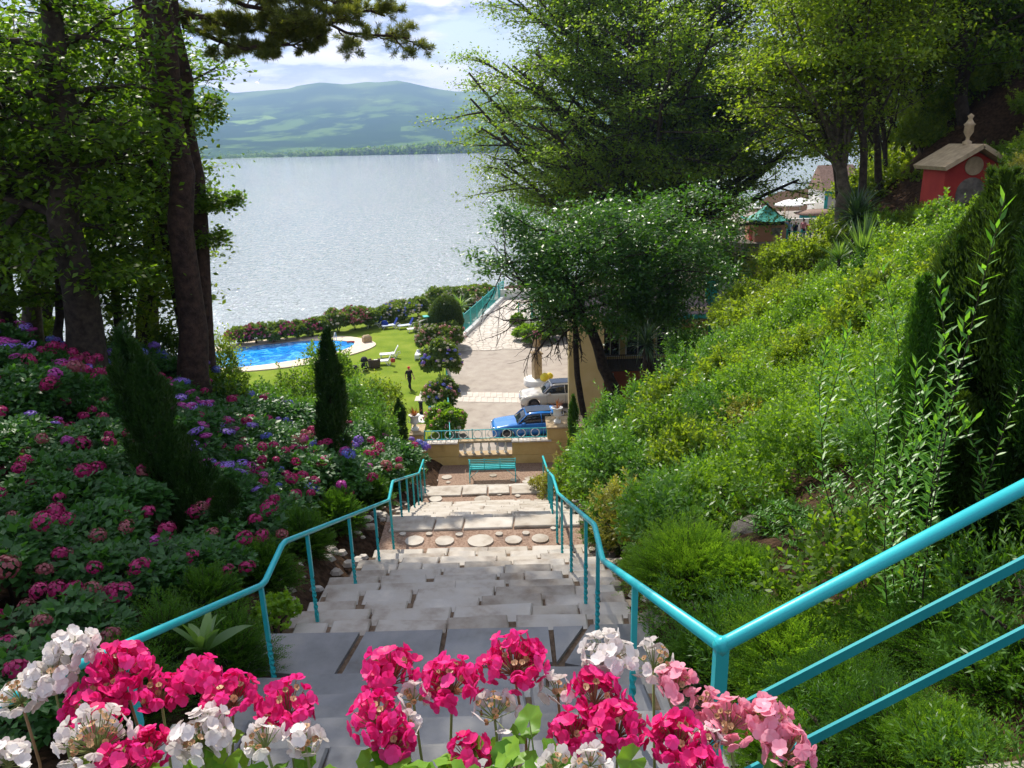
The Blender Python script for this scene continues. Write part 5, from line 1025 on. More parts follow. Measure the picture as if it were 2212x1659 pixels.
# pine boughs with needle tufts across the top of the sky
r = np.random.default_rng(60); Yq = 21.; pt = atY(370, -20, Yq); t = thing('pine_tree', 'long drooping pine boughs with needle tufts crossing the sky at the top', 'tree', (pt[0]-1.5, Yq+1.5, gz(pt[0]-1.5, Yq+1.5)))
b0 = np.array(t.location); b = MB(); TP = np.array([b0, col(330, 300, Yq+1.5), col(300, -60, Yq+1.5), col(290, -400, Yq+1.5)]); b.tube(TP-b0, [.3, .26, .22, .15], 10); b.build('trunk', barkp, t)
b = MB(); AN = []; AD = []
def bough(P, rad, lev):
    P = np.array(P, float); n_ = 12; idx = np.linspace(0, 1, len(P)); T = np.stack([np.interp(np.linspace(0, 1, n_), idx, P[:, i]) for i in range(3)], 1)+r.normal(size=(n_, 3))*rad*.6
    b.tube(T-b0, np.linspace(rad, rad*.3, n_), 6, cap=False); L_ = np.linalg.norm(T[-1]-T[0])
    if lev < 2:
        for k in range(17 if lev == 0 else 7):
            s_ = .25+.75*(k+.5)/(17 if lev == 0 else 7); q = along(T, min(s_, 1)); dm = unit(T[-1]-T[0]); d = unit(dm*.7+rdir(r, 1)[0]*(1, .8, .55)+(0, 0, .1)); l2 = L_*(.17 if lev == 0 else .4)*(1.3-s_*.6); bough([q, q+d*l2*.5+(0, 0, -.03), q+d*l2], rad*.35, lev+1)
    if lev > 0:
        for s_ in np.linspace(.35, 1, 6): AN.append(along(T, s_)); AD.append(unit(T[-1]-T[0]+(0, 0, .25*L_)))
for P in (((400, 60), (480, 95), (560, 105), (660, 92)), ((390, 20), (480, 60), (570, 68), (650, 60)), ((380, -30), (520, 5), (640, 40), (760, 72), (885, 80)), ((380, -60), (560, -25), (700, 15), (830, 30)), ((350, -80), (500, -50), (640, -20), (740, 20)), ((370, 10), (450, 40), (520, 60)), ((560, 10), (640, 45), (690, 80))):
    bough([col(x, y, Yq+r.uniform(-1, 1)*.3) for x, y in P], .075, 0)
b.build('branches', barkp, t)
AN = np.array(AN); AD = np.array(AD); n_ = 20; k = np.repeat(np.arange(len(AN)), n_); D = unit(AD[k]*.7+rdir(r, len(k))+(0, 0, .25)); P = AN[k]+rdir(r, len(k))*.02
leafobj('needles', G['pine'], t, r, P-b0, D, rdir(r, len(k)), .15*r.uniform(.7, 1.2, len(k)), .012, 0, True)
# broadleaved trees left
lt = [((182, 760), (150, 500), (128, 250), (105, -30), 17.5, .40, (85, 230), (2.9, 3.0, 4.2), 'broad dark trunk forking high up, thickest of the left wood'),
      ((62, 720), (70, 560), (48, 350), (20, 100), 24, .26, (60, 200), (4.6, 3.5, 4.2), 'pale slender trunk leaning left behind the thickest one'),
      ((98, 700), (92, 560), (70, 380), (60, 60), 27, .24, (40, 420), (4.8, 3.5, 4.4), 'slim trunk between the pale leaning one and the thickest one'),
      ((10, 760), (0, 520), (40, 420), (60, 200), 22, .30, (-20, 480), (3.8, 3.5, 4.0), 'crooked mossy trunk at the left edge of the picture'),
      ((300, 760), (330, 450), (300, 260), (260, 60), 25, .34, (215, 140), (3.6, 3.3, 3.6), 'leaning trunk seen between the thickest trunk and the pines'),
      ((250, 740), (240, 560), (260, 420), (280, 250), 22, .13, (270, 430), (3.0, 2.6, 2.6), 'young thin tree with low dark leaves left of the pines'),
      ((310, 770), (320, 680), (330, 600), (330, 500), 23, .11, (300, 600), (2.4, 2.4, 1.9), 'small sunlit sapling crown below the pines'),
      ((120, 760), (130, 640), (120, 540), (100, 430), 20, .12, (110, 560), (2.8, 2.4, 2.2), 'small dark understorey tree beside the thickest trunk'),
      ((-60, 700), (-50, 500), (-40, 300), (-30, 60), 18, .34, (10, 40), (4.0, 3.4, 2.8), 'trunk just outside the left edge with leaves hanging in')]
for i, (a_, b_, c_, d_, yy, rr_, cc_, cr_, lb_) in enumerate(lt):
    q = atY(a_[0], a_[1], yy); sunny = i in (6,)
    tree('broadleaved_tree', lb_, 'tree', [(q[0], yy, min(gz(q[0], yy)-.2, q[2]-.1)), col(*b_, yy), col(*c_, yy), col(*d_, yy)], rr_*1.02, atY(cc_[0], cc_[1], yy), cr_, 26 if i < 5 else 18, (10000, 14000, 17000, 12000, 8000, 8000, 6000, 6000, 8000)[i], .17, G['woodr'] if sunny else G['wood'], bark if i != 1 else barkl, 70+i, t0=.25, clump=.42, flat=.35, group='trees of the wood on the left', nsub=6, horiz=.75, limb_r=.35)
# leafy side shoots on the pine trunks
for i, (a_, b_, n_, rd) in enumerate((((405, 250), (440, 235), 1500, .62), ((425, 440), (475, 450), 1700, .7), ((430, 520), (460, 520), 700, .45))):
    yy = 20.6; c_ = atY(b_[0], b_[1], yy); st = atY(*a_, yy); tree('ivy_shoot', ('leafy side branch on the pine pair against the far hills', 'leafy side branch on the pine pair against the upper water', 'lowest tuft of leaves on the pine pair against the water')[i], 'branch', [tuple(st), tuple((st+c_)/2), tuple(c_+(rd*.5, 0, rd*.25))], .035, c_, (rd, .5, rd*.9), 12, n_, .10, G['wood'], bark, 90+i, t0=.1, clump=.10, flat=.8, group='leafy side branches on the pines', nsub=4, horiz=.2, aspect=.8, limb_r=.5, nsides=5)
# ------------------------------------------------------------------ right wood
rt = [((1823, 430), (1812, 330), 27.5, .27, barkl), ((1868, 440), (1858, 120), 27, .17, bark), ((1898, 415), (1890, 180), 30, .17, bark), ((1918, 415), (1905, 240), 31, .12, bark), ((1993, 395), (2003, 60), 33, .30, bark), ((1978, 330), (1985, 150), 38, .2, bark),
      ((2083, 350), (2070, -20), 30, .30, bark), ((2100, 330), (2100, 0), 33, .22, bark), ((2128, 300), (2125, 20), 35, .22, bark), ((2170, 290), (2180, 0), 33, .26, bark), ((1955, 330), (1900, 200), 36, .12, bark), ((2212, 260), (2215, -20), 31, .26, bark)]
lbs = ['stout pale trunk nearest the dark palm, leftmost of the right wood', 'thin straight dark trunk right of the stout pale one', 'thin trunk second right of the stout pale one', 'slender twisting stem at the edge of the leaf litter', 'tall smooth trunk alone in the middle of the leafy bank', 'thinner trunk standing close behind the tall smooth one', 'thick trunk directly behind the red shrine', 'trunk just right of the thick one behind the shrine', 'dark trunk second right of the thick one behind the shrine', 'dark trunk far up the bank near the right edge', 'small forked stem leaning left over the light gap', 'trunk cut by the right edge of the picture']
for i, ((a_, b_), (c_, d_), yy, rr_, bm_) in enumerate(rt):
    q = atY(a_, b_, yy); ty_ = min(d_-(b_-d_)*.55, -160); top = atY(c_+(c_-a_)*.4, ty_, yy); mid = atY(c_, d_, yy)
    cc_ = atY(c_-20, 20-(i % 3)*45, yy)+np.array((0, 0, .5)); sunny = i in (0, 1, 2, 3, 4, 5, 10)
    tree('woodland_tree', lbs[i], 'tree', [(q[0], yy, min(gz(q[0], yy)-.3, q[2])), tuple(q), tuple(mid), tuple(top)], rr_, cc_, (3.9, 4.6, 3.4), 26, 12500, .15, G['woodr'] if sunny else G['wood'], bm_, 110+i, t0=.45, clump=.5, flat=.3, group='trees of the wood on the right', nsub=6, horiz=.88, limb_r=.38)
# the branchy tree arching over the pavilion
q = atY(1815, 430, 28.5); tree('woodland_tree', 'light green tree whose arching boughs hang in front of the villa and water', 'tree', [(q[0]+.4, 28.5, gz(q[0], 28.5)), col(1812, 380, 28.5), col(1795, 290, 28.5), col(1740, 200, 28), col(1700, 100, 28)], .2, atY(1725, 215, 28), (3.1, 3.2, 2.1), 36, 8500, .13, G['woodr'], bark, 130, t0=.35, clump=.30, flat=.3, group='trees of the wood on the right', nsub=6, horiz=.85, limb_r=.4)
# ------------------------------------------------------------------ blade plants
r = np.random.default_rng(77)
def blade_plant(name, label, cat, vx, vy, Yq, n, Ln, wd, m, el=(.1, 1.5), droop=.6, trunk=0., group=None, z=None, seg=5):
    q = atY(vx, vy, Yq); g_ = gz(q[0], Yq) if z is None else z; h_ = max(q[2]-g_, .05); t = thing(name, label, cat, (q[0], Yq, g_), group)
    if h_ > .25: MB().tube([(0, 0, -.2), (.03, 0, h_*.5), (0, 0, h_)], [max(.06, trunk)*1.3, max(.06, trunk), max(.05, trunk)*.9], 8).build('trunk', bark, t)
    blades('blades', m, t, r, n, Ln, wd, el, droop, seg, z0=h_); return t
blade_plant('cordyline_palm', 'dark spiky palm crown in front of the villa', 'palm', 1850, 468, 23, 190, 1.15, .07, G['bladed'], (-.5, 1.5), .5, .12)
blade_plant('flax_plant', 'light green upright flax blades below the dark palm', 'plant', 1862, 560, 20.5, 70, 1.25, .085, G['blade'], (.75, 1.55), .15, .05)
blade_plant('flax_plant', 'smaller light green flax blades left below the dark palm', 'plant', 1812, 560, 21.5, 40, .9, .07, G['blade'], (.5, 1.4), .3, .05)
blade_plant('cordyline_palm', 'dark drooping palm in front of the house balcony', 'palm', 1395, 745, 30, 130, 1.3, .06, G['bladed'], (-.3, 1.5), .7, .12)
blade_plant('cordyline_palm', 'small spiky palm standing in the planter by the white wall', 'palm', 1150, 668, 80, 70, 1.0, .08, G['blade'], (-.4, 1.4), .5, .1, z=-18)
blade_plant('cordyline_palm', 'yellow green palm left of the clipped bay tree by the sea hedge', 'palm', 928, 655, 88, 90, 2.2, .2, G['blade'], (-.2, 1.5), .6, .15, z=-18)
blade_plant('cordyline_palm', 'yellow green palm right of the clipped bay tree', 'palm', 993, 664, 78, 90, 1.9, .18, G['blade'], (-.3, 1.5), .6, .15, z=-18)
blade_plant('cordyline_palm', 'small yellow green palm above the clipped bay tree', 'palm', 956, 650, 90, 80, 1.9, .2, G['blade'], (-.2, 1.5), .6, .15, z=-18)
blade_plant('fan_palm', 'dark fan palm under the vine covered bush', 'palm', 1700, 650, 45, 120, 1.9, .14, G['bladed'], (-.4, 1.4), .5, .15)
blade_plant('broadleaf_rosette', 'young plant with long broad leaves under the left handrail', 'plant', 440, 1400, 4.9, 11, .36, .11, G['blade'], (.2, 1.3), .5, .02, seg=6, z=float(atY(440, 1400, 4.9)[2])-.2)
# ------------------------------------------------------------------ shrubs
def put_shrub(name, label, m, vx, vtop, rpx, Yq, leaf, wid, dens=1., cat='shrub', group=None, seed=None, K=None, lr=.42, rz=1., bias=.6, up=.3, base=None, inner=.15, hmax=None, quad=True, depth=1.):
    q = atY(vx, vtop, Yq); rad = rpx*np.linalg.norm(q)/FPX; g_ = gz(q[0], Yq) if base is None else base
    h_ = max(q[2]-g_, .3); h_ = min(h_, hmax) if hmax else h_
    zb_ = q[2]-h_; n = int(dens*2.6*(rad*h_*1.4+rad*rad*1.6)/(leaf*wid*.55)); n = max(250, min(n, 42000))
    seed = seed or int(vx*7+vtop*3) % 9973
    t = shrub(name, label, cat, m, (rad, rad*depth, h_/1.75), n, leaf, wid, seed, K or 22, lr, bias, group=group, up=up, inner=inner, quad=quad); t.location = (q[0], Yq, zb_); return t
ol = [(1330, 850, 75, 18), (1420, 800, 80, 18.5), (1500, 760, 85, 18), (1580, 725, 80, 19), (1330, 935, 80, 15), (1420, 880, 90, 15), (1520, 850, 95, 14.5), (1620, 815, 90, 14), (1360, 1000, 75, 12.5), (1450, 975, 90, 12), (1560, 950, 100, 11.5), (1680, 930, 100, 11), (1520, 1060, 80, 10), (1640, 1060, 90, 9.6), (1760, 1010, 90, 9.4)]
for i, (x, y, rp, yy) in enumerate(ol):
    put_shrub('olive_shrub', '%s mid green shrub right of the steps, %s from the left' % (('upper row', 'second row', 'third row', 'front row')[min(i//4, 3)], ('first', 'second', 'third', 'fourth')[i % 4]), G['olive'], x, y, rp, yy, .075*yy/13, .026*yy/13, .9, group='mid green shrubs massed right of the steps', seed=200+i)
br = [(1660, 680, 80, 18), (1740, 630, 85, 18), (1820, 590, 80, 18), (1700, 750, 95, 15), (1800, 690, 95, 15), (1900, 620, 90, 15), (1950, 545, 75, 15.5), (2030, 500, 85, 14.5), (2120, 440, 90, 14), (1780, 810, 100, 12.5), (1890, 740, 105, 12), (2000, 650, 110, 11.5), (2110, 560, 110, 11), (1880, 880, 100, 9.6), (1990, 800, 110, 9), (1930, 490, 50, 18.5), (1680, 730, 110, 16.5), (1560, 780, 100, 16.5), (1760, 700, 100, 17), (1860, 640, 100, 17), (1950, 590, 100, 17), (1800, 900, 110, 10.5), (1700, 850, 120, 12.5), (1850, 820, 120, 11), (2000, 740, 120, 10), (2090, 660, 120, 9.6), (1800, 770, 110, 14)]
for i, (x, y, rp, yy) in enumerate(br):
    put_shrub('bright_shrub', 'bright green bank shrub, %s from the left in the %s tier' % (('first', 'second', 'third', 'fourth', 'fifth', 'sixth')[i % 5], ('topmost', 'upper', 'middle', 'lower', 'bottom', 'nearest')[i//5]), G['shrub'], x, y, rp, yy, .055*yy/13, .032*yy/13, .9, group='bright green shrubs massed on the right bank', seed=230+i)
# undergrowth of the wood and behind
ug = [(1500, 690, 70, 36, 'magnolia', 'dark evergreen shrub above the bright bank, left'), (1650, 530, 62, 60, 'lime', 'rounded lime green vine covered mound below the pavilion'), (1700, 560, 60, 56, 'lime', 'ragged vine hanging down the terrace wall'), (1600, 610, 60, 50, 'magnolia', 'dark evergreen shrub between house roof and vine mound'), (1620, 680, 55, 40, 'wood', 'shadowy shrub under the vine mound'), (1690, 640, 60, 34, 'wood', 'shadowy shrub below the fan palm'), (1575, 495, 50, 62, 'magnolia', 'evergreen shrub with pale flowers left of the pavilion'),
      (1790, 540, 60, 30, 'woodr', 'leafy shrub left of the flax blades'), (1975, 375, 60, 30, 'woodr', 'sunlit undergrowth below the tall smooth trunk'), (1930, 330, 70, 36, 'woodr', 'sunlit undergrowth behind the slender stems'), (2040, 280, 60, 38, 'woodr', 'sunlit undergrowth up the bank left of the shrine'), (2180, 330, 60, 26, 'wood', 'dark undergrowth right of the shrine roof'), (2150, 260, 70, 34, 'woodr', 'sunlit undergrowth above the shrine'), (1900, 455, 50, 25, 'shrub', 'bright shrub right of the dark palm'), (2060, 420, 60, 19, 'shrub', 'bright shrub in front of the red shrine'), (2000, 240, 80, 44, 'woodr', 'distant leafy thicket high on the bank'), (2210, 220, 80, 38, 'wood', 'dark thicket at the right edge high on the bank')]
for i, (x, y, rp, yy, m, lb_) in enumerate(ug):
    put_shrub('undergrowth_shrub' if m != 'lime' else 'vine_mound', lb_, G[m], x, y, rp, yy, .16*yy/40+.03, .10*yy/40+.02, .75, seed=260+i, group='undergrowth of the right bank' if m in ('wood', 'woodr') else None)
# middle bushes below the pool and beside the stair foot
mid = [(690, 733, 78, 27, 'shrub', 'large sunlit bush in front of the pool', .12, .06), (630, 815, 70, 25, 'wood', 'sunlit bush left of the large one in front of the pool', .12, .06), (815, 822, 66, 28, 'woodr', 'rounded glossy bush in front of the lawn person', .12, .06), (760, 820, 80, 25, 'olive', 'silvery glossy bush between the two dark cypresses', .13, .045), (620, 860, 90, 21, 'olive', 'silvery glossy bush left of the middle cypress', .12, .045), (800, 880, 60, 22, 'olive', 'low glossy bush right of the middle cypress', .12, .045), (555, 835, 60, 24, 'olive', 'leafy bush below the pine pair', .11, .06), (470, 700, 30, 31, 'woodr', 'light leafy sapling right of the pine pair against the water', .12, .07), (350, 720, 60, 22, 'wood', 'dark bush left of the pine pair', .11, .07), (460, 810, 70, 20, 'wood', 'dark bush at the foot of the pine pair', .11, .07), (30, 690, 80, 26, 'wood', 'dark bush at the left edge by the water', .12, .08), (230, 725, 70, 21, 'wood', 'dark bush right of the thickest trunk', .11, .07)]
for i, (x, y, rp, yy, m, lb_, lf, wd2) in enumerate(mid): put_shrub('garden_bush', lb_, G[m], x, y, rp, yy, lf, wd2, .8, seed=300+i)
small = [(1238, 980, 52, 19.5, 'gold', 'golden green fine leaved shrub at the foot of the right handrail', .05, .03), (1200, 1010, 40, 18.3, 'gold', 'small golden shrub spilling onto the pebble landing', .05, .03), (1290, 1040, 50, 16.5, 'gold', 'golden brown shrub above the right handrail', .05, .03), (1275, 930, 45, 21.5, 'woodr', 'dark green shrub beside the thin cypress', .07, .04), (590, 1300, 45, 6.6, 'shrub', 'low leafy plant left of the first steps', .05, .035), (1165, 1030, 26, 19.3, 'gold', 'trailing golden plant over the landing edge', .05, .03)]
for i, (x, y, rp, yy, m, lb_, lf, wd2) in enumerate(small): put_shrub('garden_shrub', lb_, G[m], x, y, rp, yy, lf, wd2, .8, seed=320+i)
# clipped bay tree
q = atZ(966, 745, -18); t = thing('clipped_bay_tree', 'dark clipped cone shaped tree between lawn and fence', 'tree', q); r = np.random.default_rng(15); hB = float(atY(966, 641, q[1])[2])+18
n_ = 26000; u_ = r.random(n_); a_ = r.uniform(0, 6.283, n_); zz_ = 1.3+u_*(hB-1.3); rb_ = 1.55*np.sqrt(np.clip(1-((u_-.28)/.74)**2, 0, 1))*(1+.04*np.sin(a_*5+u_*9)); rb_ = np.where(u_ < .28, 1.55*np.sqrt(np.clip(1-((u_-.28)/.30)**2, 0, 1)), rb_)
P = np.stack([rb_*np.cos(a_), rb_*np.sin(a_), zz_], 1)*(1, 1, 1)+rdir(r, n_)*.05; o_ = unit(np.stack([np.cos(a_), np.sin(a_), (u_-.3)], 1)); leafobj('crown', G['bay'], t, r, P, unit(o_+rdir(r, n_)), unit(o_+rdir(r, n_)*.8), .13, .07)
MB().lathe([(0, 1.35), (1.0, 1.7), (1.36, 2.6), (1.15, 3.9), (.6, hB-.5), (0, hB-.25)], (0, 0, 0), 16).build('inner_foliage', G['bay'], t); MB().tube([(0, 0, 0), (0, 0, 1.6)], .12, 8).build('trunk', bark, t)
# ------------------------------------------------------------------ cypresses
def cypress(label, pts, rad, n, m, seed, leaf=.07, wid=.02, brown=0., prof=None, group='dark columnar conifers'):
    """pts: base and top in world, flame shaped crown of small upright sprays"""
    r = np.random.default_rng(seed); a = np.array(pts[0], float); e = np.array(pts[1], float); H = e-a; t = thing('cypress', label, 'cypress', a, group)
    hl = np.linalg.norm(H); NL = int(np.clip(hl/rad*11, 26, 70)) if n < 100000 else 130; pa = r.uniform(0, 6.283, NL); pu = r.uniform(-.04, .86, NL)**1.0; pl = r.uniform(.16, .34, NL)*(1-.3*pu); pw = rad*r.uniform(.22, .40, NL)
    prf = lambda u_: np.interp(u_, [0, .06, .3, .6, .85, 1], [.70, .90, 1, .90, .66, .16]); k = r.integers(0, NL, n); s_ = r.random(n)**.8; u_ = np.clip(pu[k]+pl[k]*s_, 0, 1.04)
    cr_ = rad*prf(u_)*(.25+.5*s_**.7)*r.uniform(.75, 1.15, NL)[k]; w2 = pw[k]*np.sin(np.clip(s_*2.9+.15, 0, 3.1))*prf(u_)*(1-.45*r.random(n)**2); o_ = rdir(r, n)
    P = u_[:, None]*H + np.stack([cr_*np.cos(pa[k]), cr_*np.sin(pa[k]), np.zeros(n)], 1) + o_*w2[:, None]*(1, 1, .6)
    o_ = unit(o_*(1, 1, .3)+np.stack([np.cos(pa[k]), np.sin(pa[k]), np.zeros(n)], 1)*.5); D = unit(o_*.5+(0, 0, .95)+r.normal(size=(n, 3))*.32); tn = np.clip(r.random(NL)[k]*.45+.55*r.random(n), 0, 1)
    leafobj('foliage', m, t, r, P, D, unit(o_+rdir(r, n)*.5), leaf*r.uniform(.6, 1.4, n), wid, .1, True, tn)
    b = MB(); b.tube([np.zeros(3)-(0, 0, .3), H*.4, H*.75], [min(rad*.16, .07), min(rad*.1, .04), .006], 7); b.build('trunk', bark, t)
    return t
def cyp(label, vb, vt, Yq, rpx, n, m, seed, **k):
    a = atY(vb[0], vb[1], Yq); e = atY(vt[0], vt[1], Yq); g_ = gz(a[0], Yq); a = np.array((a[0], Yq, min(a[2], g_+.0))); rad = rpx*np.linalg.norm(e)/FPX; return cypress(label, (a, e), rad, n, m, seed, **k)
cyp('large dark conifer leaning left across the hydrangea bank', (430, 1130), (262, 735), 9.6, 78, 42000, G['cyp'], 1, leaf=.075, wid=.016)
cyp('upper limb of dark conifer behind the large leaning one', (300, 900), (270, 720), 10.2, 45, 9000, G['cyp'], 2, leaf=.07, wid=.016)
cyp('small dark conifer at the foot of the leaning one', (520, 1190), (478, 1035), 8.6, 52, 12000, G['cyp'], 3, leaf=.06, wid=.013)
cyp('tall dark column conifer in the middle left beside the steps', (730, 1070), (705, 728), 14.8, 44, 26000, G['cyp'], 4, leaf=.09, wid=.022)
cyp('slim dark conifer beside the left urn', (862, 985), (862, 868), 24.5, 24, 8000, G['cyp'], 5, leaf=.10, wid=.026)
cyp('thin dark conifer in front of the yellow house wall', (1240, 985), (1238, 862), 25.2, 17, 6000, G['cypg'], 6, leaf=.10, wid=.026)
cyp('thin low conifer beside the rock near the house', (1300, 1040), (1300, 925), 22, 24, 6000, G['cyp'], 7, leaf=.09, wid=.024)
cyp('huge dark conifer at the right edge behind the railing', (2110, 1330), (2175, 420), 5.5, 200, 150000, G['cypm'], 8, leaf=.055, wid=.011)
cyp('tall bright green conifer left of the huge dark one', (1975, 1420), (1990, 640), 5.2, 78, 52000, G['cypg'], 9, leaf=.045, wid=.010)
cyp('dark ragged conifer between the bright one and the huge one', (2050, 1380), (2060, 560), 5.6, 120, 60000, G['cyp'], 11, leaf=.055, wid=.012)
cyp('dark conifer at the very right edge, above the top rail', (2240, 1400), (2270, 430), 4.9, 120, 70000, G['cyp'], 10, leaf=.06, wid=.012)
# ------------------------------------------------------------------ yews: arching feathery shoots
def yew(label, vx, vtop, rpx, Yq, nsh, m, seed, needle=.026, L0=None, group='feathery yew shrubs', base=None, updir=.8, fwd=(0, 0, 0)):
    r = np.random.default_rng(seed); q = atY(vx, vtop, Yq); rad = rpx*np.linalg.norm(q)/FPX; g_ = gz(q[0], Yq)-.05 if base is None else base; h_ = max(q[2]-g_, .3); t = thing('yew_shrub', label, 'shrub', (q[0], Yq, g_), group)
    per = 46; d = rdir(r, nsh); d[:, 2] = np.abs(d[:, 2])*updir+.12; d = unit(d+np.array(fwd)); st = d*np.array((rad, rad, h_))*r.uniform(.35, .72, (nsh, 1)); ln = r.uniform(.38, .62, nsh)*max(rad, h_*.7)*.95
    out = unit(d+(0, 0, .35)+r.normal(size=(nsh, 3))*.22); sd = unit(np.cross(out, rdir(r, nsh)*.4+(0, 0, 1.))); nrm = np.cross(sd, out)
    s_ = np.linspace(.05, 1, per); k = np.repeat(np.arange(nsh), per); ss = np.tile(s_, nsh); side = np.where(np.tile(np.arange(per), nsh) % 2, 1., -1.)
    P = st[k]+out[k]*(ln[k]*ss)[:, None]; P[:, 2] -= (ln[k]*ss**2*.22); tip = 1-ss**3*.6
    # short side sprays
    w_ = .10*ln[k]*np.sin(np.clip(ss*3.0, 0, 3.14))*r.random(nsh*per); P = P+sd[k]*(side*w_)[:, None]
    D = unit(sd[k]*side[:, None]+out[k]*.9+(0, 0, .2)+r.normal(size=P.shape)*.3); tn = np.clip(ss*.75+r.random(len(ss))*.35-.12, 0, 1)
    leafobj('foliage', m, t, r, P, D, unit(nrm[k]+r.normal(size=P.shape)*.3), needle*tip*r.uniform(.8, 1.4, len(k)), needle*.32, .05, True, tn)
    b = MB()
    for i in range(0, nsh, 4): b.tube([(0, 0, 0), st[i]*.6, st[i], st[i]+out[i]*ln[i]*.6-(0, 0, ln[i]*.08)], [.01, .006, .004, .002], 4, cap=False)
    b.build('stem', bark, t); return t
yew('bright feathery yew shrub right of the handrail below the shrub mass', 1500, 1120, 150, 6.6, 1500, G['yew'], 1)
yew('bright feathery yew tuft reaching right of the main one', 1620, 1190, 90, 6.2, 600, G['yew'], 2)
yew('dark feathery yew added for the deep shadow beside the brown rock', 1700, 1090, 75, 7.3, 500, G['yewd'], 14, .028)  # dark shrub added to stand for the shadow around the rock
yew('dark feathery yew in shade behind the corner post', 1560, 1290, 110, 5.0, 800, G['yewd'], 3, .024)
yew('large dark yew under the near railing', 1740, 1330, 170, 4.4, 1700, G['yew'], 4, .022)
yew('low yew at the bottom below the lower bars', 1850, 1480, 170, 3.7, 1300, G['yewd'], 5, .018)
yew('low yew at the bottom right corner', 2060, 1500, 150, 3.9, 900, G['yewd'], 6, .018)
yew('yew sprays at the right edge under the lowest bar', 2150, 1520, 130, 3.4, 900, G['yewd'], 12, .017)
yew('low green yew right of the pale coping stone', 2060, 1560, 110, 3.0, 800, G['yew'], 13, .015)
yew('yew sprays between the two lower bars', 1980, 1400, 150, 4.2, 1000, G['yewd'], 9, .02)
yew('yew sprays at the bottom beside the pale coping stone', 1960, 1600, 150, 3.2, 1000, G['yewd'], 10, .016)
yew('yew sprays right of the corner post low down', 1700, 1530, 110, 3.5, 800, G['yew'], 11, .018)
yew('small yew shrub beside the right handrail, upper', 1320, 1060, 50, 11, 500, G['yewd'], 7, .04)
yew('small yew shrub beside the right handrail, lower', 1390, 1180, 55, 8.2, 400, G['yew'], 8, .03)
for i, (x, y, rp, yy, lb_) in enumerate(((560, 1150, 60, 8.0, 'dark yew behind the steep corner of the left handrail'), (640, 1090, 60, 10, 'dark yew left of the steps, second up'), (720, 1050, 55, 12, 'dark yew below the tall column conifer'), (790, 1010, 45, 15, 'dark yew left of the circle landing'), (840, 985, 35, 19, 'small yew left of the bench path'), (430, 1210, 80, 6.6, 'feathery yew left of the lower handrail'), (330, 1260, 80, 5.6, 'feathery yew at the near left bank'), (480, 1290, 70, 5.6, 'low feathery yew under the left handrail'), (250, 1350, 70, 4.8, 'low yew at the near end of the left handrail'))):
    yew(lb_, x, y, rp, yy, 560, G['yewd'], 20+i, .0036*yy+.006)
# long leaved sprigs
def sprigs(label, vx, vy, Yq, n, Ln, m, seed, spread=.5, up=1.0, leaf=.075, base=None):
    r = np.random.default_rng(seed); q = atY(vx, vy, Yq); g_ = gz(q[0], Yq); h_ = max(q[2]-g_, .4); t = thing('oleander_shrub', label, 'shrub', (q[0], Yq, g_), 'long leaved shrubs')
    b = MB(); P = []; D = []; Nn = []
    for i in range(n):
        e = np.array((r.normal()*spread*1.5, r.normal()*spread, h_*r.uniform(.4, 1.02))); b0_ = e*np.array((.35, .35, 0)); pa = curve_path(b0_, e, (r.normal()*.22, r.normal()*.15, 0), r, 6, .06); b.tube(pa, np.linspace(.006, .002, 6), 4, cap=False)
        m_ = int(44*np.clip(h_, .8, 2.2)); a0 = r.uniform(0, 6)
        for j in range(m_):
            s_ = .12+.88*j/m_; p = along(pa, s_); a_ = a0+j*2.4; d = np.array((math.cos(a_), math.sin(a_), .55+.9*(s_ > .9))); P.append(p); D.append(d); Nn.append((-.3*math.cos(a_), -.3*math.sin(a_), 1))
    P = np.array(P); leafobj('foliage', m, t, r, P, unit(np.array(D)), unit(np.array(Nn)+r.normal(size=P.shape)*.25), leaf*r.uniform(.7, 1.2, len(P)), leaf*.24, .1, False); b.build('stem', bark, t); return t
sprigs('pale long leaved shrub above the bright yew', 1850, 1000, 6.6, 22, 1, G['long'], 1, .20)
sprigs('long leaved shrub left of the bright green conifer', 1770, 1110, 6.4, 22, 1, G['long'], 2, .26)
sprigs('tall long leaved sprig rising in front of the red shrine', 2115, 285, 4.2, 7, 1, G['long'], 3, .07, leaf=.10)
sprigs('long leaved sprigs left of the shrine sprig', 1970, 560, 5.6, 6, 1, G['long'], 4, .2, leaf=.095)
sprigs('long leaved sprigs between bright shrubs and huge conifer', 2060, 500, 5.0, 8, 1, G['long'], 5, .22, leaf=.095)
sprigs('long leaved shrub right of the handrail beside the rock', 1310, 880, 16, 14, 1, G['long'], 6, .5, leaf=.13)
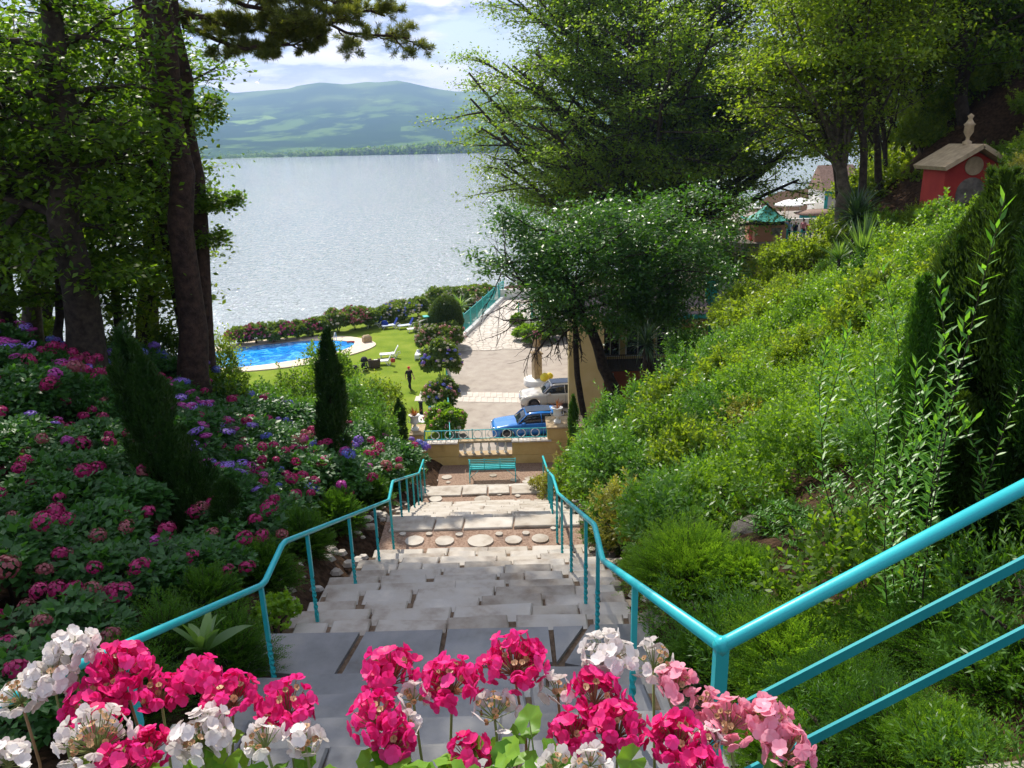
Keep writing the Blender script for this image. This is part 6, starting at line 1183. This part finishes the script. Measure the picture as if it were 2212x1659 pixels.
# ------------------------------------------------------------------ hydrangeas of the left bank
PET = {k: [flower_ball(np.random.default_rng(i*3+j), 70, (.085, .10, .075)[j], None, .036, (.85, .7, .9)[j]) for j in range(3)] for i, k in enumerate(('crimson', 'dusky', 'magenta', 'violet', 'blueh'))}
for k, ms_ in PET.items():
    for me in ms_: me.materials.append(G[k])
def hydrangea(seed, cols, nh, lace=False):
    r = np.random.default_rng(seed); t = thing('hydrangea_shrub', None, None); n = 2400; rad = (.82, .82, .52)
    P, o, k = lump_points(r, n, rad, 20, .38, inner=.2); s = r.uniform(.6, 1.25, n); D = unit(o*(1, 1, .1)+rdir(r, n)*.7+(0, 0, .12)); leafobj('foliage', G['hyd'], t, r, P, D, unit(o*.5+rdir(r, n)*.45+(0, 0, 1.)), .115*s, .078*s, .14, False, r.random(20)[k]*.4+r.random(n)*.6)
    stems(r, 7, .6, .7, .012).build('stem', bark, t)
    for i in range(nh):
        d = rdir(r, 1)[0]; d[2] = abs(d[2])*.8+.25; d = unit(d); p = d*np.array(rad)*1.0; p[2] += rad[2]*.85+.04; c = cols[r.integers(len(cols))]; o2 = link('flower_head', PET[c][r.integers(3)], None, t, p); o2.rotation_euler = tuple(r.uniform(-.5, .5, 3)); sc_ = r.uniform(.9, 1.5); o2.scale = (sc_, sc_, sc_*(.45 if lace else 1))
    return t
HP = {'crimson': [Proto(hydrangea(1, ['crimson', 'crimson', 'dusky'], 11)), Proto(hydrangea(2, ['crimson', 'dusky', 'magenta'], 9)), Proto(hydrangea(3, ['crimson'], 10))],
      'violet': [Proto(hydrangea(4, ['violet', 'magenta'], 12, True)), Proto(hydrangea(5, ['violet', 'magenta', 'magenta'], 11, True))],
      'blue': [Proto(hydrangea(6, ['blueh', 'violet'], 8)), Proto(hydrangea(7, ['blueh', 'blueh', 'magenta'], 6))],
      'plain': [Proto(hydrangea(8, ['crimson', 'dusky'], 3))]}
r = np.random.default_rng(303)
ys_ = np.arange(3.4, 22.5, 1.02); cnt = 0
for iy, y_ in enumerate(ys_):
    for ix, x_ in enumerate(np.arange(-3.75, -14.5, -1.08)):
        x2 = x_+r.uniform(-.3, .3); y2 = y_+r.uniform(-.3, .3)
        if y_ < 9 and x_ > -3.4-(.15*y_): pass
        if abs(x2+4.0) < .5 and abs(y2-9.8) < .6: continue
        if -x2 > 4.5+y2*.62+1.5: continue          # far outside the picture on the left
        if y_ > 18 and x2 < -10.5: continue
        vx = 1106+x2/(y2*.953+5*.304)*1659
        if y2 > 10.5 and y2 < 17 and vx < 470: c = 'violet' if r.random() < .6 else 'crimson'
        elif y2 > 12.5 and x2 > -7.8: c = 'blue' if r.random() < .4 else ('crimson' if x2 > -5.5 and y2 < 18 else 'plain')
        elif y2 > 17: c = 'blue' if r.random() < .4 else 'plain'
        else: c = 'crimson' if r.random() < .62 else 'plain'
        pr = HP[c][r.integers(len(HP[c]))]; sc_ = r.uniform(.85, 1.15)*np.interp(y2, [3, 7, 20], [.62, .85, 1.15])
        band = 'near the bottom left corner' if y2 < 6.5 else 'beside the near handrail' if (y2 < 10 and x2 > -6) else 'at the left edge' if vx < 250 else 'in front of the dark left trunks' if y2 > 16.5 else 'left of the column conifer' if x2 > -7 else 'in the middle of the left bank'
        cn = {'crimson': 'crimson', 'violet': 'purple lacecap', 'blue': 'blue violet', 'plain': 'sparsely flowering dark leaved'}[c]
        pr.put(loc=(x2, y2, gz(x2, y2)-.08), rz=r.uniform(0, 6.28), scale=sc_, label='%s hydrangea, %s row from the front, %s out from the left handrail' % (cn, ORD[iy], ORD[ix]), cat='hydrangea', group='hydrangeas covering the left bank'); cnt += 1
print('hydrangeas', cnt)
# far, sunlit hydrangea mounds
FM = {}
for i, k in enumerate(('crimson', 'dusky', 'rose', 'palecream', 'blueh', 'violet')):
    me = flower_ball(np.random.default_rng(50+i), 26, .13, None, .10, .9); me.materials.append(G[k]); FM[k] = me
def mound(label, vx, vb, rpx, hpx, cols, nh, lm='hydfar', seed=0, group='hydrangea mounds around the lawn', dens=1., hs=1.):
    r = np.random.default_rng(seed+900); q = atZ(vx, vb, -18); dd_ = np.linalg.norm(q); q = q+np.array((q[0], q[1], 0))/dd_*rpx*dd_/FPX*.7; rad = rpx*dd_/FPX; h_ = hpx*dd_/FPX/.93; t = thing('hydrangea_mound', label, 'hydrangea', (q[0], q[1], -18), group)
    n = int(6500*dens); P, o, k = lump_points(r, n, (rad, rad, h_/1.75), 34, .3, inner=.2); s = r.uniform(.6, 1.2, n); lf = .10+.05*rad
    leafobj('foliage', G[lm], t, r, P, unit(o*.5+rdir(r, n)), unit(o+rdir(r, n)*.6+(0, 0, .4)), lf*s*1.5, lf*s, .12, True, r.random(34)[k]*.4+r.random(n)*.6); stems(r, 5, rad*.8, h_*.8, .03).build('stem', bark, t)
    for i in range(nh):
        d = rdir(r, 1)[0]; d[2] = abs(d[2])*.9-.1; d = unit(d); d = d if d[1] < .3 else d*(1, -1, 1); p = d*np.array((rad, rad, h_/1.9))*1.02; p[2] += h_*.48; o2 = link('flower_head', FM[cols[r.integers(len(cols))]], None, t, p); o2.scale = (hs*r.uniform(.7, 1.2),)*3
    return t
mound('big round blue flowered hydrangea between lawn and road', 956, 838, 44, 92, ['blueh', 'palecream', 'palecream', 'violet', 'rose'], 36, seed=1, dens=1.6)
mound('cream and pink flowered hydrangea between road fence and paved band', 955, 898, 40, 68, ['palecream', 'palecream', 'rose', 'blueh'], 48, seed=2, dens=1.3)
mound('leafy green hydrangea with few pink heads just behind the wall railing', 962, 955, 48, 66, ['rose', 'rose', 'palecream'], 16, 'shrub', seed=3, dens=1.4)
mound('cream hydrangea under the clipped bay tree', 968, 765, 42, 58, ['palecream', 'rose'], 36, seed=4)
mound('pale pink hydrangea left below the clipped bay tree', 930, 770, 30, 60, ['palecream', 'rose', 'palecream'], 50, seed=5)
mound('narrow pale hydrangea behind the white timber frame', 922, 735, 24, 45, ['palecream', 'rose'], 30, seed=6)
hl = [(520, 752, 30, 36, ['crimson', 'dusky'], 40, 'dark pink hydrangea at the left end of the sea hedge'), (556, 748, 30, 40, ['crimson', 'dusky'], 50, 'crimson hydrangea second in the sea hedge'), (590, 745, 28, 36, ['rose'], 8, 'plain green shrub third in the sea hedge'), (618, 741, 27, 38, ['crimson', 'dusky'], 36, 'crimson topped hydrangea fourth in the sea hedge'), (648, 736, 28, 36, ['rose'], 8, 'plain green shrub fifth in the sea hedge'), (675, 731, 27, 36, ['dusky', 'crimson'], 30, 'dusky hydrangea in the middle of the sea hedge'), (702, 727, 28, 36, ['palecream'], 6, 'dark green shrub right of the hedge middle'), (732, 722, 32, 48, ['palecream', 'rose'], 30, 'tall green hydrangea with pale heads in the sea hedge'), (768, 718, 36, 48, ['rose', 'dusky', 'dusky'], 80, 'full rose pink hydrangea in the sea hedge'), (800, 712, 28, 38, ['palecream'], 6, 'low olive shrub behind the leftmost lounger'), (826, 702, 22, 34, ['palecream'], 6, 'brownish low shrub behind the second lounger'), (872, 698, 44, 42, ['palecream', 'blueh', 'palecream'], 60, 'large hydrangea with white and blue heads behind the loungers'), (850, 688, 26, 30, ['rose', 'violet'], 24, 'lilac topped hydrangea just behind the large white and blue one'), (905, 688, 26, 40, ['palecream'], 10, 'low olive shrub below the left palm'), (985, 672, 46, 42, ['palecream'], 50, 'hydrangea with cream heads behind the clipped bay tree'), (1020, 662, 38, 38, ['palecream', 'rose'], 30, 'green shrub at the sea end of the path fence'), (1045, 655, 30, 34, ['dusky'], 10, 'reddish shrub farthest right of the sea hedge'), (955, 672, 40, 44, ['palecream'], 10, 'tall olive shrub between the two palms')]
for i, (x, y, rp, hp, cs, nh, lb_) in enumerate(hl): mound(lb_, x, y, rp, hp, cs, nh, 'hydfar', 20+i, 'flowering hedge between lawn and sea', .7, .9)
for i, (x, y, rp, hp, lb_) in enumerate(((1150, 745, 44, 34, 'low clipped shrub bed beyond the pedestal'), (1195, 738, 40, 40, 'dark shrub bed left of the house wall'), (1118, 712, 14, 32, 'small round shrub in the white planter'))): mound(lb_, x, y, rp, hp, ['palecream'], 0, 'bay' if i == 1 else 'shrub', 50+i, 'shrub beds beyond the road', .9)
# fern-like fill under the trees on the left, beyond the bank
# ------------------------------------------------------------------ low shrubs that cover the right bank
RB = {'bright': [Proto(shrub('bank_shrub', None, None, G['shrub'], (.75, .75, .5), 3000, .06, .034, 701+i, 20, .4)) for i in range(2)], 'olive': [Proto(shrub('bank_shrub', None, None, G['olive'], (.75, .75, .5), 3000, .085, .028, 711+i, 20, .4)) for i in range(2)],
      'dark': [Proto(shrub('bank_shrub', None, None, G['wood'], (.75, .75, .45), 2600, .07, .035, 721+i, 18, .42)) for i in range(2)], 'gold': [Proto(shrub('bank_shrub', None, None, G['gold'], (.7, .7, .5), 2600, .06, .03, 751, 16, .42))], 'tall': [Proto(shrub('bank_shrub', None, None, G['woodr'], (.7, .7, .75), 3400, .09, .045, 761, 18, .4, shoots=2.))],
      'litter': [Proto(shrub('bank_shrub', None, None, G['yewd'], (.7, .7, .35), 2600, .05, .012, 731, 18, .42, up=.8))], 'sun': [Proto(shrub('undergrowth_shrub', None, None, G['woodr'], (1.3, 1.3, .8), 3200, .13, .08, 741+i, 18, .42)) for i in range(2)]}
r = np.random.default_rng(900); nb_ = 0
for iy, y_ in enumerate(np.arange(2.6, 27, .98)):
    for ix, x_ in enumerate(np.arange(1.75 if y_ > 3.5 else 2.2, 16, 1.02)):
        x2, y2 = x_+r.uniform(-.3, .3), y_+r.uniform(-.3, .3)
        if x2 > y2*.72+2.2 or (y2 > 18.5 and x2 < 4.2) or (y2 > 22 and x2 < 6): continue
        if y2 > 15 and x2/y2 > .535 and x2/y2 < .64: continue
        if y2 < 7 and x2 < 2.0 and y2 > 3: k = 'litter'
        elif y2 < 6.4: k = 'dark' if r.random() < .6 else 'litter'
        elif x2 < 1.1+y2*.17: k = 'olive' if r.random() < .7 else 'dark'
        elif x2 > 11.5: k = 'dark'
        else: k = 'bright' if r.random() < .6 else 'olive'
        if y2 > 7: q0_ = r.random(); k = 'gold' if q0_ < .05 else 'tall' if q0_ < .16 else 'dark' if q0_ < .26 else k  # extra dark shrubs scattered in as shadow gaps between the brighter ones
        if abs(x2-2.2) < .9 and 5.6 < y2 < 8: continue
        sc_ = r.uniform(.8, 1.3)*np.interp(y2, [3, 8, 14, 20], [.85, .9, 1.15, .95]); q_ = 'near the lower bars' if y2 < 5 else 'around the feathery yews' if y2 < 8 else 'along the right handrail' if x2 < 1.1+y2*.1 else 'halfway up the right bank' if x2 < .35*y2+1 else 'high on the right bank'
        n_ = {'bright': 'low bright green shrub', 'olive': 'low mid green shrub', 'dark': 'low dark leafy shrub', 'gold': 'low golden green shrub', 'tall': 'taller broad leaved shrub', 'litter': 'low fine leaved dark shrub'}[k]
        RB[k][r.integers(len(RB[k]))].put(loc=(x2, y2, gz(x2, y2)-.1), rz=r.uniform(0, 6.28), scale=sc_, label='%s, %s row from the front, %s out from the right handrail' % (n_, ORD[iy], ORD[ix]), cat='shrub', group='low shrubs covering the right bank'); nb_ += 1
for iy, y_ in enumerate(np.arange(24, 56, 2.3)):
    for ix, x_ in enumerate(np.arange(7, 34, 2.3)):
        x2, y2 = x_+r.uniform(-.8, .8), y_+r.uniform(-.8, .8); z2 = gz(x2, y2)
        if x2/y2 > .78 or x2/y2 < .30 or z2 < -14 or (y2 > 45 and x2 < 20): continue
        if x2/y2 < .66 and x2/y2 > .5 and y2 < 30: continue
        vs_ = 1106+x2/(y2*.953-z2*.304)*1659; RB['sun'][r.integers(2)].put(loc=(x2, y2, z2-.15), rz=r.uniform(0, 6.28), scale=r.uniform(.7, 1.15), label='leafy undergrowth of the right wood, %s tier up, %s from the left' % (ORD[iy], ORD[ix]), cat='shrub', group='undergrowth of the right wood'); nb_ += 1
print('bank shrubs', nb_)
# trees farther back that close the right wood
for i, (x, yy, d_, lb_) in enumerate(((1960, 44, 120, 'far tree filling the gap left of the tall smooth trunk'), (2060, 46, 100, 'far tree behind the trunks above the shrine'), (2150, 44, 60, 'far tree high at the right edge'), (1880, 52, 170, 'far pale tree above the villa roof'), (2230, 38, 120, 'dark tree beyond the right edge'))):
    q = atY(x, 330, yy); q2 = atY(x, d_, yy); tree('woodland_tree', lb_, 'tree', [(q[0], yy, gz(q[0], yy)-.3), tuple(q), tuple(atY(x-8, d_, yy)), tuple(atY(x-12, d_-250, yy))], .25, tuple(q2+np.array((0, 0, -1.2))), (5.2, 4.5, 5.2), 30, 24000, .17, G['woodr'] if i != 4 else G['wood'], bark, 150+i, t0=.3, clump=.7, flat=.35, group='trees of the wood on the right', nsub=6, horiz=.8, limb_r=.38)
# ------------------------------------------------------------------ geraniums in the foreground
def petal_fan():
    """one rounded petal, base at origin, along +x"""
    a_ = np.linspace(-1, 1, 11); P = [(0, 0, 0)]+[(.55+.45*math.cos(q*1.85)-.05*(abs(q) < .1), .47*math.sin(q*1.85), 0) for q in a_]; P = np.array(P); P[:, 2] = .10*(1-((P[:, 0]-.6)/.6)**2)-.10*np.abs(P[:, 1]); return P
PF = petal_fan()
def floret_mesh(r, centers, normals, R, tintb):
    V = []; F = []; T = []
    for c, n_ in zip(centers, normals):
        u_ = unit(np.cross(n_, rdir(r, 1)[0])); v_ = np.cross(n_, u_); op = r.uniform(.1, .8); tb = tintb*r.uniform(.2, 1.)
        for k in range(5):
            a_ = k*1.2566+r.uniform(-.13, .13); e = u_*math.cos(a_)+v_*math.sin(a_); s_ = np.cross(n_, e); e2 = unit(e+n_*op); n2 = np.cross(e2, s_)
            sc_ = R*r.uniform(.85, 1.1); Q = PF*sc_; curl = r.uniform(-.1, .4); o = len(V)
            for p in Q: V.append(c+e2*p[0]+s_*p[1]*.98+n2*(p[2]*1.2-curl*p[0]*p[0]/sc_*.3))
            F += [(o, o+i, o+i+1) for i in range(1, 11)]; T += [tb+r.uniform(-.25, .25)]*10
    return V, F, T
def gera_head(name, kind, label, vx, vy, rpx, zc, seed, dead=.0, group='geranium heads in the foreground planter'):
    r = np.random.default_rng(seed); p = ray(vx, vy)*zc; Rh = rpx*zc/FPX; t = thing(name, label, 'flower', p, group)
    fr = .0150*(zc/1.3)**.3; n = int(np.clip(5.2*(Rh/fr)**2*.80, 14, 74)); lop = unit(rdir(r, 1)[0]*(1, .6, .5)); C_ = []; Nn = []
    i = 0
    while len(C_) < n and i < 4000:
        i += 1; d = rdir(r, 1)[0]
        if d[2] < -.5 or (d@lop > .55 and r.random() < .7): continue
        c = d*Rh*np.array((1, 1, .82))*r.uniform(.66, .97)
        if all(np.linalg.norm(c-q) > fr*.78 for q in C_): C_.append(c); Nn.append(unit(d+r.normal(size=3)*.38))
    C_ = np.array(C_); Nn = np.array(Nn); nd = int(dead*len(C_)); idx = np.argsort(-(Nn@unit(np.array((0.2, -.5, .9)))))  # withered ones sit at the crown of the head
    dd_ = set(idx[:nd].tolist()); live = [i for i in range(len(C_)) if i not in dd_]
    Ci, Ni = C_[live], Nn[live]
    if dead < .3 and len(live) > 4: kk = r.choice(len(live), max(3, len(live)//2)); Ci = np.concatenate([Ci, C_[live][kk]*.62]); Ni = np.concatenate([Ni, Nn[live][kk]])
    V, F, T = floret_mesh(r, Ci, Ni, fr*.98, .9); link('flower_cluster', npmesh('flower_cluster', np.array(V), np.array(F), np.clip(T, 0, 1), True), G[kind], t)
    if nd:
        V, F, T = floret_mesh(r, C_[list(dd_)]*.82, Nn[list(dd_)], fr*.42, .9); link('withered_florets', npmesh('withered_florets', np.array(V), np.array(F), np.clip(T, 0, 1)), G['dead'], t)
    b = MB()
    for c in C_: b.tube([np.array((0, 0, -Rh*.45)), c*.5+(0, 0, -Rh*.2), c*.97], [.0011, .0009, .0008], 4, cap=False)
    b.build('flower_stalks', stemm if kind in ('whitep',) else stembr, t)
    e = np.array((r.uniform(-.04, .04), r.uniform(-.05, .02), -.30-r.uniform(0, .08))); b = MB(); b.tube([(0, 0, -Rh*.42), e*.5+r.normal(size=3)*.008, e], [.0022, .0026, .003], 7); b.build('stem', stemm if r.random() < .6 else stembr, t)
    return t
gh = [('hot', 262, 1448, 66, 1.32, .06, 'tall hot pink head at the left beside the white double head'), ('hot', 205, 1520, 62, 1.28, .12, 'hot pink head below and left of the tall one'), ('hot', 345, 1498, 52, 1.30, .22, 'hot pink head with orange centre, left of the left pair'), ('hot', 432, 1470, 56, 1.30, .05, 'rounded hot pink head left of the big domed one'), ('hot', 500, 1505, 58, 1.26, .10, 'big domed hot pink head at centre left'), ('hot', 620, 1525, 64, 1.26, .14, 'lone flat hot pink head left of the paving'), ('hot', 842, 1455, 66, 1.30, .06, 'flat topped hot pink head left of the middle trio'), ('hot', 975, 1475, 64, 1.28, .16, 'middle hot pink head of the trio over the steps'), ('hot', 1110, 1432, 70, 1.30, .10, 'highest hot pink head, right of the trio over the steps'),
      ('hot', 812, 1555, 60, 1.20, .14, 'hot pink head below the flat topped one'), ('hot', 852, 1605, 42, 1.18, .2, 'hot pink head lowest in the centre left stack'), ('hot', 1285, 1500, 58, 1.26, .10, 'hot pink head below the white head on the right'), ('hot', 1335, 1570, 66, 1.22, .08, 'wide hot pink head in the middle of the right mass'), ('hot', 1240, 1580, 50, 1.22, .08, 'hot pink head at the left of the right mass'), ('hot', 1465, 1600, 64, 1.20, .10, 'hot pink head under the light pink ones'), ('hot', 1015, 1632, 48, 1.18, .05, 'small hot pink head low in the centre among leaves'), ('hot', 320, 1615, 46, 1.18, .05, 'hot pink head low between two white heads on the left'), ('hot', 262, 1655, 55, 1.12, .1, 'hot pink head cut by the bottom edge on the left'), ('hot', 215, 1565, 48, 1.22, .1, 'hot pink head half hidden behind the large withered white one'), ('hot', 1520, 1655, 46, 1.15, .05, 'hot pink head cut by the bottom edge on the right'),
      ('whitep', 158, 1402, 48, 1.32, .03, 'highest white head at the far left'), ('whitep', 112, 1462, 56, 1.30, .10, 'white head below the highest white one'), ('whitep', 42, 1500, 50, 1.30, .35, 'half withered white head at the left edge'), ('whitep', 205, 1598, 78, 1.14, .42, 'large white head with brown withered centre'), ('whitep', 432, 1590, 66, 1.18, .15, 'full white head low at centre left'), ('whitep', 572, 1600, 46, 1.18, .45, 'sparse white head with brown side below the lone pink one'), ('whitep', 658, 1595, 40, 1.20, .25, 'small white head right of the sparse brown one'), ('whitep', 14, 1642, 42, 1.12, .0, 'white head cut by the bottom left corner'),
      ('whitep', 1312, 1415, 56, 1.32, .05, 'full white head highest on the right'), ('whitep', 1412, 1428, 46, 1.32, .35, 'cream white fading head beside the highest right one'), ('whitep', 892, 1505, 28, 1.26, .4, 'small white tuft behind the middle pink trio, left'), ('whitep', 880, 1570, 26, 1.22, .3, 'small white tuft beside the lower pink stack'), ('whitep', 1068, 1535, 52, 1.24, .6, 'mostly withered white head above the centre leaves'), ('whitep', 1205, 1490, 34, 1.28, .3, 'white floret tuft right of the highest pink head'), ('whitep', 1200, 1650, 36, 1.12, .5, 'fading white head at the bottom right of centre'), ('whitep', 1275, 1645, 32, 1.12, .4, 'fading white head at the bottom under the pink mass'), ('whitep', 1530, 1600, 34, 1.2, .2, 'white petals between hot pink and light pink heads'),
      ('lite', 1460, 1478, 42, 1.28, .15, 'small light pink head above the hot pink right one'), ('lite', 1575, 1562, 56, 1.22, .25, 'light pink head with withered top'), ('lite', 1655, 1555, 56, 1.22, .15, 'light pink head left half of the rightmost pair'), ('lite', 1700, 1615, 52, 1.18, .08, 'light pink head lowest at the far right'), ('lite', 1520, 1520, 34, 1.26, .35, 'small fading light pink head by the corner post')]
for i, (k, x, y, rp, zc, dd_, lb_) in enumerate(gh): gera_head('geranium_flower', k, lb_, x, y, rp, zc, 400+i, dd_)
# geranium leaves and the planter they grow from
r = np.random.default_rng(500)
def gleaf(b_, c, n_, R, r):
    u_ = unit(np.cross(n_, rdir(r, 1)[0])); v_ = np.cross(n_, u_); o = len(b_[0]); m_ = 22; b_[0].append(c)
    for ring_, fr_ in ((1, .5), (2, 1.)):
        for k in range(m_):
            a_ = k/m_*5.9+.2; rr_ = R*fr_*(1+(.08*math.cos(a_*8) if ring_ == 2 else 0)); h_ = R*(.10*fr_+.10*fr_*math.cos(a_*4)); b_[0].append(c+u_*rr_*math.cos(a_)+v_*rr_*math.sin(a_)+n_*h_)
    T = r.random()
    for k in range(m_-1): b_[1].append((o, o+1+k, o+2+k)); b_[1].append((o+1+k, o+1+m_+k, o+2+m_+k)); b_[1].append((o+1+k, o+2+m_+k, o+2+k)); b_[2] += [T]*3
lp = [(720, 1640, 14, 1.1), (1100, 1600, 16, 1.12), (1000, 1640, 12, 1.1), (1180, 1610, 9, 1.1), (330, 1560, 6, 1.15), (480, 1650, 8, 1.1), (860, 1655, 8, 1.1), (1350, 1650, 8, 1.1), (1600, 1650, 6, 1.15), (90, 1655, 8, 1.1), (250, 1660, 6, 1.05), (600, 1665, 8, 1.1)]
lbg = ['leafy geranium plant left of centre', 'leafy geranium plant in the centre', 'low leafy geranium beside the small pink head', 'leaves right of the centre plant', 'dark geranium leaves behind the left pink heads', 'geranium leaves under the full white head', 'geranium leaves under the lower pink stack', 'geranium leaves under the right pink mass', 'geranium leaves under the light pink heads', 'geranium leaves at the bottom left corner', 'geranium leaves under the large withered head', 'geranium leaves below the sparse white head']
for i, (x, y, n_, zc) in enumerate(lp):
    p = ray(x, y)*zc+(0, 0, -.075); t = thing('geranium_plant', lbg[i], 'plant', p, 'leafy geranium plants in the planter'); b_ = [[], [], []]; b = MB()
    for k in range(int(n_*1.5)):
        c = r.normal(size=3)*(.062, .045, .030); c[2] = min(c[2], .05) ; nn_ = unit(rdir(r, 1)[0]*.8+(0, -.25, 1)); gleaf(b_, c, nn_, r.uniform(.014, .027), r); b.tube([c*.2+(0, 0, -.16), c*.7+(0, 0, -.05), c], [.0018, .0015, .0012], 5, cap=False)
    link('foliage', npmesh('foliage', np.array(b_[0]), np.array(b_[1]), np.array(b_[2])), G['gera'], t); b.build('stem', stemm, t)
t = thing('stone_planter', 'long stone planter trough holding the geraniums', 'planter', (0, .92, -1.45)); MB().box((-.15, 0, 0), (2.3, .5, .5), 0, .02).build('trough', stone, t); MB().box((-.15, 0, .255), (2.15, .36, .02)).build('soil_bed', soil, t)
# pale coping stone at the bottom right corner and rocks
q = atY(2165, 1668, 2.5); o = MB().box((0, 0, -.15), (.30, .16, .3), .1, .03).build('coping_stone', slab, None, loc=(q[0]+.05, 2.5, q[2])); tag(o, 'flat pale coping stone at the bottom right corner', 'stone')
def rockobj(label, vx, vy, Yq, s_, seed, m=rock, cat='rock'):
    r = np.random.default_rng(seed); q = atY(vx, vy, Yq); b = MB(); n_ = 14; V = []
    for z_, rd in ((-.5, .9), (-.15, 1.05), (.2, .95), (.42, .6), (.5, .1)): V += [(rd*math.cos(a_)*r.uniform(.85, 1.15)*s_[0], rd*math.sin(a_)*r.uniform(.85, 1.15)*s_[1], z_*s_[2]) for a_ in np.arange(n_)*6.283/n_]
    b.add(V, [(k*n_+j, k*n_+(j+1) % n_, (k+1)*n_+(j+1) % n_, (k+1)*n_+j) for k in range(4) for j in range(n_)]+[tuple(range(4*n_, 5*n_))], False); return tag(b.build('rock', m, None, loc=q), label, cat)
rockobj('large weathered rock beside the thin conifer near the house', 1335, 938, 26, (.9, .6, 1.0), 1); rockobj('flat pale rock below the weathered one', 1305, 975, 24.5, (.55, .4, .3), 2); rockobj('rounded brown rock behind the bright yew', 1640, 1150, 7.6, (.28, .25, .35), 3)
# ------------------------------------------------------------------ sea haze
hb = MB().box((0, 3700, 170), (15400, 8600, 400)); hb.v = [tuple(v) for v in hb.v]
hm = bpy.data.materials.new('sea_haze'); hm.use_nodes = True; nt = hm.node_tree; nt.nodes.remove(nt.nodes['Principled BSDF']); pv = N(nt, 'ShaderNodeVolumePrincipled'); pv.inputs['Color'].default_value = (.40, .62, 1, 1); pv.inputs['Density'].default_value = .00016; pv.inputs['Anisotropy'].default_value = .3
nt.links.new(pv.outputs[0], nt.nodes['Material Output'].inputs['Volume'])
tag(hb.build('haze', hm), kind='stuff')
